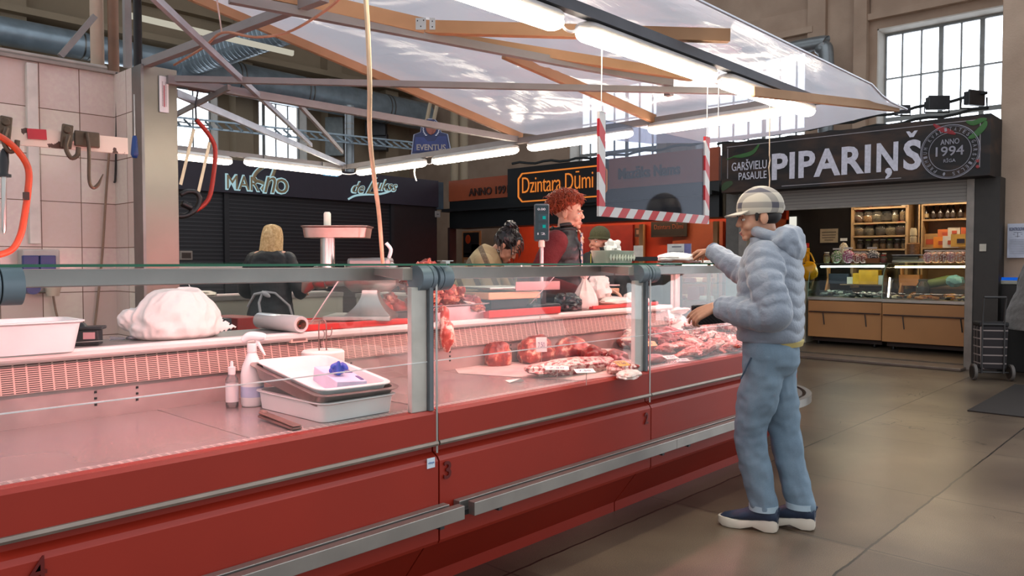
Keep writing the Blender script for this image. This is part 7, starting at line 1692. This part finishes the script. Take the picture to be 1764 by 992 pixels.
# cap
plaid = patmat('plaid_cap', lambda nt, X, Y, Z: (math_n(nt, 'MULTIPLY', math_n(nt, 'ADD', math_n(nt, 'GREATER_THAN', math_n(nt, 'SINE', math_n(nt, 'MULTIPLY', math_n(nt, 'ADD', X, math_n(nt, 'MULTIPLY', Y, .4)), 78)), .45), math_n(nt, 'GREATER_THAN', math_n(nt, 'SINE', math_n(nt, 'MULTIPLY', Z, 85)), .4)), .5), '#c2b8a8', '#55525a'), .9)
XH = lambda v: C + RH @ Vector(v)
def capfn(u): return 1 + .02 * math.cos(math.atan2(u.y, u.x) * 6)
b = MB(); b.ell(XH((0, -.012, .150)), (.092, .112, .100), RH, 40, 26, capfn); 
lim = []
for i, q in enumerate(b.v):
    l = RH.transposed() @ (q - C)
    zc = .118 - .10 * max(0, -l.y - .02) * 1.2
    if l.z < zc: l.z = zc + (l.z - zc) * .06; b.v[i] = C + RH @ l
    elif False: pass
cp = b.build('cap', plaid, f.root, smooth=True)
b = MB()
def brim(u, v):
    a = (u - .5) * 2.1; r0 = .088; rr = r0 + .078 * v * math.cos(a * .75) ** .5; x = math.sin(a) * (.088 + .004 * v) ; y = math.cos(a) * .085 + .012 + .062 * v * max(0, math.cos(a)) ** .6; z = .137 - .012 * v - .22 * x * x / .09 * (.35 + v * .4) * .3
    return XH((x, y, z))
b.grid(brim, 20, 8); b.build('brim', plaid, cp, smooth=True, solid=.006)
b = MB(); b.tube([XH((-.05, -.105, .135)), XH((0, -.124, .135)), XH((.05, -.105, .135))], [(.014, .004)] * 3, 8, ref=UZ); b.build('strap', mat('cap_strap', '#b3aa9e', .8), cp, smooth=True)
b = MB(); b.ell(XH((0, -.112, .150)), (.032, .010, .018), RH, 18, 12); b.build('rear_opening', mat('hair_dark', '#1e1714', .7), cp, smooth=True)
b = MB(); b.ell(XH((0, -.036, .100)), (.0760, .070, .044), RH, 26, 16, lambda u: 1 + .05 * noise.noise(u * 6)); b.cap([XH((-.072, .02, .12)), XH((-.073, .025, .09))], [.012, .006], 8); b.cap([XH((.072, .02, .12)), XH((.073, .025, .09))], [.012, .006], 8)
b.build('hair', mat('hair_dark', '#1e1714', .7), f.root, smooth=True)
# wallet held in the left hand, coin in the right
c = Lw + dL.normalized() * .12 + Vector((.05, .03, .02))
wm = patmat('quilted_wallet', lambda nt, X, Y, Z: (math_n(nt, 'GREATER_THAN', math_n(nt, 'SINE', math_n(nt, 'MULTIPLY', math_n(nt, 'ADD', X, Z), 330)), .8), '#0d0c0d', '#3a3636'), .4)
c = onY(1222, 541, 1.99); b = MB(); b.rbox(c, (.20, .022, .105), Matrix.Rotation(-.55, 3, 'Z') @ Matrix.Rotation(-.05, 3, 'Y')); simple('wallet', b, wm, 'black quilted wallet held in the left hand of the customer', 'wallet', bevel=.008)
c = Rw + dR.normalized() * .15 + Vector((-.012, 0, -.025)); b = MB(); b.tube([c - UX * .002, c + UX * .002], .012, 16); simple('coin', b, mat('coin_brass', '#8d7a4a', .3, .9), 'small coin between the fingers of the outstretched hand', 'coin')

# ---------------- red haired vendor
quiltb = mat('black_vest', '#0c0c0f', .5, 0, .1, 6, .2, 60)
def vendor(label, O, F, head, RHa, lean=0, skin=skin2, sleeves=None, arms=None, trousers='#1c1f2b', hk=1.0, hands=None, remesh=.006):
    f = Fig(label, O, F, lean); p = f.p
    C = f.p(*head); RH = f.rot(*RHa)
    b = MB(); base = Vector(O)
    kl, kr = f.p(-.09, .02, .48), f.p(.09, .02, .48); al, ar = f.p(-.09, 0, .09), f.p(.09, 0, .09)
    body_geo(f, b, [((-.15, -.01, 1.33), arms[0][0], arms[0][1]), ((.15, -.01, 1.33), arms[1][0], arms[1][1])], [((-.08, 0, .86), kl, al), ((.08, 0, .86), kr, ar)], (C, RH), hands, hk)
    b.build('body', skin, f.root, remesh=remesh, sm=2)
    b = MB(); loft(b, [(0, -.015, .93, .15, .115), (0, -.02, .85, .165, .13), (0, -.02, .76, .165, .13)], f, k=5, n=30)
    for h, k_, a in (((-.09, 0, .84), kl, al), ((.09, 0, .84), kr, ar)): sleeve(b, [f.p(*h), k_, a], [.09, .07, .06], fold=.08)
    b.build('trousers', mat('trouser_' + trousers[1:], trousers, .8), f.root, remesh=.009, sm=1)
    for sx in (-.09, .09): q = f.p(sx, -.07, 0); b = MB(); b.cap([Vector((q.x, q.y, O[2] + .045)), Vector((q.x, q.y, O[2] + .045)) + f.F * .18], [.044, .036], 12); b.v = [Vector((v.x, v.y, max(v.z, O[2] + .003))) for v in b.v]; b.build('shoe', black_p, f.root, smooth=True)
    return f, C, RH
Fv = cr * .93 - cf * .30; Ov = (4.33, 3.53, .11)
f0 = Vector((Fv.x, Fv.y, 0)).normalized(); r0 = Vector((f0.y, -f0.x, 0)); Pv = lambda x, y, z: Vector(Ov) + r0 * x + f0 * y + UZ * z
arm_l = (Pv(-.27, .02, 1.05), Pv(-.16, .26, 1.00)); arm_r = (Pv(.25, -.10, 1.07), Pv(.22, .16, .98))
gl = mat('glove_bright_blue', '#1f6fae', .4)
f, C, RH = vendor('person with short ginger hair in black quilted vest and burgundy sleeves behind the counter', Ov, (Fv.x, Fv.y), (0, .03, 1.435), (.02, -.04, 0), arms=(arm_l, arm_r), skin=skin2,
                  hands=[dict(W_=arm_l[1], d=f0 + Vector((0, 0, -.3)), n=(0, 0, -1), t=r0, curl=(.4,) * 4), dict(W_=arm_r[1], d=f0 + Vector((0, 0, -.3)), n=(0, 0, -1), t=-r0, curl=(.4,) * 4)], remesh=.0045, hk=1.04)
head_extra(C, RH, f.root, 1.04, '#7a4a34', '#a8605a', '#3c4a50')
XH = lambda v: C + RH @ (Vector(v) * 1.04)
b = MB(); loft(b, [(0, -.01, .86, .17, .13), (0, -.01, 1.0, .175, .135), (0, -.01, 1.15, .18, .138), (0, -.01, 1.28, .185, .13), (0, -.012, 1.35, .16, .11), (0, -.01, 1.40, .10, .09), (0, .0, 1.44, .078, .08)], f, quilt=.011, per=.07, k=10, n=48); b.build('vest', quiltb, f.root, remesh=.006, sm=1)
b = MB(); ring = [f.p(math.cos(a) * .083, -.008 + math.sin(a) * .083, 1.44 + .02 * math.sin(a + .5)) for a in [2 * PI * i / 24 for i in range(22)]]; b.tube(ring, [(.014)] * 22, 10); b.tube([q - UZ * .03 for q in ring], .014, 10); b.build('collar', quiltb, f.root, smooth=True)
burg = mat('burgundy_knit', '#5d1418', .9, 0, .1, 12, .3, 90)
b = MB(); sleeve(b, [f.p(.15, -.02, 1.33), f.p(.215, -.07, 1.20), arm_r[0], arm_r[1]], [.088, .08, .068, .045], fold=.08); sleeve(b, [f.p(-.15, -.02, 1.33), f.p(-.21, -.0, 1.2), arm_l[0], arm_l[1]], [.082, .075, .065, .045], fold=.08)
b.build('sleeves', burg, f.root, remesh=.007, sm=1)
b = MB(); b.bar(f.p(.012, .128, 1.36), f.p(.02, .13, .95), .006, .004); b.build('zip', mat('zip_brass', '#a89a7c', .3, .8), f.root)
b = MB(); b.prism([f.p(.0, .134, 1.40), f.p(.035, .128, 1.40), f.p(.04, .135, 1.0), f.p(.02, .140, 1.0)], f.F * .004); b.build('shirt_print', patmat('floral_shirt', lambda nt, X, Y, Z: (math_n(nt, 'GREATER_THAN', noise_s(nt, 30, 3), .5), '#2b4a68', '#b9a9a0'), .8), f.root)
b = MB(); b.tube([f.p(.03, .115, 1.42), f.p(.015, .140, 1.36), f.p(-.01, .142, 1.33)], .004, 6); b.tube([f.p(-.04, .105, 1.42), f.p(-.02, .140, 1.36)], .004, 6); b.build('neck_cord', mat('cord_cream', '#c9b08a', .6), f.root)
ging = mat('ginger_hair', '#7c2c14', .5, 0, .25, 40, col2='#a8461f')
def hairshell(name, m, root, XH, R, c, r, cut, amp=.08, seed=0, freq=3):
    b = MB(); b.ell(XH(c), r, R, 40, 28, lambda u: 1 + amp * noise.noise(u * freq + Vector((seed, 0, 0))) + amp * .5 * noise.noise(u * freq * 2.7)); 
    return b.build(name, m, root, smooth=True)
hr = hairshell('hair', ging, f.root, XH, RH, (0, -.040, .172), (.100, .112, .092), None, .14, 3)
def tuft(rnd, i, n):
    th = math.acos(1 - 1.35 * rnd.random()); ph = rnd.uniform(0, 2 * PI); u = Vector((math.sin(th) * math.cos(ph), math.sin(th) * math.sin(ph), math.cos(th)))
    if u.y > .35 and u.z < .25: u.z = .4 + .4 * rnd.random(); u.normalize()
    r = Vector((u.x * .097, u.y * .110, u.z * .092)); base = Vector((0, -.038, .170)) + r; t = Vector((rnd.uniform(-1, 1), rnd.uniform(-.2, 1.1), rnd.uniform(-1.1, .1))).normalized()
    L = rnd.uniform(.03, .06); a = base + u * .006; return [XH(base - u * .01), XH(a + t * L * .3 + u * .006), XH(a + t * L * .75 + u * .004), XH(a + t * L * 1.1 - u * .008)]
strands('curls', hr, ging, 4, tuft, 2200, .0024, 3)
b = MB(); b.ell(XH((.0845, -.005, .062)), .004, n=8, m=6); b.ell(XH((-.0845, -.005, .062)), .004, n=8, m=6); b.build('earring', mat('gold', '#c9a24a', .2, 1), f.root)

# ---------------- dark haired vendor bending over
Ov = (4.07, 4.24, .0); Fv = cr * .95 - cf * .15
f0 = Vector((Fv.x, Fv.y, 0)).normalized(); r0 = Vector((f0.y, -f0.x, 0)); Pv = lambda x, y, z: Vector(Ov) + r0 * x + f0 * y + UZ * z
arm_l = (Pv(-.2, .33, 1.0), Pv(-.12, .50, 1.02)); arm_r = (Pv(.2, .27, .98), Pv(.12, .42, .96))
f, C, RH = vendor('person with black pinned-up hair in a beige patterned shawl bending forward behind the counter', Ov, (Fv.x, Fv.y), (0, .045, 1.40), (0, -.75, 0), lean=.40, arms=(arm_l, arm_r), skin=skin1,
                  hands=[dict(W_=arm_l[1], d=f0 + Vector((0, 0, -.2)), n=(0, 0, -1), t=r0, curl=(.4,) * 4), dict(W_=arm_r[1], d=f0 + Vector((0, 0, -.2)), n=(0, 0, -1), t=-r0, curl=(.4,) * 4)])
head_extra(C, RH, f.root, 1, '#1c1412', '#a8524a')
XH = lambda v: C + RH @ Vector(v)
shawl = patmat('striped_shawl', lambda nt, X, Y, Z: (math_n(nt, 'MULTIPLY', math_n(nt, 'GREATER_THAN', math_n(nt, 'SINE', math_n(nt, 'MULTIPLY', math_n(nt, 'ADD', math_n(nt, 'SUBTRACT', X, Y), math_n(nt, 'MULTIPLY', Z, .6)), 34)), .55), math_n(nt, 'ADD', math_n(nt, 'MULTIPLY', noise_s(nt, 60, 3), .6), .5)), '#a8946e', '#4f4238'), .95)
b = MB(); loft(b, [(0, -.01, .86, .175, .14), (0, -.01, 1.0, .18, .14), (0, -.01, 1.15, .19, .142), (0, -.01, 1.28, .205, .135), (0, -.012, 1.36, .175, .115), (0, -.01, 1.42, .10, .09), (0, .0, 1.45, .075, .075)], f, k=6, n=40, fold=.01); b.build('shawl', shawl, f.root, remesh=.008, sm=1)
b = MB(); sleeve(b, [f.p(.15, -.0, 1.32), arm_r[0].lerp(f.p(.15, -.0, 1.32), .5), arm_r[0], arm_r[1]], [.08, .07, .06, .042], fold=.08); sleeve(b, [f.p(-.15, 0, 1.32), arm_l[0].lerp(f.p(-.15, 0, 1.32), .5), arm_l[0], arm_l[1]], [.08, .07, .06, .042], fold=.08)
b.build('sleeves', shawl, f.root, remesh=.009, sm=1)

blackh = mat('black_hair', '#0f0d0e', .35, 0, .2, 30, col2='#2b2422')
hr = hairshell('hair', blackh, f.root, XH, RH, (0, -.025, .142), (.085, .100, .092), None, .10, 6)
b = MB(); b.ell(XH((0, -.075, .232)), (.055, .05, .045), RH, 24, 16, lambda u: 1 + .25 * noise.noise(u * 3.5)); b.build('bun', blackh, hr, smooth=True)
def tuft2(rnd, i, n):
    th = math.acos(1 - 1.5 * rnd.random()); ph = rnd.uniform(0, 2 * PI); u = Vector((math.sin(th) * math.cos(ph), math.sin(th) * math.sin(ph), math.cos(th)))
    base = Vector((u.x * .082, -.025 + u.y * .097, .14 + u.z * .09)); tgt = Vector((0, -.06, .24)); m_ = base.lerp(tgt, .5) + u * .02
    if i % 7 == 0: return [XH(base), XH(base + u * .02 + Vector((0, .02, -.01))), XH(base + u * .02 + Vector((0, .05, -.05)))]
    return [XH(base), XH(m_), XH(tgt + Vector((rnd.uniform(-.04, .04), rnd.uniform(-.04, .04), rnd.uniform(-.02, .03))))]
strands('hair_strands', hr, blackh, 8, tuft2, 420, .004, 4)
b = MB(); ring = [XH((.086, -.008 + .011 * math.cos(a), .05 + .011 * math.sin(a))) for a in [2 * PI * i / 12 for i in range(13)]]; b.tube(ring, .0018, 6); b.build('earring', steel, f.root)

# ---------------- old man in the knitted hat
Ov = (5.82, 4.30, 0); Fv = -cr * .75 - cf * .66
f0 = Vector((Fv.x, Fv.y, 0)).normalized(); r0 = Vector((f0.y, -f0.x, 0)); Pv = lambda x, y, z: Vector(Ov) + r0 * x + f0 * y + UZ * z
arm_l = (Pv(-.26, -.02, 1.05), Pv(-.2, .16, .9)); arm_r = (Pv(.26, -.02, 1.05), Pv(.2, .16, .9))
f, C, RH = vendor('smiling old person in a dark green knitted hat and black jacket beyond the side counter', Ov, (Fv.x, Fv.y), (0, .04, 1.385), (.05, .06, 0), arms=(arm_l, arm_r), skin=skin3,
                  hands=[dict(W_=arm_l[1], d=(0, 0, -1), n=r0, t=f0, curl=(.3,) * 4), dict(W_=arm_r[1], d=(0, 0, -1), n=-r0, t=f0, curl=(.3,) * 4)])
head_extra(C, RH, f.root, 1, '#a39a90', '#a3564c', squint=.7)
XH = lambda v: C + RH @ Vector(v)
b = MB(); b.tube([XH((-.022, .089, .040)), XH((0, .0945, .0335)), XH((.022, .089, .040))], .0028, 6); b.build('smile_line', mat('mouth_dark', '#4a1f1c', .5), f.root)
b = MB(); b.ell(XH((0, -.012, .165)), (.086, .105, .088), RH, 40, 24, lambda u: 1 + .012 * math.sin(math.atan2(u.y, u.x) * 34)); 
for i, q in enumerate(b.v):
    l = RH.transposed() @ (q - C)
    if l.z < .125: l.z = .125 + (l.z - .125) * .15; b.v[i] = C + RH @ l
hat = b.build('knitted_hat', mat('olive_knit', '#4a4a30', .95, 0, .2, 90, .5, 120), f.root, smooth=True)
b = MB(); ring = [XH((math.cos(a) * .086, -.012 + math.sin(a) * .106, .132)) for a in [2 * PI * i / 30 for i in range(31)]]; b.tube(ring, [.013] * 31, 10); b.build('hat_brim', MATS['olive_knit'], hat, smooth=True)
blj = mat('black_jacket', '#101012', .6, 0, .1, 6, .2, 60)
b = MB(); loft(b, [(0, -.01, .80, .185, .145), (0, -.01, 1.0, .185, .145), (0, -.01, 1.15, .19, .142), (0, -.01, 1.28, .205, .135), (0, -.012, 1.36, .175, .115), (0, .0, 1.41, .095, .09), (0, .01, 1.44, .088, .085)], f, k=6, n=36, fold=.008)
sleeve(b, [f.p(.15, 0, 1.32), arm_r[0], arm_r[1]], [.08, .065, .05], fold=.1); sleeve(b, [f.p(-.15, 0, 1.32), arm_l[0], arm_l[1]], [.08, .065, .05], fold=.1); b.build('jacket', blj, f.root, remesh=.008, sm=1)
b = MB(); b.bar(f.p(.0, .14, 1.38), f.p(0, .15, .9), .006, .004); b.build('zip', mat('zip_yellow', '#b8a83a', .4), f.root)

# ---------------- blonde vendor seen from behind
q = at(467, 452, 6.75); Ov = (q.x, q.y, 0); Fv = cf + cr * .1
f0 = Vector((Fv.x, Fv.y, 0)).normalized(); r0 = Vector((f0.y, -f0.x, 0)); Pv = lambda x, y, z: Vector(Ov) + r0 * x + f0 * y + UZ * z
arm_l = (Pv(-.25, .02, 1.06), Pv(-.15, .22, 1.03)); arm_r = (Pv(.26, -.02, 1.06), Pv(.18, .18, 1.03))
f, C, RH = vendor('person with shoulder length blonde hair in black clothes, seen from behind', Ov, (Fv.x, Fv.y), (0, .03, 1.385), (.05, -.15, 0), arms=(arm_l, arm_r), skin=skin2,
                  hands=[dict(W_=arm_l[1], d=f0, n=(0, 0, -1), t=r0, curl=(.3,) * 4), dict(W_=arm_r[1], d=f0, n=(0, 0, -1), t=-r0, curl=(.3,) * 4)], remesh=.007)
head_extra(C, RH, f.root)
XH = lambda v: C + RH @ Vector(v)
b = MB(); loft(b, [(0, -.02, .62, .21, .17), (0, -.02, .80, .20, .16), (0, -.01, 1.0, .175, .13), (0, -.01, 1.15, .18, .13), (0, -.01, 1.28, .195, .125), (0, -.012, 1.36, .165, .105), (0, .0, 1.41, .08, .08)], f, k=6, n=36, fold=.012)
sleeve(b, [f.p(.15, 0, 1.32), arm_r[0], arm_r[1]], [.075, .06, .045], fold=.1); sleeve(b, [f.p(-.15, 0, 1.32), arm_l[0], arm_l[1]], [.075, .06, .045], fold=.1); b.build('tunic', blj, f.root, remesh=.008, sm=1)
apr = mat('apron_tie', '#a9a6a8', .4)
b = MB(); b.tube([f.p(.02, -.165, 1.05), f.p(-.08, -.16, 1.03), f.p(-.17, -.09, .92)], .012, 8); b.tube([f.p(.02, -.165, 1.05), f.p(.10, -.16, 1.04), f.p(.20, -.10, .93), f.p(.22, -.06, .8)], .010, 8); b.tube([f.p(.0, -.165, 1.06), f.p(-.03, -.19, .96), f.p(-.01, -.21, .88)], .011, 8); b.ell(f.p(.03, -.185, 1.03), (.045, .014, .02), f.rot(.0, 0, .5)); b.build('apron_ties', apr, f.root, smooth=True)
blo = mat('blonde_hair', '#b8935e', .45, 0, .2, 50, col2='#d9bb8a')
hr = hairshell('hair', blo, f.root, XH, RH, (0, -.02, .15), (.083, .102, .092), None, .05, 1)
def lng(rnd, i, n):
    ph = rnd.uniform(-.35 * PI, 1.35 * PI) + PI; a = rnd.uniform(.15, 1.0); x = math.cos(ph) * .084; y = math.sin(ph) * .098
    if y > .05: y = .05
    q0 = Vector((x * .35, y * .35 - .02, .238)); q1 = Vector((x * 1.02, y * 1.0 - .02, .15)); zlo = rnd.uniform(-.13, -.07); q2 = Vector((x * 1.12, y * .95 - .03, .05)); q3 = Vector((x * (1.15 + rnd.uniform(0, .15)), y * .8 - .045, zlo))
    return [XH(q0), XH(q0.lerp(q1, .5) + Vector((x * .12, y * .12, .022))), XH(q1), XH(q2), XH(q3)]
strands('hair_strands', hr, blo, 12, lng, 700, .0042, 4)

# ---------------- person in the grey coat at the right edge
q = at(1800, 452, 8.7); Ov = (q.x, q.y, 0); Fv = cr
f0 = Vector((Fv.x, Fv.y, 0)).normalized(); r0 = Vector((f0.y, -f0.x, 0)); Pv = lambda x, y, z: Vector(Ov) + r0 * x + f0 * y + UZ * z
arm_l = (Pv(-.3, -.02, 1.02), Pv(-.25, .1, .80)); arm_r = (Pv(.3, -.02, 1.02), Pv(.25, .1, .80))
f, C, RH = vendor('person in a long fuzzy grey coat cut off by the right edge of the photo', Ov, (Fv.x, Fv.y), (0, .03, 1.40), (0, 0, 0), arms=(arm_l, arm_r), trousers='#0e0d0e',
                  hands=[dict(W_=arm_l[1], d=(0, 0, -1), n=r0, t=f0, curl=(.3,) * 4), dict(W_=arm_r[1], d=(0, 0, -1), n=-r0, t=f0, curl=(.3,) * 4)], remesh=.008)
head_extra(C, RH, f.root)
b = MB(); loft(b, [(0, -.02, .55, .36, .37), (0, -.02, .80, .30, .30), (0, -.01, 1.05, .25, .22), (0, -.01, 1.28, .22, .16), (0, -.012, 1.37, .175, .115), (0, .0, 1.42, .09, .09)], f, k=6, n=36, fold=.015)
sleeve(b, [f.p(.15, 0, 1.32), arm_r[0], arm_r[1]], [.09, .08, .07], fold=.1); sleeve(b, [f.p(-.15, 0, 1.32), arm_l[0], arm_l[1]], [.09, .08, .07], fold=.1); b.build('coat', mat('fuzzy_grey', '#5f5955', .95, 0, .15, 60, .5, 150, sheen=.5), f.root, remesh=.01, sm=1)
hairshell('hair', blackh, f.root, lambda v: C + RH @ Vector(v), RH, (0, -.025, .142), (.084, .098, .092), None, .08, 6)
